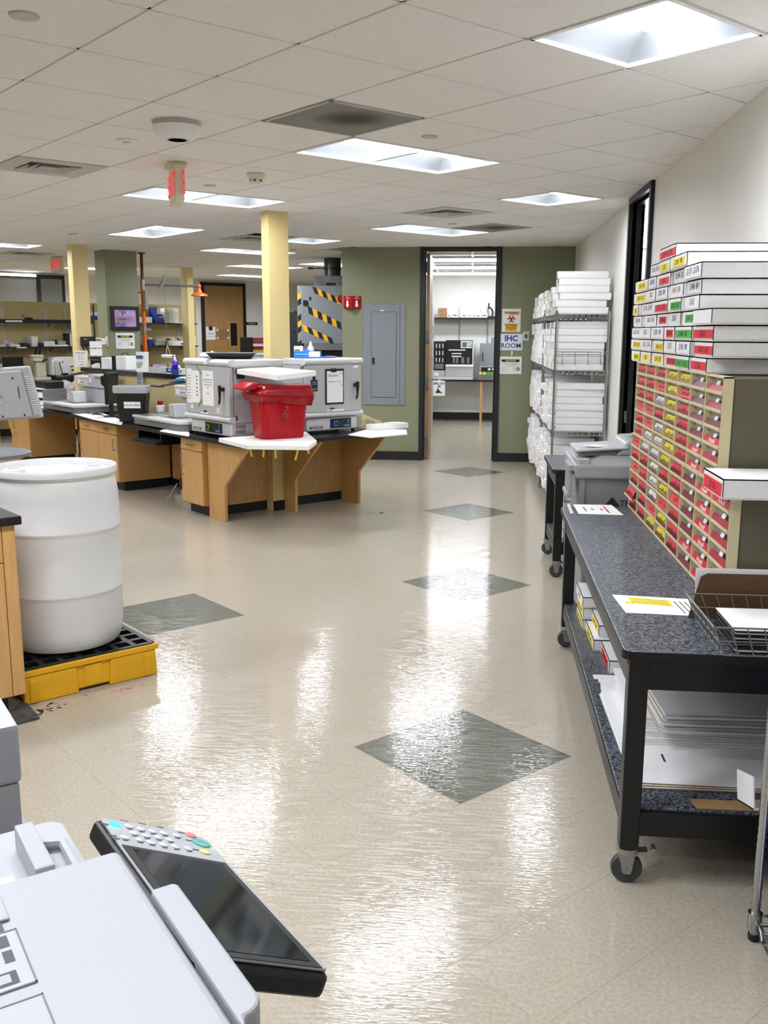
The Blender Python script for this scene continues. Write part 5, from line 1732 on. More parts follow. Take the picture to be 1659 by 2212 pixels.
# ---- raised shelf of the island ---------------------------------------------
SZ = 1.075
def px_shelf(px, py, w): return at_w(px, py, w)
u_r, zr = at_w(412, 815, .50); u_l, zl = at_w(193, 792, .50)
SHZ = (zr + zl) / 2
t = thing('raised_shelf', 'raised black shelf above the middle of the lab island', 'shelf', isl(.50, 0, 0), R45)
MB().box(0, .42, .48, 4.1, SHZ - .05, SHZ).build('shelf_board', m_counter, t, bevel=.003)
MB().box(.03, .05, .50, 4.08, CT_Z, SHZ - .05).build('riser_panel', m_tan_wall, t)
for u in (.52, 2.2, 4.0): MB().box(.051, .40, u, u + .03, CT_Z + .0005, SHZ - .0505).build('shelf_support', m_tan_wall, t)


def shelf_pt(px, py, w):
    u, z = at_w(px, py, w); return isl(w, u, SHZ + .0008)


t = thing('flip_whiteboard', 'small standing whiteboard with STAINED SLIDES handwriting', 'whiteboard', shelf_pt(178, 800, .53), -R45 + .5)
MB().box(-.11, .09, -.005, .005, 0, .20).build('board', m_white, t, bevel=.003)
MB().box(-.10, .08, .0055, .012, 0, .03).build('board_foot', m_grey_lt, t)
for k, s in enumerate(('STAINED SLIDES', 'Jan   Feb', 'IHC   24', '17   Done', 'NO 7')): txt(t, s, .024, m_ink if k != 3 else m_ink_red, (-.01, -.0056, .175 - .036 * k), name='handwriting', shear=.15, sx=.8)
t = thing('desk_radio', 'black radio front behind white slips on the raised shelf', 'radio', shelf_pt(208, 800, .62), -R45 + .3)
MB().box(-.07, .13, -.03, .05, 0, .135).build('case', m_black, t, bevel=.005); MB().box(-.06, .12, -.032, -.0301, .09, .10).build('front_seam', m_grey_dk, t)
t = thing('paper_slips', 'white paper slips leaning in front of the black radio', 'paper', shelf_pt(206, 806, .54), -R45 + .3)
for k in range(3): MB().box(-.06 + .03 * k, .02 + .03 * k, -.004 + .006 * k, -.001 + .006 * k, 0, .04 + .01 * k).build('slip', m_paper, t)
t = thing('paper_towels', 'stack of folded white towels on the raised shelf', 'towels', shelf_pt(237, 806, .56), -R45 + .25)
for k in range(10): MB().box(-.085 + random.uniform(-.004, .004), .085, -.05, .05, k * .0135, k * .0135 + .0128).build('towel', m_paper, t, bevel=.003)
t = thing('printer_box', 'white square unit with black side and carrying handle', 'device', shelf_pt(262, 806, .58), -R45 + .3)
MB().box(-.075, -.005, -.07, .09, 0, .16).build('black_side', m_black, t, bevel=.003); MB().box(-.005, .16, -.07, .09, 0, .16).build('white_housing', m_white, t, bevel=.003)
h_ = MB(); h_.tube([(0.0, .02, .16), (.01, .02, .19), (.10, .02, .19), (.11, .02, .16)], .006, 8); h_.build('carry_handle', m_black, t)
t = thing('white_pouch', 'white printed pouch propped on the raised shelf edge', 'bag', shelf_pt(307, 806, .52), -R45 + .35)
g = MB(); g.sheet([[(x * .19 - .095 + (.02 * (1 - z)), -.015 + .03 * z - .02 * math.sin(PI * x), z * .22) for x in [i / 8 for i in range(9)]] for z in [0, .2, .4, .6, .8, 1.0]])
g.build('pouch', m_paper, t, smooth=True)
MB().box(-.055, .045, -.026, -.0245, .145, .18).build('printed_picture', mat('print_teal', '#33657f', .6), t)
for k in range(4): MB().box(-.05, .05 - .01 * k, -.033 - .0 * k, -.032, .10 - .017 * k, .105 - .017 * k).build('text_line', m_ink_soft, t)
t = thing('blue_rack', 'blue slide rack hanging under the raised shelf edge', 'rack', isl(.485, at_w(303, 825, .485)[0], SHZ - .15), -R45)
MB().box(-.05, .05, -.01, .012, 0, .15).build('rack_frame', m_glass, t)
for k in range(3): MB().box(-.04, .04, -.012, -.0101, .02 + .04 * k, .05 + .04 * k).build('blue_slides', mat('slide_blue', '#5577a8', .5), t)
t = thing('white_bin_tray', 'open grey white carton tray on the raised shelf', 'tray', shelf_pt(345, 812, .56), -R45)
f_ = MB(); f_.box(-.11, .11, -.07, .09, 0, .004); f_.box(-.11, .11, -.07, -.066, .004, .062); f_.box(-.11, .11, .086, .09, .004, .062); f_.box(-.11, -.106, -.066, .086, .004, .062); f_.box(.106, .11, -.066, .086, .004, .062)
f_.build('tray', m_grey_lt, t)
MB().sphere((.0, .0, .05), .04, 10, 6, sz=.5).build('tray_content', m_black, t); MB().box(-.02, .08, -.03, .05, .05, .066).build('blue_sheet', mat('light_blue', '#9cc4e6', .5), t)
t = thing('blue_glove_box', 'dark blue glove carton with purple glove on the raised shelf', 'box', shelf_pt(374, 812, .55), -R45)
MB().box(-.06, .06, -.05, .05, 0, .062).build('carton', m_dkblue, t, bevel=.002); MB().box(-.06, .06, -.0512, -.05, .002, .014).build('white_stripe', m_paper, t); MB().box(-.005, .045, -.0515, -.0501, .034, .052).build('white_label', m_paper, t)
m_purple = mat('purple_glove', '#3d1fb0', .45)
for (x, y, z, r) in ((.045, .0, .08, .035), (.06, .01, .11, .03), (.035, .0, .125, .022), (.08, -.01, .10, .022)): MB().sphere((x, y, z), r, 9, 7).build('purple_glove', m_purple, t, smooth=True)
t = thing('white_carton', 'white carton right of the dark blue glove box', 'box', shelf_pt(400, 815, .57), -R45)
MB().box(-.06, .08, -.04, .06, 0, .062).build('carton', m_card, t); MB().box(-.04, .0, -.0412, -.04, .02, .045).build('print', m_grey_dk, t)
t = thing('desk_lamp', 'white jointed desk lamp behind the glove box', 'lamp', shelf_pt(392, 806, .74), -R45)
MB().lathe([(.001, 0), (.06, 0), (.06, .012), (.001, .016)], 20).build('base', m_white, t, smooth=True)
MB().tube([(0, 0, .01), (-.14, -.02, .17)], .007, 8).build('arm', m_white, t); MB().tube([(.02, 0, .01), (-.12, -.02, .17)], .007, 8).build('arm', m_white, t)
MB().sphere((-.135, -.02, .175), .014, 8, 6).build('joint', m_black, t); MB().box(-.37, -.15, -.05, .02, .155, .19).build('lamp_head', m_white, t, bevel=.01)
MB().box(-.38, -.36, -.04, .01, .16, .185).build('head_cap', m_white, t)
# stack of loose papers sticking out right by the left oven
t = thing('loose_papers', 'loose white papers sticking out beside the left oven', 'paper', shelf_pt(408, 826, .38)[:2] + (SHZ - .045,), -R45)
for k in range(3):
    g = MB(); g.sheet([[(x * .22 - .10, y * .10 - .05, .012 * k + .02 * math.sin(x * 2 + k)) for x in [i / 6 for i in range(7)]] for y in (0, .5, 1)], .001); g.build('sheet', m_paper, t)

# ================================================================ DRUM, SPILL PALLET, NEAR LEFT BENCH
PC = Vector((-1.519, 4.356, 0))     # front right floor corner
t = thing('spill_pallet', 'yellow spill pallet with black grid deck under the white drum', 'spill pallet', (PC.x, PC.y, 0), R45)
# local: front edge runs toward -x, depth +y
S = .665; PH = .165
ft = MB()
out = [(0, 0), (0, S), (-S, S), (-S, 0), (-.50, 0), (-.47, .022), (-.40, .022), (-.37, 0)]
body = MB()
body.box(-S + .012, -.012, .012, S - .012, .012, PH - .03)
body.build('sump_body', m_yellow, t, bevel=.01)
for a, b in ((-S, -S + .09), (-.365, -.30), (-.27, -.23), (-.12, .0)): 
    pass
for (a, b) in ((-S + .0, -.40), (-.255, .0)):
    MB().prism([(a + .004, 0), (b - .004, 0), (b - .010, PH - .035), (a + .010, PH - .035)], 'y', .0, .03).build('front_lobe', m_yellow, t, bevel=.008)
MB().box(-.375, -.285, .004, .03, .02, PH - .04).build('fork_rib', m_yellow, t, bevel=.006)
for x in (-S + .05, -.055): MB().box(x - .02, x + .02, -.006, .02, .004, PH - .05).build('corner_rib', m_yellow, t, bevel=.006)
MB().box(-.012, .0, .03, S, 0, PH - .035).build('side_wall', m_yellow, t, bevel=.004)
rm_ = MB()
for b_ in ((-S - .004, .004, -.004, .016), (-S - .004, .004, S - .016, S + .004), (-S - .004, -S + .016, .016, S - .016), (-.016, .004, .016, S - .016)): rm_.box(b_[0], b_[1], b_[2], b_[3], PH - .034, PH - .006)
rm_.build('top_rim', m_yellow, t, bevel=.004)
dk = MB(); n = 7; st = (S - .04) / n
for k in range(n + 1):
    c = -S + .02 + k * st; dk.box(c - .013, c + .013, .02, S - .02, PH - .02, PH)
    c = .02 + k * st; dk.box(-S + .02, -.02, c - .013, c + .013, PH - .021, PH - .0005)
dk.build('grid_deck', m_black, t)
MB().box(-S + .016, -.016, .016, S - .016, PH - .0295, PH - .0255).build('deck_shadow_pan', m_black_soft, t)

DC = Vector((PC.x, PC.y)) + EU * (S / 2) - EW * (S / 2)
t = thing('plastic_drum', 'large white plastic drum standing on the yellow spill pallet', 'drum', (DC.x, DC.y, PH + .0005))
H = .872
prof = [(.001, .012), (.20, .010), (.235, 0), (.262, .012), (.276, .04), (.283, .10), (.287, .26), (.288, .272), (.292, .279), (.292, .287), (.288, .294), (.289, .56), (.290, .572), (.294, .579), (.294, .587), (.290, .594),
        (.287, .74), (.280, .80), (.273, .822), (.283, .836), (.288, .842), (.288, .866), (.284, .872), (.276, .872), (.270, .862), (.262, .842), (.20, .836), (.001, .838)]
MB().lathe(prof, 64).build('drum_shell', m_drum, t, smooth=True)
for a in (200, 20):
    bx, by = .185 * math.cos(math.radians(a)), .185 * math.sin(math.radians(a))
    MB().lathe([(.052, .836), (.05, .856), (.044, .862), (.03, .862), (.028, .856), (.001, .855)], 24, (bx, by, 0)).build('bung_cap', m_drum, t, smooth=True)
    MB().box(bx - .026, bx + .026, by - .004, by + .004, .855, .866).build('bung_grip', m_drum, t)

BCn = Vector((-1.935, 3.80))       # right front corner of the near left bench
t = thing('near_base_cabinet', 'wooden base cabinet at the left edge next to the drum', 'cabinet', (BCn.x, BCn.y, 0), R45)
# local: front looks to -y, cabinet extends to -x (left, out of the frame) and +y
MB().box(-1.3, -.002, .004, .56, .105, .862).build('body', m_wood, t, bevel=.001)
MB().box(-.055, -.002, -.018, .004, .105, .862).build('end_stile', m_wood, t)
MB().box(-.60, -.058, -.018, .003, .105, .70).build('door', m_wood, t, bevel=.0015)
MB().box(-.60, -.058, -.018, .003, .704, .858).build('drawer', m_wood, t, bevel=.0015)
MB().box(-1.3, -.06, .05, .5, 0, .105).build('kick_board', m_black_trim, t)
t = thing('near_worktop', 'black worktop corner of the near left bench', 'worktop', (BCn.x, BCn.y, 0), R45)
MB().box(-1.4, .022, -.045, .62, .863, .90).build('slab', m_counter, t, bevel=.004)
ps = [at(20, 1548, z=0), at(36, 1567, z=0), at(86, 1554, z=0), at(50, 1515, z=0)]
c = sum(ps, Vector()) / 4
t = thing('rubber_kick_strip', 'worn black rubber strip lying on the floor below the cabinet', 'strip', (c.x, c.y, .0005))
MB().prism([(p.x - c.x, p.y - c.y) for p in ps], 'z', 0, .014).build('strip', mat('worn_black', '#1a1a1a', .5, noise=.5, nscale=20, color2='#4a4a48', contrast=(.55, .75)), t, bevel=.002)

# stains on the floor by the pallet: real dried splashes, thin film
random.seed(21)


def stains(label, centre, spread, n, rmax, m, ang):
    s = MB()
    for k in range(n):
        d = random.gauss(0, 1) * spread; e = random.gauss(0, 1) * spread * .35
        x = centre[0] + d * math.cos(ang) - e * math.sin(ang); y = centre[1] + d * math.sin(ang) + e * math.cos(ang)
        r = rmax * random.uniform(.15, 1) ** 2
        nn = 7
        pts = [(x + r * random.uniform(.5, 1.3) * math.cos(2 * PI * i / nn), y + r * random.uniform(.4, 1.0) * math.sin(2 * PI * i / nn), .0006) for i in range(nn)]
        s._add(pts, [tuple(range(nn))])
    o = s.build('floor_stain', m)
    return tag(o, label, 'stain', None, 'stuff')


p = at(103, 1530, z=0); stains('black dried splashes on the floor in front of the yellow pallet', (p.x, p.y), .06, 60, .012, mat('stain_black', '#211a24', .6), .9)
p = at(262, 1490, z=0); stains('magenta dried splashes on the floor by the yellow pallet', (p.x, p.y), .055, 60, .010, mat('stain_magenta', '#b5467f', .6), .8)
p = at(824, 1108, z=0)
t = MB().prism([(-.02, -.01), (.015, -.012), (.02, .006), (-.005, .012)], 'z', .0005, .004).build('floor_debris', m_black_soft, None, loc=(p.x, p.y, 0)); tag(t, 'tiny black scrap lying on the floor before the island', 'debris')

# ---- tall grey monitor at the left edge --------------------------------------
MP = at(45, 905, y=6.6)
t = thing('stand_monitor', 'large grey monitor seen from behind at the left edge', 'monitor', (MP.x, MP.y, 0), math.radians(10))
zb_ = MP.z; wl = -.45; wr_ = .155; hh = .375
tl = math.radians(-4)
g = MB(); g.m = Matrix.Translation((0, 0, zb_)) @ Matrix.Rotation(tl, 4, 'Y')
g.frustum((wl, wr_, -.03, .05), (wl, wr_ - .05, -.03, .05), .0, hh)
g.build('back_shell', mat('monitor_grey', '#a3a4a5', .5), t, bevel=.012)
g = MB(); g.m = Matrix.Translation((0, 0, zb_)) @ Matrix.Rotation(tl, 4, 'Y')
g.frustum((wl, wr_ - .055, -.045, -.028), (wl, wr_ - .095, -.045, -.028), .012, hh - .03)
g.build('raised_back', mat('monitor_grey', '#a3a4a5', .5), t, bevel=.006)
for k in range(18):
    zz = .03 + k * .0155; xx = wr_ - .012 - .05 * zz / hh
    g = MB(); g.m = Matrix.Translation((0, 0, zb_)) @ Matrix.Rotation(tl, 4, 'Y'); g.box(xx - .034, xx + .006, -.036, -.028, zz, zz + .009)
    g.build('cooling_rib', m_grey_lt, t)
for (x, z) in ((-.12, .30), (-.005, .295), (-.11, .03), (.045, .03)):
    g = MB(); g.m = Matrix.Translation((0, 0, zb_)) @ Matrix.Rotation(tl, 4, 'Y'); g.cyl((x, -.0475, z), (x, -.0455, z), .007, 10); g.build('screw', m_black, t)
g = MB(); g.m = Matrix.Translation((0, 0, zb_)) @ Matrix.Rotation(tl, 4, 'Y'); g.box(.022, .027, -.0475, -.0455, .15, .235); g.build('vent_slot', m_black, t)
g = MB(); g.m = Matrix.Translation((0, 0, zb_)) @ Matrix.Rotation(tl, 4, 'Y'); g.cyl((-.12, -.0470, .13), (-.12, -.0455, .13), .013, 20); g.build('round_badge', m_grey_lt, t)
g = MB(); g.m = Matrix.Translation((0, 0, zb_)) @ Matrix.Rotation(tl, 4, 'Y'); g.prism([(-.38, .10), (-.09, .17), (-.15, .26), (-.38, .28)], 'y', -.050, -.0455); g.build('cable_cover', mat('monitor_grey2', '#8e8f90', .5), t, bevel=.002)
g = MB(); g.cyl((-.15, 0, zb_ + hh - .005), (-.15, 0, zb_ + hh + .022), .045, 20); g.build('silver_ring', m_zinc, t); g = MB(); g.cyl((-.15, 0, zb_ + hh + .022), (-.15, 0, zb_ + hh + .055), .045, 20); g.build('black_hub', m_black, t)
g = MB(); g.cyl((-.30, .06, 0.02), (-.30, .06, zb_ + .2), .022, 14); g.build('stand_pole', m_grey_dk, t)
g = MB(); g.lathe([(.001, 0), (.24, 0), (.24, .015), (.03, .03)], 28, (-.30, .06, 0)); g.build('stand_foot', m_grey_dk, t, smooth=True)
MB().box(-.32, -.28, .045, .075, zb_ + .1, zb_ + .2).build('mount', m_grey_dk, t)
# grey lid with dark hole behind the drum
p = at(22, 985, z=.88)
t = thing('round_stool', 'grey round topped stool peeking out behind the white drum', 'stool', (p.x - .20, p.y + .10, 0))
MB().lathe([(.001, .86), (.25, .86), (.265, .868), (.265, .885), (.25, .893), (.06, .895), (.001, .888)], 36).build('seat', m_grey_dk, t, smooth=True)
MB().lathe([(.03, .896), (.06, .897), (.062, .894)], 20).build('seat_hole', m_black, t)
g = MB(); g.cyl((0, 0, .05), (0, 0, .862), .025, 12); g.build('pillar', m_steel, t)
for k in range(5):
    a = k * 2 * PI / 5; g = MB(); g.tube([(0, 0, .06), (.26 * math.cos(a), .26 * math.sin(a), .02)], .018, 8); g.build('foot_arm', m_black, t)

# ================================================================ COPIER (bottom left)
KZ = 1.03
K0 = at(243, 1835, z=KZ)
t = thing('copier', 'white copier with tilted touch panel in the bottom left corner', 'copier', (K0.x, K0.y, 0), math.radians(37.6))
# local: +x toward the panel side, -y toward the camera
cyl_len = .62


def kp(px, py, z=KZ):
    p = at(px, py, z=z) - Vector((K0.x, K0.y, 0)); a = math.radians(-37.6)
    return (p.x * math.cos(a) - p.y * math.sin(a), p.x * math.sin(a) + p.y * math.cos(a))


sx, sy = kp(378, 1913); fx, fy = kp(540, 2140)
seamx = kp(322, 1924)[0]
MB().box(-1.0, seamx - .002, -.75, 0, KZ - .10, KZ).build('feeder_cover', m_copier, t, bevel=.010, seg=3)
poly = rrect(.001, .001, .0005)
x1 = sx + .004
y0_ = kp(566, 2165)[1]
st_poly = [(seamx, sy), (x1, sy), (x1, -.26), (x1 - .012, -.285), (seamx, -.31), (seamx, -.75 + .4)]
sp_ = [(seamx + .001, sy + .005), (x1 - .006, sy + .005), (x1, sy)]
for k in range(7):
    an = math.radians(90 * k / 6); sp_.append((x1 - .024 + .024 * math.cos(an), y0_ + .014 - .024 * math.sin(an)))
sp_.append((seamx + .001, y0_ - .03))
MB().prism(sp_, 'z', KZ - .30, KZ + .002).build('side_strip', m_copier, t, bevel=.004, seg=2)
MB().box(-.95, seamx - .002, -.74, -.01, .12, KZ - .1005).build('copier_body', m_copier, t, bevel=.01)
MB().box(-.93, seamx - .05, -.70, -.05, .02, .12).build('base', m_grey_dk, t)
c4 = MB()
for x in (-.9, seamx - .1):
    for y in (-.66, -.1): c4.cyl((x, y, 0), (x, y, .03), .025, 12)
c4.build('foot', m_black, t)
# label plates printed on the cover
for (u, v, w2, h2, nm) in ((82, 2120, .12, .135, 'first'), (93, 2145, .12, .20, 'second')):
    pass
def plate(name, c0, wd, dp):
    x, y = c0
    o = MB().box(x - wd, x, y, y + dp, KZ + .0005, KZ + .0012).build(name, mat('label_white', '#b3b6bb', .5), t)
    e = MB()
    for b in ((x - wd, x, y, y + .0018), (x - wd, x, y + dp - .0018, y + dp), (x - .0018, x, y, y + dp)): e.box(b[0], b[1], b[2], b[3], KZ + .0012, KZ + .0018)
    e.build('plate_border', m_grey_dk, o)
    return o


x, y = kp(82, 2122)
pl = plate('instruction_label', (x, y), .13, kp(32, 2008)[1] - y)
dp = kp(32, 2008)[1] - y
for k in range(4):
    for j in range(3):
        MB().box(x - .022 - k * .022, x - .012 - k * .022, y + .045 + j * .028, y + .066 + j * .028, KZ + .0013, KZ + .0016).build('text_block', m_ink_soft, pl)
MB().box(x - .055, x - .015, y + .008, y + .03, KZ + .0013, KZ + .0016).build('pictogram', m_ink_soft, pl); MB().box(x - .048, x - .022, y + .012, y + .026, KZ + .0017, KZ + .0019).build('pictogram', m_copier, pl)
x, y = kp(140, 2212); y2 = kp(93, 2147)[1]; x = kp(93, 2147)[0]
pl = plate('instruction_label', (x, y2 - .22), .15, .22)
g = MB(); g.prism([(x - .02, y2 - .06), (x - .05, y2 - .03), (x - .10, y2 - .05), (x - .10, y2 - .13), (x - .03, y2 - .14)], 'z', KZ + .0013, KZ + .0016); g.build('pictogram', m_grey_lt, pl)
for a_, b_ in (((x - .02, y2 - .06), (x - .05, y2 - .03)), ((x - .05, y2 - .03), (x - .10, y2 - .05)), ((x - .02, y2 - .06), (x - .03, y2 - .14)), ((x - .06, y2 - .05), (x - .11, y2 - .03))):
    MB().tube([(a_[0], a_[1], KZ + .0018), (b_[0], b_[1], KZ + .0018)], .0014, 5).build('pictogram_line', m_ink_soft, pl)
MB().lathe([(.008, KZ + .0017), (.011, KZ + .0019), (.008, KZ + .002)], 16, (x - .055, y2 - .08, 0)).build('pictogram_ring', m_ink_soft, pl)
# cover notch at the left edge
x, y = kp(20, 1985)
MB().box(x - .3, x, y - .004, y + .06, KZ + .0005, KZ + .004).build('cover_step', m_copier, t, bevel=.002)
# feeder tray and paper guides behind the cover
ZT2 = KZ - .035
tr = [kp(40, 1788, ZT2), kp(122, 1768, ZT2), kp(190, 1850, ZT2)]
xr_ = max(tr[1][0], tr[2][0])
MB().prism([(-.9, .002), (xr_ - .005, .002), (xr_ - .005, tr[1][1] - .015), (xr_ - .02, tr[1][1]), (-.9, tr[1][1])], 'z', ZT2 - .02, ZT2).build('feeder_tray', m_copier, t, bevel=.004)
xg, yg = kp(30, 1790, ZT2 + .03)
MB().box(xg - .0, xg + .024, .004, yg - .0, ZT2, ZT2 + .035).build('paper_guide', m_copier, t, bevel=.003)
MB().box(xg - .17, xg - .11, .004, yg - .02, ZT2, ZT2 + .030).build('paper_guide', m_copier, t, bevel=.003)
g = MB(); g.tube([(xg + .055, .01, ZT2 + .008), (xg + .055, yg - .03, ZT2 + .008), (xg + .032, yg - .02, ZT2 + .008)], .007, 8); g.build('tray_wire', m_copier, t, smooth=True)
MB().box(xg - .06, xg - .02, .01, .035, ZT2 + .0005, ZT2 + .02).build('stopper', m_white, t, bevel=.003)
# white units behind the feeder at the left edge
a = kp(22, 1640, KZ - .07)
MB().box(a[0] - .5, a[0], a[1] - .10, a[1] + .16, KZ - .07, KZ + .03).build('finisher_upper', m_copier, t, bevel=.008)
MB().box(a[0] - .5, a[0] - .006, a[1] - .10, a[1] + .12, KZ - .16, KZ - .0705).build('finisher_gap', m_copier, t)
MB().box(a[0] - .006, a[0] + .002, a[1] - .05, a[1] - .01, KZ - .15, KZ - .075).build('brown_slot', mat('brown_strip', '#43281f', .5), t, bevel=.003)
MB().box(a[0] - .5, a[0] + .012, a[1] - .14, a[1] + .12, .10, KZ - .161).build('finisher_body', m_copier, t, bevel=.008)
# control panel: a slab tilted toward the user
PS = .84
pUL = Vector((0, 0, HC)) + (Vector((-.611, 1.4108, .8773)) - Vector((0, 0, HC))) * PS
WPn, LPn = .21 * PS, .4778 * PS
ex = Vector((.7401, .5139, -.4337)).normalized(); ey = Vector((.5954, -.8006, .0674)); ey = (ey - ex * ey.dot(ex)).normalized()
n_ = ey.cross(ex).normalized(); n_ = n_ if n_.z > 0 else -n_
inv = t.matrix_basis.inverted() if False else (Matrix.Translation((K0.x, K0.y, 0)) @ Matrix.Rotation(math.radians(37.6), 4, 'Z')).inverted()
PM = inv @ Matrix(((ex.x, -ey.x, n_.x, pUL.x), (ex.y, -ey.y, n_.y, pUL.y), (ex.z, -ey.z, n_.z, pUL.z), (0, 0, 0, 1)))
# plate coords: x across (0..WPn), y = -(0..LPn), z out of the face
panel = MB(); panel.m = PM
panel.box(.0, WPn, -LPn, .0, -.034, -.0045)
pn = panel.build('control_panel', m_black, t, bevel=.008, seg=3)
f_ = MB(); f_.m = PM
pol = [(.006, -.006), (WPn * .55, -.0), (WPn * .70, .006), (WPn - .02, -.002), (WPn - .004, -.016), (WPn - .004, -LPn + .006), (.006, -LPn + .006)]
f_.prism(pol, 'z', -.0045, 0)
f_.build('face_plate', m_silver, pn, bevel=.002)


def ppt(px, py):
    """photo pixel -> panel plane coordinates"""
    r = CR * ((px - W_PX / 2) / F_PX) + CD * ((py - H_PX / 2) / F_PX) + CF
    o = Vector((0, 0, HC)); tt = (pUL - o).dot(n_) / r.dot(n_)
    q = o + r * tt - pUL
    return q.dot(ex), -q.dot(ey)


s = [ppt(262, 1825), ppt(487, 1866), ppt(692, 2092)]
sx0, sx1_, sy1, sy0 = s[0][0], s[1][0], (s[0][1] + s[1][1]) / 2, s[2][1]
g = MB(); g.m = PM; g.box(sx0, sx1_, sy0, sy1, .0004, .0012); g.build('screen_bezel', m_black, pn)
g = MB(); g.m = PM; g.box(sx0 + .012, sx1_ - .010, sy0 + .012, sy1 - .010, .0013, .0017); g.build('touch_screen', m_screen, pn)


def pbtn(px, py, r, m, name='key', sxx=1.0, h_=.002):
    x, y = ppt(px, py)
    g = MB(); g.m = PM; g.lathe([(r, .0002), (r, h_ * .7), (r * .85, h_), (.0005, h_)], 18, (x, y, 0), sxx, 1)
    return g.build(name, m, pn, smooth=True)


m_key = mat('key_silver', '#c9cbcf', .35)
pbtn(248, 1782, .0085, mat('cyan_led', '#19e0e6', .4, emit=1.6), 'lit_key')
pbtn(412, 1805, .0085, mat('red_key', '#e0807c', .4), 'stop_key', 1.0)
pbtn(434, 1822, .0145, mat('teal_key', '#4fa9a4', .35), 'start_key')
pbtn(442, 1841, .0085, mat('yellow_key', '#e6d27a', .4), 'clear_key')
for (u, v) in ((278, 1786), (304, 1792), (329, 1797), (354, 1801), (381, 1806), (289, 1801), (315, 1806), (341, 1810), (366, 1815), (269, 1810), (301, 1815), (326, 1821), (353, 1826), (379, 1830), (406, 1834)):
    k = pbtn(u, v, .0068, m_key, 'number_key')
    x, y = ppt(u, v)
    g = MB(); g.m = PM; g.box(x - .006, x + .002, y - .011, y - .009, .0003, .0006); g.build('key_mark', m_ink_soft, k)
for (u, v) in ((226, 1780), (243, 1805), (250, 1811), (268, 1773), (307, 1780), (345, 1787), (392, 1799), (409, 1816), (424, 1836)):
    x, y = ppt(u, v); g = MB(); g.m = PM; g.box(x - .006, x + .006, y - .002, y + .002, .0003, .0005); g.build('key_caption', m_ink_soft, pn)
g = MB(); g.m = PM; g.box(WPn - .012, WPn - .006, -.055, -.050, .0003, .001); g.build('status_led', mat('mint_led', '#7fe8c8', .4, emit=.8), pn)
# arm that carries the panel
q = inv @ (pUL + ex * (WPn * .4) + ey * (LPn * .5) - n_ * .03)
MB().box(seamx - .12, q.x + .02, q.y - .04, q.y + .04, KZ - .16, KZ - .102).build('panel_arm', m_black, t)

# ================================================================ BACKGROUND LEFT
HWO = Vector((-7.48, 14.62)); 


def hw(x, y, z):
    """half wall frame: x along the wall (to the right, away), y into the wall"""
    p = HWO + EW * x + Vector((-Q, Q)) * y
    return (p.x, p.y, z)


def at_hw(px, py, y):
    r = CR * ((px - W_PX / 2) / F_PX) + CD * ((py - H_PX / 2) / F_PX) + CF
    nrm = Vector((-Q, Q)); tt = (HWO.dot(nrm) + y) / Vector((r.x, r.y)).dot(nrm)
    p = Vector((0, 0, HC)) + r * tt
    return (Vector((p.x, p.y)) - HWO).dot(EW), p.z


# shelf pairs on the half wall: brackets, boards, standards
def wall_shelf(label, px0, px1, py, depth, dz, bpx, edge=.03):
    xa, z = at_hw(px0, py, -depth); xb, z2 = at_hw(px1, py, -depth)
    z = (z + z2) / 2
    t = thing('wall_shelf', label, 'shelf', hw(xa, 0, z), R45)
    L = xb - xa
    MB().box(0, L, -depth, -.014, -edge, 0).build('board', m_black, t, bevel=.002)
    for u in bpx:
        x = at_hw(u, py, -.01)[0] - xa
        br = MB(); br.prism([(-depth + .06, -edge - .003), (-.014, -edge - .003), (-.014, -edge - .07), (-.05, -edge - .06)], 'x', x - .008, x + .008)
        br.build('bracket', m_grey_lt, t)
    return t, xa, z, L


def standards(px_list, z0, z1, label):
    for k, u in enumerate(px_list):
        x = at_hw(u, 720, -.01)[0]
        t = thing('shelf_standard', f'white slotted shelf rail on the half wall, {label} {ORD[k]} from left', 'shelf rail', hw(x, 0, z0), R45)
        MB().box(-.014, .014, -.013, -.0005, 0, z1 - z0).build('rail', m_grey_lt, t)
        sl = MB()
        for j in range(int((z1 - z0) / .05)): sl.box(-.004, .004, -.0142, -.0131, .012 + j * .05, .036 + j * .05)
        tag(sl.build('slots', m_grey_dk, t), kind='stuff')


D_ = .30
sh1, xa1, z1s, L1_ = wall_shelf('upper black shelf on the half wall at the left', -60, 200, 690, D_, 0, (12, 104, 147), .06)
sh2, xa2, z2s, L2_ = wall_shelf('lower black shelf with clutter on the half wall at the left', -60, 200, 749, D_, 0, (15, 108, 150), .02)
sh3, xa3, z3s, L3_ = wall_shelf('upper black shelf holding binders right of the green column', 285, 427, 698, D_, 0, (318, 386), .02)
sh4, xa4, z4s, L4_ = wall_shelf('lower black shelf with clutter right of the green column', 285, 429, 747, D_, 0, (322, 389), .02)
standards((9, 101, 143), .98, z1s + .16, 'left group,')
standards((385,), .98, z3s + .14, 'right group,')


def on_shelf(px, y, zs):
    x = at_hw(px, 720, y)[0]; return hw(x, y, zs + .0008)


def cbox(name, label, cat, loc, w, d, h_, m, rz=R45, bevel=.002):
    t = thing(name, label, cat, loc, rz)
    MB().box(-w / 2, w / 2, -d / 2, d / 2, 0, h_).build('carton', m, t, bevel=bevel)
    return t


t = cbox('white_strip_tag', 'white paper strip on the edge of the upper left shelf', 'label', hw(at_hw(30, 692, -D_ - .003)[0], -D_ - .003, z1s - .045), .26, .004, .028, m_paper)
t = thing('black_clip', 'black clamp lying on the upper left shelf', 'clamp', on_shelf(64, -.22, z1s), R45)
MB().box(-.06, .06, -.02, .02, 0, .03).build('clamp_body', m_black, t, bevel=.006); MB().tube([(-.06, 0, .02), (-.10, 0, .07)], .006, 6).build('clamp_arm', m_black, t)
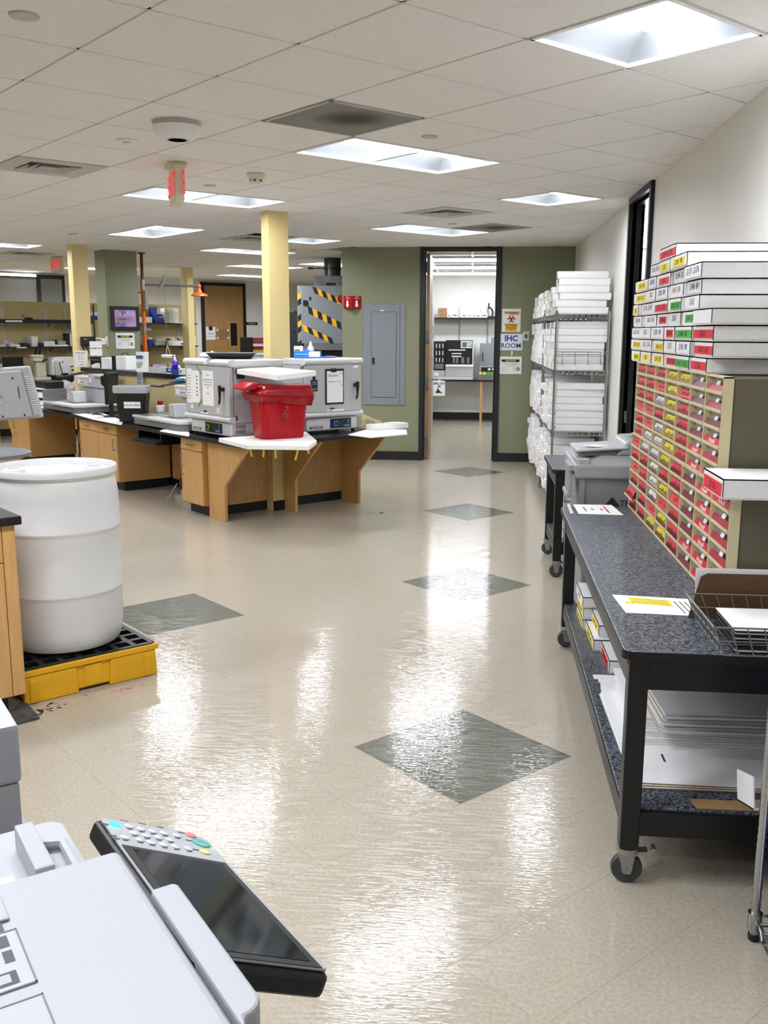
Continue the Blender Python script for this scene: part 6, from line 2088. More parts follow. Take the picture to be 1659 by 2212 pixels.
# lower left shelf clutter
t = thing('cable_coil', 'coil of white cable at the left end of the lower shelf', 'cable', on_shelf(4, -.16, z2s), R45)
for k in range(3): MB().lathe([(.055, 0.012 * k), (.065, .012 * k), (.068, .012 * k + .008), (.055, .012 * k + .011)], 20).build('coil', m_paper, t)
t = thing('plastic_bags', 'grey crumpled plastic bags on the lower left shelf', 'bag', on_shelf(16, -.13, z2s), R45)
random.seed(3)
for k in range(6): MB().sphere((random.uniform(-.07, .07), random.uniform(-.05, .05), .035 + random.uniform(0, .03)), random.uniform(.03, .05), 8, 6, sz=.7).build('crumple', m_glass if k % 2 else m_grey_lt, t)
cbox('white_tub', 'low white tub beside the crumpled bags', 'tub', on_shelf(25, -.24, z2s), .10, .10, .05, m_grey_lt)
cbox('white_tub', 'second low white tub left of the dark green dish', 'tub', on_shelf(35, -.24, z2s), .07, .08, .035, m_paper)
t = thing('dark_dish', 'dark green covered dish on the lower left shelf', 'dish', on_shelf(50, -.20, z2s), R45)
MB().lathe([(.001, 0), (.085, 0), (.09, .03), (.07, .055), (.001, .06)], 20).build('dish', mat('dark_green', '#1c2b28', .4), t, smooth=True)
cbox('white_carton', 'upright white carton with print on the lower left shelf', 'box', on_shelf(73, -.18, z2s), .10, .06, .16, m_card)
cbox('grey_carton', 'grey carton behind the upright white carton', 'box', on_shelf(62.5, -.08, z2s), .10, .06, .15, m_grey)
cbox('dark_boxlet', 'small dark box before the upright carton', 'box', on_shelf(86, -.22, z2s), .08, .09, .06, m_black_soft)
cbox('white_tray', 'white open carton tray in the middle of the lower shelf', 'box', on_shelf(102, -.20, z2s), .19, .12, .085, m_paper)
cbox('dark_canisters', 'pair of dark canisters behind the tray', 'canister', on_shelf(118, -.12, z2s), .05, .08, .10, m_black)
cbox('grey_case', 'flat grey case on the lower left shelf right side', 'box', on_shelf(130, -.16, z2s), .13, .12, .09, m_grey)
cbox('white_pad', 'flat white pad in front of the grey case', 'pad', on_shelf(129, -.26, z2s), .25, .05, .03, m_paper)
cbox('dark_binder', 'dark upright binder near the middle yellow column', 'binder', on_shelf(143, -.16, z2s), .06, .16, .21, mat('brown_dark', '#2a211c', .6))
cbox('white_binder', 'thin white upright binder by the dark binder', 'binder', on_shelf(149, -.2, z2s), .02, .14, .20, m_paper)
cbox('black_holder', 'black upright file holder by the middle yellow column', 'binder', on_shelf(154.5, -.16, z2s), .06, .16, .19, m_black)
cbox('white_tag', 'short white label on the edge of the lower left shelf', 'label', hw(at_hw(47, 750, -D_ - .003)[0], -D_ - .003, z2s - .022), .155, .004, .018, m_paper)
# upper right shelf: white tray, blue magazine file, binders
cbox('white_case', 'low white case left of the blue magazine file', 'box', on_shelf(308, -.15, z3s), .28, .2, .10, m_card)
t = thing('magazine_file', 'dark blue magazine file with white papers on the right shelf', 'file holder', on_shelf(340, -.16, z3s), R45)
MB().box(-.085, .035, -.13, .12, 0, .15).build('file_box', m_dkblue, t, bevel=.002); MB().box(-.085, -.06, -.13, .12, .15, .27).build('file_back', m_dkblue, t)
MB().box(-.055, .02, -.11, .1, .02, .25).build('papers', m_paper, t); MB().box(-.02, .03, -.132, -.1305, .09, .105).build('label_strip', m_paper, t)
for k in range(8):
    t = thing('white_binder', f'thin white ring binder, {ORD[k]} from left in the row on the right shelf', 'binder', on_shelf(351.5 + k * 3.6, -.16, z3s), R45 + random.uniform(-.03, .03), 'white binders on the right shelf')
    g = MB(); g.m = Matrix.Rotation(math.radians(-2 - k * .6), 4, 'Y') if False else Matrix.Identity(4)
    g.box(-.013, .013, -.14, .1, 0, .255 - .004 * (k % 3)); g.build('cover', m_paper, t, bevel=.002)
    MB().box(-.006, .006, -.1412, -.1401, .05, .20).build('spine_label', m_grey_lt, t)
t = thing('paper_pile', 'loose white papers at the right end of the upper right shelf', 'paper', on_shelf(398, -.18, z3s), R45)
for k in range(5): MB().box(-.16 + .02 * k, .16 - .012 * k, -.1, .08, .008 * k, .008 * k + .006).build('sheet', m_paper if k != 3 else mat('pale_blue', '#8fb3d4', .6), t)
# lower right shelf clutter
t = thing('blue_jar', 'blue jar with white lid beside the orange pipe', 'jar', on_shelf(323, -.16, z4s), R45)
MB().lathe([(.001, 0), (.05, 0), (.05, .10), (.04, .11)], 16).build('jar_body', m_dkblue, t, smooth=True); MB().lathe([(.042, .11), (.042, .14), (.001, .142)], 16).build('lid', m_paper, t)
t = thing('instrument_white', 'white curved instrument lying on the lower right shelf', 'device', on_shelf(346, -.16, z4s), R45)
MB().box(-.13, .06, -.08, .08, 0, .075).build('body', m_grey_lt, t, bevel=.02)
MB().box(-.10, .04, -.06, .07, .076, .12).build('upper_housing', m_white, t, bevel=.02); MB().box(.0, .10, -.07, .06, .0765, .10).build('tube', m_white, t, bevel=.015)
t = cbox('white_device', 'long white device with black display on the lower right shelf', 'device', on_shelf(379, -.18, z4s), .36, .16, .085, m_card)
MB().box(.06, .15, -.0815, -.0801, .02, .045).build('display', m_black, t)
for (px_, m_, r_) in ((362, m_red, .035), (372, m_paper, .04), (386, m_grey_dk, .035), (393, m_grey_lt, .03)):
    t = thing('shelf_oddment', {m_red: 'small red item', m_paper: 'small white item', m_grey_dk: 'small grey coil', m_grey_lt: 'small pale coil'}[m_] + ' on top of the long white device', 'oddment', on_shelf(px_, -.18, z4s + .086), R45)
    MB().sphere((0, 0, r_ * .6), r_, 9, 6, sz=.6).build('item', m_, t, smooth=True)
t = cbox('yellow_sign', 'white card with yellow note standing at the right shelf end', 'sign', on_shelf(413, -.24, z4s), .17, .01, .17, m_paper)
MB().box(-.065, .05, -.0065, -.0052, .03, .12).build('yellow_note', m_yel_lab, t)
t = thing('drawer_tower', 'clear plastic drawer tower below the right shelf', 'drawers', hw(at_hw(411, 790, -.2)[0], -.2, .905), R45)
for k in range(4): MB().box(-.09, .09, -.1, .1, .005 + k * .075, .072 + k * .075).build('drawer', m_glass, t)
MB().box(-.1, .1, -.09, .11, 0, .004).build('base', m_white, t)
t = thing('red_picture', 'red framed grey picture standing on the back bench', 'frame', hw(at_hw(346, 800, -.35)[0], -.35, .905), R45)
MB().box(-.16, .16, -.005, .01, 0, .21).build('frame', m_red, t); MB().box(-.14, .14, -.007, -.0051, .0, .205).build('picture', m_grey_lt, t)

# bench along the half wall
t = thing('wall_bench', 'black topped wooden bench running below the half wall shelves', 'bench', hw(-3.4, 0, 0), R45)
MB().box(0, 6.85, -.70, -.016, .865, .90).build('bench_top', m_counter, t, bevel=.003)
for x in (.1, 1.6, 3.1, 3.62, 5.0, 6.7): MB().box(x, x + .03, -.62, -.10, .0, .864).build('bench_leg_panel', m_wood, t)
MB().box(3.66, 4.98, -.6, -.10, .1, .864).build('bench_cabinet', m_wood, t)


def on_bench(px, y): x = at_hw(px, 800, y)[0]; return hw(x, y, .9008)


t = thing('microscope', 'cream microscope with black eyepieces on the left wall bench', 'microscope', on_bench(85, -.45), R45)
m_ms = mat('microscope_cream', '#d0cdb8', .45)
MB().box(-.11, .13, -.15, .15, 0, .05).build('stage_base', m_ms, t, bevel=.01); MB().box(-.05, .11, -.02, .12, .05, .30).build('stand_column', m_ms, t, bevel=.015)
MB().box(-.11, .05, -.10, .10, .36, .40).build('head_arm', m_ms, t, bevel=.01); MB().box(-.1, .05, -.08, .08, .30, .359).build('turret', m_ms, t, bevel=.008)
for x in (-.07, -.005):
    g = MB(); g.cyl((x, -.05, .40), (x, -.13, .50), .018, 10); g.build('eyepiece', m_black, t, smooth=True)
g = MB(); g.cyl((.06, -.06, .31), (.12, -.06, .32), .012, 8); g.sphere((.05, -.06, .31), .03, 8, 6); g.build('focus_knob', m_black, t)
t = thing('staining_machine', 'white lab machine with rounded hood and black base', 'lab instrument', on_bench(139, -.45), R45)
MB().box(-.23, .27, -.2, .2, 0, .07).build('black_base', m_black, t, bevel=.008)
g = MB(); g.prism([(-.23, .07), (-.23, .28), (-.17, .36), (.18, .36), (.25, .27), (.26, .07), (.03, .07), (.03, .10), (-.02, .10)], 'y', -.10, .18); g.build('housing', m_white, t, bevel=.012)
MB().box(-.20, -.12, -.17, -.10, .07, .30).build('left_pod', m_grey_lt, t, bevel=.015); MB().box(.06, .24, -.17, -.10, .07, .13).build('right_ledge', m_white, t, bevel=.01)
MB().box(.08, .24, -.14, -.101, .135, .165).build('dark_slot', m_black, t)
for (x, z) in ((-.06, .28), (.12, .22)): MB().cyl((x, -.106, z), (x, -.10, z), .012, 12).build('knob', m_black, t)
MB().tube([(-.14, -.17, .28), (-.13, -.2, .18), (-.10, -.2, .07)], .007, 6).build('hose', m_black, t); MB().tube([(.06, -.11, .20), (.10, -.16, .22), (.11, -.17, .10)], .008, 6).build('hose', m_black, t)
t = thing('black_screen', 'black flat panel behind the microscope on the wall bench', 'monitor', on_bench(30, -.2), R45)
MB().box(-.18, .15, -.02, .02, .05, .36).build('screen_back', m_black, t); MB().box(-.05, .05, -.06, .06, 0, .05).build('stand', m_black, t)
t = thing('letter_tray', 'black letter tray with papers on the far left island end', 'tray', isl(.20, 4.45, CT_Z + .010), -R45)
for z in (.0, .10, .20): MB().box(-.24, .24, -.15, .15, z, z + .008).build('tray_level', m_white if z else m_black, t)
for x in (-.24, .232): MB().box(x, x + .008, -.15, .15, .008, .21).build('tray_side', m_grey_dk, t)
MB().box(-.2, .2, -.14, .12, .009, .05).build('papers', m_paper, t); MB().box(-.2, .2, -.14, .12, .109, .16).build('papers', m_paper, t)
MB().box(-.22, .2, -.10, .14, .2085, .30).build('black_case', m_black, t, bevel=.01)
t = thing('clear_bags', 'crumpled clear bags on the letter tray end', 'bag', isl(.60, 4.72, CT_Z + .001), -R45)
for k in range(9): MB().sphere((random.uniform(-.1, .1), random.uniform(-.06, .06), .06 + random.uniform(0, .2)), random.uniform(.04, .07), 8, 6).build('crumple', m_glass, t)
MB().box(-.12, .12, -.08, .08, 0, .06).build('carton', m_paper, t)
t = thing('island_pad', 'white pad under the letter tray at the far left island end', 'pad', isl(-.05, 4.35, CT_Z + .0006), R45)
MB().box(-.10, .2, -.35, .3, 0, .008).build('pad', m_paper, t)

# window band in the back wall above the half wall (black frame, bright room behind glass)
t = tag(MB().box(0, 0, 0, 0, 0, 0).build('window_1', m_black_trim), kind='structure')
bpl = Vector((-8.0, 17.7))


def bwp(px, py, y=0):
    r = CR * ((px - W_PX / 2) / F_PX) + CD * ((py - H_PX / 2) / F_PX) + CF
    nrm = Vector((-Q, Q)); tt = (bpl.dot(nrm) + y) / Vector((r.x, r.y)).dot(nrm)
    p = Vector((0, 0, HC)) + r * tt
    return (Vector((p.x, p.y)) - bpl).dot(EW), p.z


bpy.data.objects.remove(t)
xa = bwp(-40, 600)[0]; xb = bwp(137, 600)[0]; xm = bwp(84, 620)[0]
wn = MB(); wn.m = Matrix.Translation((bpl.x, bpl.y, 0)) @ Matrix.Rotation(R45, 4, 'Z')
zt_ = 2.70; zb2 = 1.5
for (x0, x1, z0, z1) in ((xa, xb, zt_ - .07, zt_), (xa, xb, zb2, zb2 + .05), (xm - .05, xm + .02, zb2, zt_), (xb - .04, xb, zb2, zt_), (xa, xa + .05, zb2, zt_)): wn.box(x0, x1, -.05, -.001, z0, z1)
win = tag(wn.build('window_1', m_black_trim), kind='structure')
g = MB(); g.m = wn.m; g.box(xa + .05, xm - .05, -.02, -.012, zb2 + .05, zt_ - .07); g.build('pane', mat('pane_grey', '#a9adae', .2), win)
g = MB(); g.m = wn.m; g.box(xm + .02, xb - .04, -.02, -.012, zb2 + .05, zt_ - .07); g.build('pane', mat('pane_dim', '#7f8888', .08), win)
for k in range(10):
    x = xm + .03 + k * (xb - .05 - xm - .03) / 10
    g = MB(); g.m = wn.m; g.box(x, x + .03, -.026, -.021, zb2 + .05, zt_ - .10); g.build('blind_slat', mat('blind_grey', '#8f9896', .6), win)
t = thing('window_lamp', 'bright tube light along the top of the far left window', 'light', (bpl.x, bpl.y, 0), R45)
zz = bwp(40, 594)[1]
MB().box(xa + .06, xm - .06, -.05, -.03, zz - .022, zz + .018).build('tube', m_lens, t)
MB().box(xa + .06, xm - .06, -.03, -.021, zz - .03, zz + .025).build('fixture', m_white, t)

# wooden back door
x0, zt1 = bwp(432, 607); x1, _ = bwp(528, 609); 
d3 = MB(); d3.m = wn.m
d3.box(x0, x0 + .07, -.04, -.001, 0, 2.69); d3.box(x1 - .07, x1, -.04, -.001, 0, 2.69); d3.box(x0, x1, -.04, -.001, 2.62, 2.69)
door3 = tag(d3.build('door_3', m_black_trim), kind='structure')
g = MB(); g.m = wn.m; g.box(x0 + .07, x1 - .07, -.03, -.002, 0.01, 2.62); lf = g.build('door_leaf', m_wood_door, door3)
wa, wz0 = bwp(497, 747); wb, wz1 = bwp(510, 698)
g = MB(); g.m = wn.m; g.box(wa, wb, -.032, -.0301, wz0, wz1); gl = g.build('door_window', m_black, lf)
fr = MB(); fr.m = wn.m
for (a_, b_, c_, d_) in ((wa - .03, wa, wz0 - .03, wz1 + .03), (wb, wb + .03, wz0 - .03, wz1 + .03), (wa, wb, wz0 - .03, wz0), (wa, wb, wz1, wz1 + .03)): fr.box(a_, b_, -.036, -.0305, c_, d_)
fr.build('window_bead', m_wood_edge, lf)


def back_item(name, label, cat, p0, p1, m, y=-.032, th=.004):
    a, z1 = bwp(*p0); b, z0 = bwp(*p1)
    t = thing(name, label, cat, (bpl.x, bpl.y, 0), R45)
    MB().box(a, b, y - th, y, z0, z1).build('plate', m, t)
    return t, a, b, z0, z1


t, a, b, z0, z1 = back_item('door_notice', 'white notice with dark logo on the wooden back door', 'sign', (443, 706), (464, 734), m_paper)
MB().cyl(((a + b) / 2, -.0375, z0 + .24), ((a + b) / 2, -.036, z0 + .24), .05, 14).build('logo', m_ink, t)
txt(t, 'Safety', .06, m_ink_soft, ((a + b) / 2, -.0372, z0 + .13)); txt(t, 'Please keep closed', .03, m_ink_soft, ((a + b) / 2, -.0372, z0 + .07))
t, a, b, z0, z1 = back_item('door_plate', 'clear plate with four white pads on the back door', 'plate', (466, 711), (493, 732), mat('tan_clear', '#8d7552', .25))
for x in (a + .02, b - .02):
    for z in (z0 + .02, z1 - .02): MB().box(x - .02, x + .02, -.039, -.0361, z - .02, z + .02).build('pad', m_paper, t)
t, a, b, z0, z1 = back_item('room_plate', 'black name plate beside the wooden back door', 'sign', (532, 696), (556, 702), m_black, -.0005, .01)
txt(t, 'Flow Room', .035, m_ink_white, ((a + b) / 2, -.0112, (z0 + z1) / 2))
t, a, b, z0, z1 = back_item('wall_strobe', 'white wall box between back door and front column', 'alarm', (549, 625), (575, 637), m_white, -.0005, .06)
t, a, b, z0, z1 = back_item('wall_notice', 'white sheet on the back wall beside the hazard striped cabinet', 'sign', (636, 672), (641, 696), m_paper, -.0005, .004)
MB().box(a + .0, b, -.0055, -.0046, z0 + .12, z1 - .0).build('dark_panel', m_black, t)

# document sorter and dark metal cabinet near the column
cx_, cz_ = bwp(560, 722)
P = at(560, 745, y=15.5)
t = thing('paper_sorter', 'black sorter stacked with red yellow and white papers beside the column', 'sorter', (P.x, P.y, 0), R45)
MB().box(-.24, .22, -.15, .2, 1.02, 1.20).build('sorter_case', m_black, t); MB().box(-.24, -.22, -.15, .2, 1.20, 1.58).build('sorter_side', m_black, t)
for k, m_ in enumerate((m_paper, m_grey_lt, m_paper, mat('mustard', '#c6a52e', .6), mat('dark_red_paper', '#7a1d25', .6), m_card, mat('dark_red_paper', '#7a1d25', .6), mat('dark_red_paper', '#7a1d25', .6))):
    MB().box(-.21, .22, -.17 + .01 * (k % 2), .18, 1.205 + k * .047, 1.245 + k * .047).build('paper_stack', m_, t)
MB().box(-.22, .22, -.12, .18, 0, 1.02).build('cabinet_base', m_grey_dk, t)
P = at(634, 760, y=15.0)
t = thing('metal_cabinet', 'tall dark grey metal cabinet just right of the front column', 'cabinet', (P.x, P.y, 0), R45)
MB().box(-.22, .06, -.12, .4, 0, at(634, 675, y=15.0).z).build('cabinet_body', mat('cabinet_dark', '#4c4e4c', .5), t)
MB().box(.062, .16, -.1, .4, 0, 1.75).build('black_side_unit', m_black, t)
MB().box(.0, .02, -.1225, -.1205, 1.78, 1.9).build('label', m_paper, t)
MB().cyl((-.05, -.124, 1.66), (-.05, -.12, 1.66), .015, 10).build('lock', m_black, t)

# hazard striped machine with exhaust duct
HX = at(642, 640, y=14.0)
HP = Vector((HX.x, 14.0))
t = thing('striped_machine', 'grey machine cabinet with black and yellow hazard stripes beside the olive wall', 'machine', (HP.x, HP.y, 0), math.radians(4))


def hz(px, py):
    p = at(px, py, y=14.0); return p.x - HP.x, p.z


W_M = -1.74 - HP.x
z_t = hz(690, 617)[1]; z_b = hz(690, 742)[1]
MB().box(0, W_M, .0, .8, z_b, z_t).build('upper_cabinet', mat('machine_grey', '#8b9095', .45), t, bevel=.004)
MB().box(.06, W_M, -.0015, .0, z_b, z_t - .001).build('front_panel', mat('machine_grey2', '#83888d', .42), t)
MB().box(.0, W_M, .02, .8, 0.02, z_b - .10).build('lower_cabinet', m_black, t); MB().box(.10, W_M, -.12, .5, z_b - .095, z_b - .005).build('ledge', m_grey_dk, t, bevel=.004)


def stripe(p0, p1, hgt, n, start_black, skew, y=-.0035):
    """slanted hazard tape: runs from p0 to p1 (photo pixels, upper edge), split into slanted blocks"""
    (xa, za), (xb, zb) = hz(*p0), hz(*p1)
    for k in range(n):
        f0, f1 = k / n, (k + 1) / n
        x0, x1 = xa + (xb - xa) * f0, xa + (xb - xa) * f1; z0, z1 = za + (zb - za) * f0, za + (zb - za) * f1
        MB().prism([(x0, z0), (x1, z1), (x1 + skew, z1 - hgt), (x0 + skew, z0 - hgt)], 'y', y, y + .0015).build('hazard_stripe', m_tape_black if (k % 2 == 0) == start_black else m_tape_yellow, t)


stripe((674, 618), (742, 648), .10, 7, True, .035)
stripe((664, 661), (735, 696), .11, 7, True, .02)
stripe((652, 700), (716, 730), .10, 6, False, .035)
for (v, m_) in ((632, m_tape_yellow), (645, m_tape_black), (679, m_tape_black), (692, m_tape_yellow), (704, m_tape_black), (735, m_tape_black), (747, m_tape_yellow)):
    z = hz(645, v)[1]; MB().prism([(.004, z - .03), (.056, z + .01), (.056, z - .07), (.004, z - .11)], 'y', -.003, -.0005).build('hazard_stripe', m_, t)
x, z = hz(660, 654); MB().box(x - .035, x + .03, -.03, -.002, z - .035, z + .035).build('latch_box', m_black, t, bevel=.004)
x, z = hz(670, 645); MB().box(x - .015, x + .015, -.004, -.002, z - .025, z + .025).build('key_plate', m_black, t)
x, z = hz(737, 646); MB().cyl((x, -.006, z), (x, -.002, z), .06, 16).build('red_sticker', m_red, t)
zt2 = hz(690, 595)[1]
MB().box(.25, W_M, .05, .6, z_t, zt2).build('duct_box', m_galv, t)
x = hz(714, 560)[0]
g = MB(); g.cyl((x, .3, zt2), (x, .3, CZ - .006), .125, 24); g.build('exhaust_duct', mat('dark_duct', '#55585a', .35, metal=.8), t, smooth=True)
g = MB(); g.cyl((x, .3, zt2 + .10), (x, .3, zt2 + .12), .135, 24); g.build('duct_clamp', m_black, t, smooth=True)
g = MB(); g.cyl((x - .33, .2, zt2 + .115), (x - .1, .2, zt2 + .115), .008, 8); g.box(x - .35, x - .28, .17, .23, zt2 + .10, zt2 + .13); g.build('damper_rod', m_black, t)
g = MB(); g.box(.42, .56, .049, .051, z_t + .005, z_t + .045); g.build('black_label', m_black, t)
t2 = thing('black_bags', 'black bin liners hanging over containers below the striped machine', 'bag', (HP.x, HP.y - .35, 0), math.radians(4))
for k in range(5): MB().sphere((.18 + k * .12, 0, .98 + .02 * (k % 2)), .11, 10, 7, sz=.7).build('liner', m_black, t2, smooth=True)
MB().box(.12, W_M - .12, -.08, .1, 0, .98).build('bin', m_black, t2)
g = MB(); g.sheet([[(.12 + x * .62, -.09 - .02 * math.sin(9 * x), 1.06 + .015 * math.sin(14 * x) + z * .03) for x in [i / 20 for i in range(21)]] for z in (0, 1)]); g.build('clear_liner_edge', m_liner, t2)

# ---- items on the columns ------------------------------------------------------
def col_face(corner, px, py):
    """point on the right face (along EW) of a column with that near corner"""
    c = Vector(corner); r = CR * ((px - W_PX / 2) / F_PX) + CD * ((py - H_PX / 2) / F_PX) + CF
    nrm = Vector((-Q, Q)); tt = c.dot(nrm) / Vector((r.x, r.y)).dot(nrm)
    p = Vector((0, 0, HC)) + r * tt
    return (Vector((p.x, p.y)) - c).dot(EW), p.z


GC = (-4.93, 12.69)
a, z1 = col_face(GC, 237, 661); b, z0 = col_face(GC, 300, 714)
t = thing('framed_poster', 'black framed purple QUESTION EVERYTHING poster on the green column', 'picture', (GC[0], GC[1], 0), R45)
MB().box(a, b, -.03, -.0005, z0, z1).build('frame', m_black, t, bevel=.004)
m_pur = mat('poster_purple', '#6a5596', .25, noise=.6, nscale=7, color2='#b79bd0', detail=2)
MB().box(a + .05, b - .05, -.032, -.0301, z0 + .05, z1 - .05).build('print', m_pur, t)
random.seed(4)
for k in range(14):
    x, z = random.uniform(a + .07, b - .07), random.uniform(z0 + .20, z1 - .07)
    MB().cyl((x, -.0326, z), (x, -.0321, z), random.uniform(.008, .02), 12).build('light_dot', mat('poster_pink', '#c9b0dc', .4), t)
for k in range(9):
    x = (a + b) / 2 + (k - 4) * .012; x2 = (a + b) / 2 + (k - 4) * .036
    MB().prism([(x, z0 + .13), (x + .004, z0 + .13), (x2 + .008, z0 + .055), (x2, z0 + .055)], 'y', -.0325, -.0321).build('light_ray', mat('poster_pale', '#a79ac6', .4), t)
mq = mat('poster_text', '#8d7a86', .4); 
txt(t, 'QUESTION', .058, mat('poster_gold', '#b39a8c', .4), ((a + b) / 2, -.0335, (z0 + z1) / 2 + .025), bold=.001); txt(t, 'EVERYTHING', .052, mat('poster_gold', '#b39a8c', .4), ((a + b) / 2, -.0335, (z0 + z1) / 2 - .045), bold=.001)
a, z1 = col_face(GC, 249, 719); b, z0 = col_face(GC, 291, 753)
t = thing('caution_sign', 'white caution sign below the framed poster on the green column', 'sign', (GC[0] + ((a + b) / 2) * Q, GC[1] + ((a + b) / 2) * Q, (z0 + z1) / 2), R45)
MB().box(-(b - a) / 2, (b - a) / 2, -.006, -.0005, -(z1 - z0) / 2, (z1 - z0) / 2).build('plate', m_paper, t)
caution('', t, (b - a) / 2, (z1 - z0) / 2)
# thermostat on the left face of the green column (plane along EU)
t = thing('thermostat', 'cream wall box with clear cover on the green column side', 'thermostat', (GC[0] + EU.x * .05, GC[1] + EU.y * .05, 0), -R45)
def gl(px, py):
    c = Vector(GC); r = CR * ((px - W_PX / 2) / F_PX) + CD * ((py - H_PX / 2) / F_PX) + CF
    tt = c.dot(EW) / Vector((r.x, r.y)).dot(EW); p = Vector((0, 0, HC)) + r * tt
    return -(Vector((p.x, p.y)) - c).dot(EU) + .05, p.z
a, z1 = gl(218, 727); b, z0 = gl(232, 749); 
MB().box(-.02, .045, -.015, -.0005, z0, z1).build('back_plate', m_cream, t, bevel=.003)
MB().box(-.03, .03, -.06, -.0155, z0 + .03, z1 - .03).build('cover', m_white, t, bevel=.006); MB().box(-.01, .015, -.0615, -.0601, z0 + .06, z1 - .06).build('display', m_grey_dk, t)
MB().tube([(-.02, -.05, z1 - .03), (-.08, -.09, z1 - .02), (-.12, -.11, z1 - .025)], .006, 6).build('probe_wire', m_white, t)
# black clock radio on the middle column
MC = (-5.03, 11.87)
a, z1 = col_face(MC, 172, 727); b, z0 = col_face(MC, 202, 747)
t = thing('wall_printer', 'black box device mounted on the middle yellow column', 'device', (MC[0], MC[1], 0), R45)
MB().box(a, b, -.07, -.0005, z0, z1).build('case', m_black, t, bevel=.012); MB().box(a + .02, a + .07, -.072, -.0701, z1 - .035, z1 - .028).build('brand_strip', m_grey_lt, t)
MB().tube([(a + .02, -.02, z0), (a + .05, -.02, z0 - .08), (a + .10, -.02, z0 - .17)], .006, 6).build('cable', m_black, t); MB().tube([(a + .06, -.02, z0), (a + .10, -.02, z0 - .06), (a + .14, -.02, z0 - .17)], .006, 6).build('cable', m_black, t)
t = thing('white_holder', 'white paper holders hanging between the columns', 'holder', (-4.72, 12.05, 0), R45)
p_ = at(207, 760, y=12.05)
for z0_, z1_ in ((at(207, 751, y=12.05).z, at(207, 737, y=12.05).z), (at(207, 768, y=12.05).z, at(207, 753, y=12.05).z)): MB().box(p_.x + 4.72 - .08, p_.x + 4.72 + .08, -.01, .01, z0_, z1_).build('pocket', m_paper, t)
MB().box(p_.x + 4.72 - .01, p_.x + 4.72 + .01, .0105, .02, CT_Z + .002, 2.0).build('hanging_rail', m_black, t)
t = thing('blue_carton', 'blue and white item on the shelf seen between the columns', 'box', on_shelf(203, -.2, z1s), R45)
MB().box(-.1, .1, -.05, .05, 0, .07).build('carton', m_dkblue, t); MB().box(-.02, .1, -.052, .04, .071, .13).build('white_roll', m_paper, t)

# ---- emergency shower ----------------------------------------------------------
SP = Vector((-4.604, 13.215))
t = thing('emergency_shower', 'orange emergency shower pipe with arm and orange shower head', 'shower', (SP.x, SP.y, 0))


def sp(px, py):
    """point on the vertical plane through the pipe that faces the camera"""
    r = CR * ((px - W_PX / 2) / F_PX) + CD * ((py - H_PX / 2) / F_PX) + CF
    nrm = SP.normalized(); tt = SP.dot(nrm) / Vector((r.x, r.y)).dot(nrm)
    p = Vector((0, 0, HC)) + r * tt
    return Vector((p.x - SP.x, p.y - SP.y, p.z))


zj = sp(310, 615).z; zv = sp(316, 712).z
g = MB(); g.cyl((0, 0, zj), (0, 0, CZ - .012), .021, 14); g.build('upper_pipe', m_rust, t, smooth=True)
g = MB(); g.cyl((0, 0, CZ - .02), (0, 0, CZ - .006), .05, 18); g.build('ceiling_flange', m_rust, t)
g = MB(); g.cyl((0, 0, .02), (0, 0, zj), .027, 14); g.build('orange_pipe', m_orange, t, smooth=True)
g = MB(); g.cyl((0, 0, 0), (0, 0, .02), .10, 20); g.build('floor_flange', m_orange, t)
g = MB(); g.cyl((0, 0, zj - .07), (0, 0, zj + .07), .034, 14); g.build('tee_fitting', m_zinc, t, smooth=True)
g = MB(); g.cyl((0, 0, zv - .05), (0, 0, zv + .05), .034, 14); g.cyl((0, 0, zv), tuple(Vector((.09, .02, 0)) + Vector((0, 0, zv))), .022, 10); g.build('valve_body', m_zinc, t, smooth=True)
he = sp(430, 621); he.z = zj - .01
a_ = he
g = MB(); g.cyl((0, 0, zj), tuple(a_), .017, 12); g.build('shower_arm', m_galv, t, smooth=True)
v1 = a_ * .34; v1.z = zj
g = MB(); g.cyl(tuple(v1 - a_.normalized() * .06), tuple(v1 + a_.normalized() * .06), .026, 12); g.build('arm_valve', m_zinc, t, smooth=True)
tip = sp(355, 595)
g = MB(); g.tube([tuple(v1), tuple(tip)], .011, 8); g.build('pull_lever', m_zinc, t)
g = MB(); g.tube([tuple(tip), tuple(sp(361, 745))], .004, 6); g.build('pull_rod', m_zinc, t)
tri = [sp(361, 745), sp(359, 770), sp(370, 772), sp(362, 747)]
g = MB(); g.tube([tuple(q) for q in tri], .005, 6); g.build('pull_handle', m_cream, t)
g = MB(); g.lathe([(.018, .0), (.022, -.04), (.045, -.085), (.11, -.115), (.118, -.135), (.112, -.137), (.001, -.13)], 28, tuple(a_)); g.build('shower_head', m_orange, t, smooth=True)
g = MB(); g.sphere(tuple(a_ + Vector((0, 0, .002))), .032, 12, 8); g.build('elbow', m_orange, t, smooth=True)
# plate sign hung on the pipe
q0, q1 = sp(314, 629), sp(320, 669)
g = MB(); g.box(.035, .065, -.09, .02, q1.z, q0.z); g.build('hanging_sign', mat('faded_sign', '#8d7f70', .5), t)
g = MB(); g.cyl((-.11, 0, q0.z - .02), (.05, 0, q0.z - .02), .006, 6); g.build('sign_bracket', m_black, t)

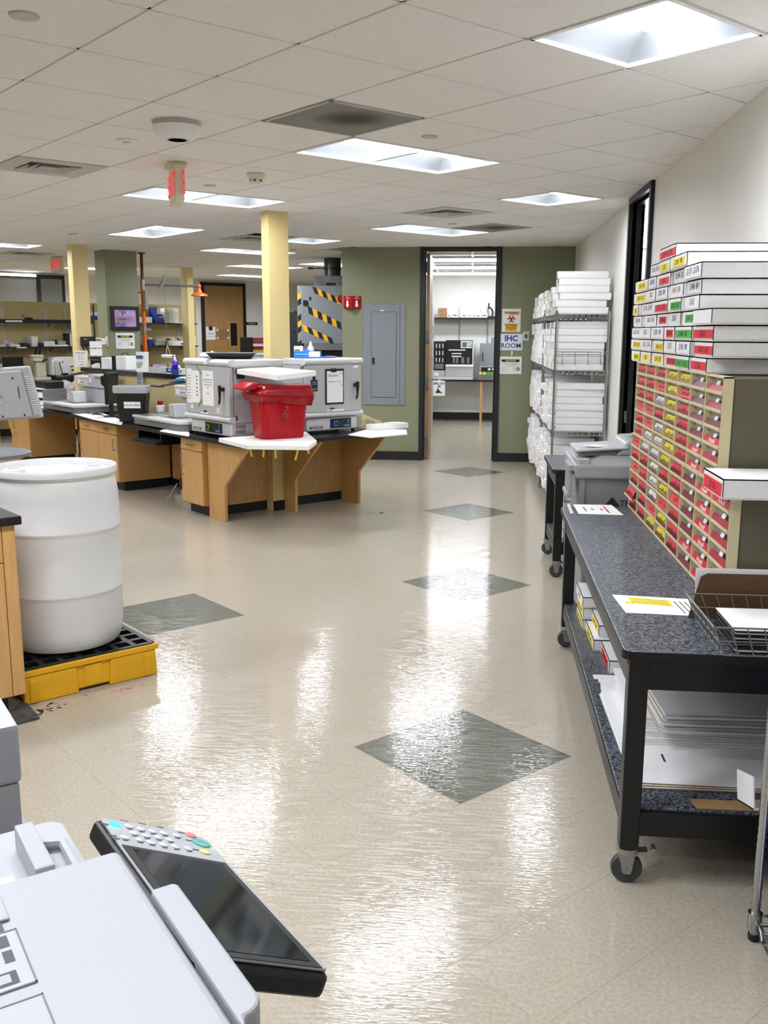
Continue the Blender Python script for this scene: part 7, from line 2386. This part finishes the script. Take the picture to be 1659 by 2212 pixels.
# ================================================================ FAR ROOM (through the doorway)
IB = 18.0
t = thing('room_bench', 'black bench with wooden leg in the room beyond the doorway', 'bench', (0, IB, 0))
MB().box(-1.6, 1.2, -.02, .56, .765, .80).build('bench_top', m_counter, t, bevel=.003)
x = at(1039, 850, y=IB).x
for xx in (x, -1.5, 1.1): MB().box(xx - .02, xx + .025, .0, .05, 0, .764).build('leg', m_wood, t)
MB().box(x - .02, x + .025, .051, .5, .68, .764).build('leg_rail', m_wood, t)
zs = at(1000, 686, y=18.3).z
t = thing('room_shelf', 'black wall shelf with supplies in the room beyond the doorway', 'shelf', (0, 18.3, 0))
MB().box(-1.6, 1.2, -.02, .28, zs - .03, zs).build('board', m_black, t, bevel=.002)
for px_ in (992, 1053):
    x = at(px_, 720, y=18.58).x
    MB().box(x - .02, x + .02, .285, .298, 1.0, zs + .2).build('standard', m_grey, t)
    g = MB()
    for k in range(15): g.box(x - .006, x + .006, .283, .2845, 1.05 + k * .055, 1.08 + k * .055)
    tag(g.build('slots', m_grey_dk, t), kind='stuff')
    MB().prism([(.03, zs - .032), (.284, zs - .032), (.284, zs - .10)], 'x', x - .008, x + .008).build('bracket', m_grey_lt, t)


def room_item(name, label, cat, px0, px1, h_, m, y=18.32, d=.12, z=None):
    x0, x1 = at(px0, 680, y=y).x, at(px1, 680, y=y).x
    t = thing(name, label, cat, ((x0 + x1) / 2, y, (zs if z is None else z) + .0008))
    w = (x1 - x0) / 2
    MB().box(-w, w, 0, d, 0, h_).build('carton', m, t, bevel=.002)
    return t, w


t, w = room_item('kraft_carton', 'lower brown carton on the far room shelf', 'box', 947, 966, .085, m_kraft); MB().prism([(-.05, .03), (.06, .055), (.06, .06), (-.05, .035)], 'y', -.001, -.0002).build('dark_mark', m_ink, t)
t, w = room_item('kraft_carton', 'upper brown carton on the far room shelf', 'box', 946, 965, .09, m_kraft, z=zs + .086); MB().prism([(-.05, .03), (.06, .055), (.06, .06), (-.05, .035)], 'y', -.001, -.0002).build('dark_mark', m_ink, t)
for k, (a, b, h_) in enumerate(((966, 973, .07), (976, 989, .09), (997, 1008, .075), (1009, 1019, .075), (1020, 1027, .06), (1027, 1038, .065), (1039, 1053, .08))):
    t, w = room_item('white_carton', f'small white carton, {ORD[k]} from left on the far room shelf', 'box', a, b, h_, m_card)
    MB().box(-w * .7, w * .7, -.0015, -.0002, h_ * .35, h_ * .6).build('print', m_ink_soft if k != 3 else m_grn_lab, t)
t, w = room_item('clear_box', 'tall clear holder on the far room shelf', 'holder', 992, 997, .16, m_glass)
t, w = room_item('white_carton', 'upright white carton behind the black microscope arm', 'box', 1040, 1051, .20, m_card, y=18.45)
t = thing('microscope', 'small black microscope at the right end of the far room shelf', 'microscope', (at(1059, 680, y=18.35).x, 18.35, zs + .0008))
MB().box(-.06, .1, 0, .14, 0, .03).build('base', m_black, t, bevel=.004); g = MB(); g.tube([(.04, .05, .03), (.05, .05, .10), (.02, .05, .17), (-.04, .05, .20)], .016, 8); g.build('arm', m_black, t, smooth=True)
g = MB(); g.cyl((-.03, .05, .16), (-.03, .05, .27), .014, 10); g.build('body_tube', m_black, t, smooth=True)
# big black and grey analyser
ay = IB + .0
x0, x1 = at(936, 760, y=ay).x, at(1023, 760, y=ay).x
zb_ = .8008; zt3 = at(980, 735, y=ay).z
t = thing('analyser', 'large black and silver stainer instrument on the far room bench', 'lab instrument', (x0, ay, zb_))
Wd, Ht = x1 - x0, zt3 - zb_
MB().box(0, Wd * .30, .03, .5, .06, Ht * .97).build('side_rack', m_black, t, bevel=.006)
for r_ in range(3):
    for k in range(3): MB().box(Wd * (.06 + .08 * k), Wd * (.09 + .08 * k), .022, .03, Ht * (.44 + .18 * r_), Ht * (.55 + .18 * r_)).build('bottle', m_grey, t)
MB().box(Wd * .04, Wd * .26, .024, .03, Ht * .27, Ht * .40).build('slot_grille', m_grey_dk, t)
MB().box(0, Wd * .30, .0, .03, 0.06, Ht * .23).build('side_drawer', m_grey, t, bevel=.003); MB().box(Wd * .02, Wd * .14, -.0015, -.0002, Ht * .09, Ht * .17).build('label', m_paper, t)
MB().box(0, Wd, -.02, .5, 0, .055).build('base_rail', m_grey_lt, t, bevel=.004)
MB().box(Wd * .31, Wd, .0, .5, .06, Ht * .32).build('front_drawer', m_grey, t, bevel=.004); MB().box(Wd * .31, Wd, -.015, .1, Ht * .325, Ht * .385).build('white_bar', m_white, t, bevel=.003)
MB().box(Wd * .31, Wd, .02, .5, Ht * .39, Ht).build('main_housing', m_black, t, bevel=.006)
MB().box(Wd * .97, Wd, .0, .5, Ht * .39, Ht).build('side_trim', m_grey_lt, t, bevel=.003)
MB().box(Wd * .68, Wd * .955, .0, .0195, Ht * .80, Ht * .985).build('control_panel', m_grey_lt, t, bevel=.003)
MB().box(Wd * .72, Wd * .83, -.002, -.0002, Ht * .83, Ht * .95).build('green_display', mat('lcd_green', '#4c6a5c', .3), t)
for (fx, fz) in ((.89, .93), (.89, .86), (.93, .86)): MB().cyl((Wd * fx, -.003, Ht * fz), (Wd * fx, -.0002, Ht * fz), .013, 10).build('button', m_grey_dk, t)
for (a, b, z) in ((.38, .80, .74), (.46, .70, .65), (.46, .70, .58)): MB().box(Wd * a, Wd * b, .008, .0195, Ht * z, Ht * (z + .025)).build('robot_rail', m_white, t)
for (a, b) in ((.49, .54), (.57, .62), (.70, .77), (.84, .90)): MB().box(Wd * a, Wd * b, .010, .0195, Ht * .42, Ht * .57).build('reagent_block', m_grey_dk, t)
# small grey fridge oven and boxes at right
x0, x1 = at(1037, 780, y=ay + .05).x, at(1075, 780, y=ay + .05).x
zt4 = at(1050, 742, y=ay).z; zb4 = at(1050, 804, y=ay).z
t = thing('bench_oven', 'small grey oven standing at the right end of the far room bench', 'oven', (x0, ay + .05, zb_))
hb_ = zb4 - zb_
for xx in (.03, .4): MB().box(xx, xx + .05, .1, .35, 0, hb_).build('stand_leg', m_grey_dk, t)
MB().box(0, .50, .0, .4, hb_, hb_ + .105).build('base', m_grey, t); MB().box(.02, .48, -.004, -.0002, hb_ + .01, hb_ + .09).build('control_strip', m_black, t)
MB().box(.15, .2, -.006, -.0041, hb_ + .035, hb_ + .07).build('display', m_white, t); MB().box(.23, .27, -.006, -.0041, hb_ + .035, hb_ + .075).build('display', m_white, t)
MB().box(0, .50, .0, .4, hb_ + .106, zt4 - zb_).build('door', m_panel_grey, t, bevel=.005); MB().box(.035, .055, -.02, -.0002, hb_ + .2, hb_ + .36).build('handle', m_black, t)
MB().box(.2, .45, .05, .3, zt4 - zb_ + .0005, zt4 - zb_ + .11).build('top_unit', m_panel_grey, t)
t = thing('timer_row', 'dark box row with yellow and green labels on the far room bench', 'box', (at(1034, 815, y=IB - .0).x, IB + .0, zb_ + .0))
for k in range(4):
    MB().box(k * .07, k * .07 + .065, -.012, .045, 0, .15).build('drawer', m_grey_dk, t); MB().box(k * .07 + .004, k * .07 + .06, -.0135, -.0122, .10, .14).build('label', m_yel_lab if k < 2 else m_grn_lab, t)
# spill kit sign hanging on the bench front
a, b = at(936, 840, y=IB - .03), at(961, 855, y=IB - .03)
t = thing('spill_kit_sign', 'white SPILL KIT sign hanging from the far room bench edge', 'sign', ((a.x + b.x) / 2, IB - .045, at(948, 855, y=IB - .03).z))
w = (b.x - a.x) / 2; h_ = .14 if False else at(948, 822, y=IB - .03).z - at(948, 855, y=IB - .03).z
MB().box(-w, w, -.004, 0, 0, h_).build('sheet', m_paper, t); MB().box(-w * .3, w * .3, -.0005, .024, h_, h_ + .01).build('tape', m_paper, t)
txt(t, 'SPILL KIT', .052, mat('sign_navy', '#18336e', .6), (0, -.0052, h_ * .80), bold=.002); txt(t, '#8', .052, mat('sign_navy', '#18336e', .6), (0, -.0052, h_ * .62), bold=.002)
MB().cyl((-.02, -.0055, h_ * .42), (-.02, -.0042, h_ * .42), .018, 12).build('pictogram', m_ink, t)
g = MB(); g.prism([(-.05, h_ * .36), (.0, h_ * .36), (.06, h_ * .20), (.09, h_ * .18), (.0, h_ * .20), (-.03, h_ * .17), (-.06, h_ * .18)], 'y', -.0055, -.0042); g.build('pictogram', m_ink, t)
# tall grey unit seen edge-on beside the open door
xx = at(933, 760, y=15.2).x
t = thing('tall_fridge', 'tall grey fridge edge beside the open door of the far room', 'fridge', (xx - .70, 15.2, 0))
MB().box(0, .70, .0, .7, .02, at(933, 656, y=15.2).z).build('fridge_body', mat('fridge_grey', '#9aa3a6', .4), t, bevel=.01)
MB().box(.06, .64, .06, .64, 0, .02).build('plinth', m_black, t)
for z in (1.68, 1.2): MB().box(.70, .73, .02, .06, z - .1, z + .1).build('door_handle', m_silver, t, bevel=.004)

# ---- turn every lettering into a real mesh (one mesh per different text) --------
dg = bpy.context.evaluated_depsgraph_get()
bpy.context.view_layer.update()
done = {}
for o in [q for q in bpy.data.objects if q.type == 'FONT']:
    if o.data.name not in done:
        me = bpy.data.meshes.new_from_object(o.evaluated_get(dg))
        done[o.data.name] = me
    q = bpy.data.objects.new(o.name, done[o.data.name]); COL.objects.link(q)
    q.parent = o.parent; q.matrix_local = o.matrix_local
    bpy.data.objects.remove(o)
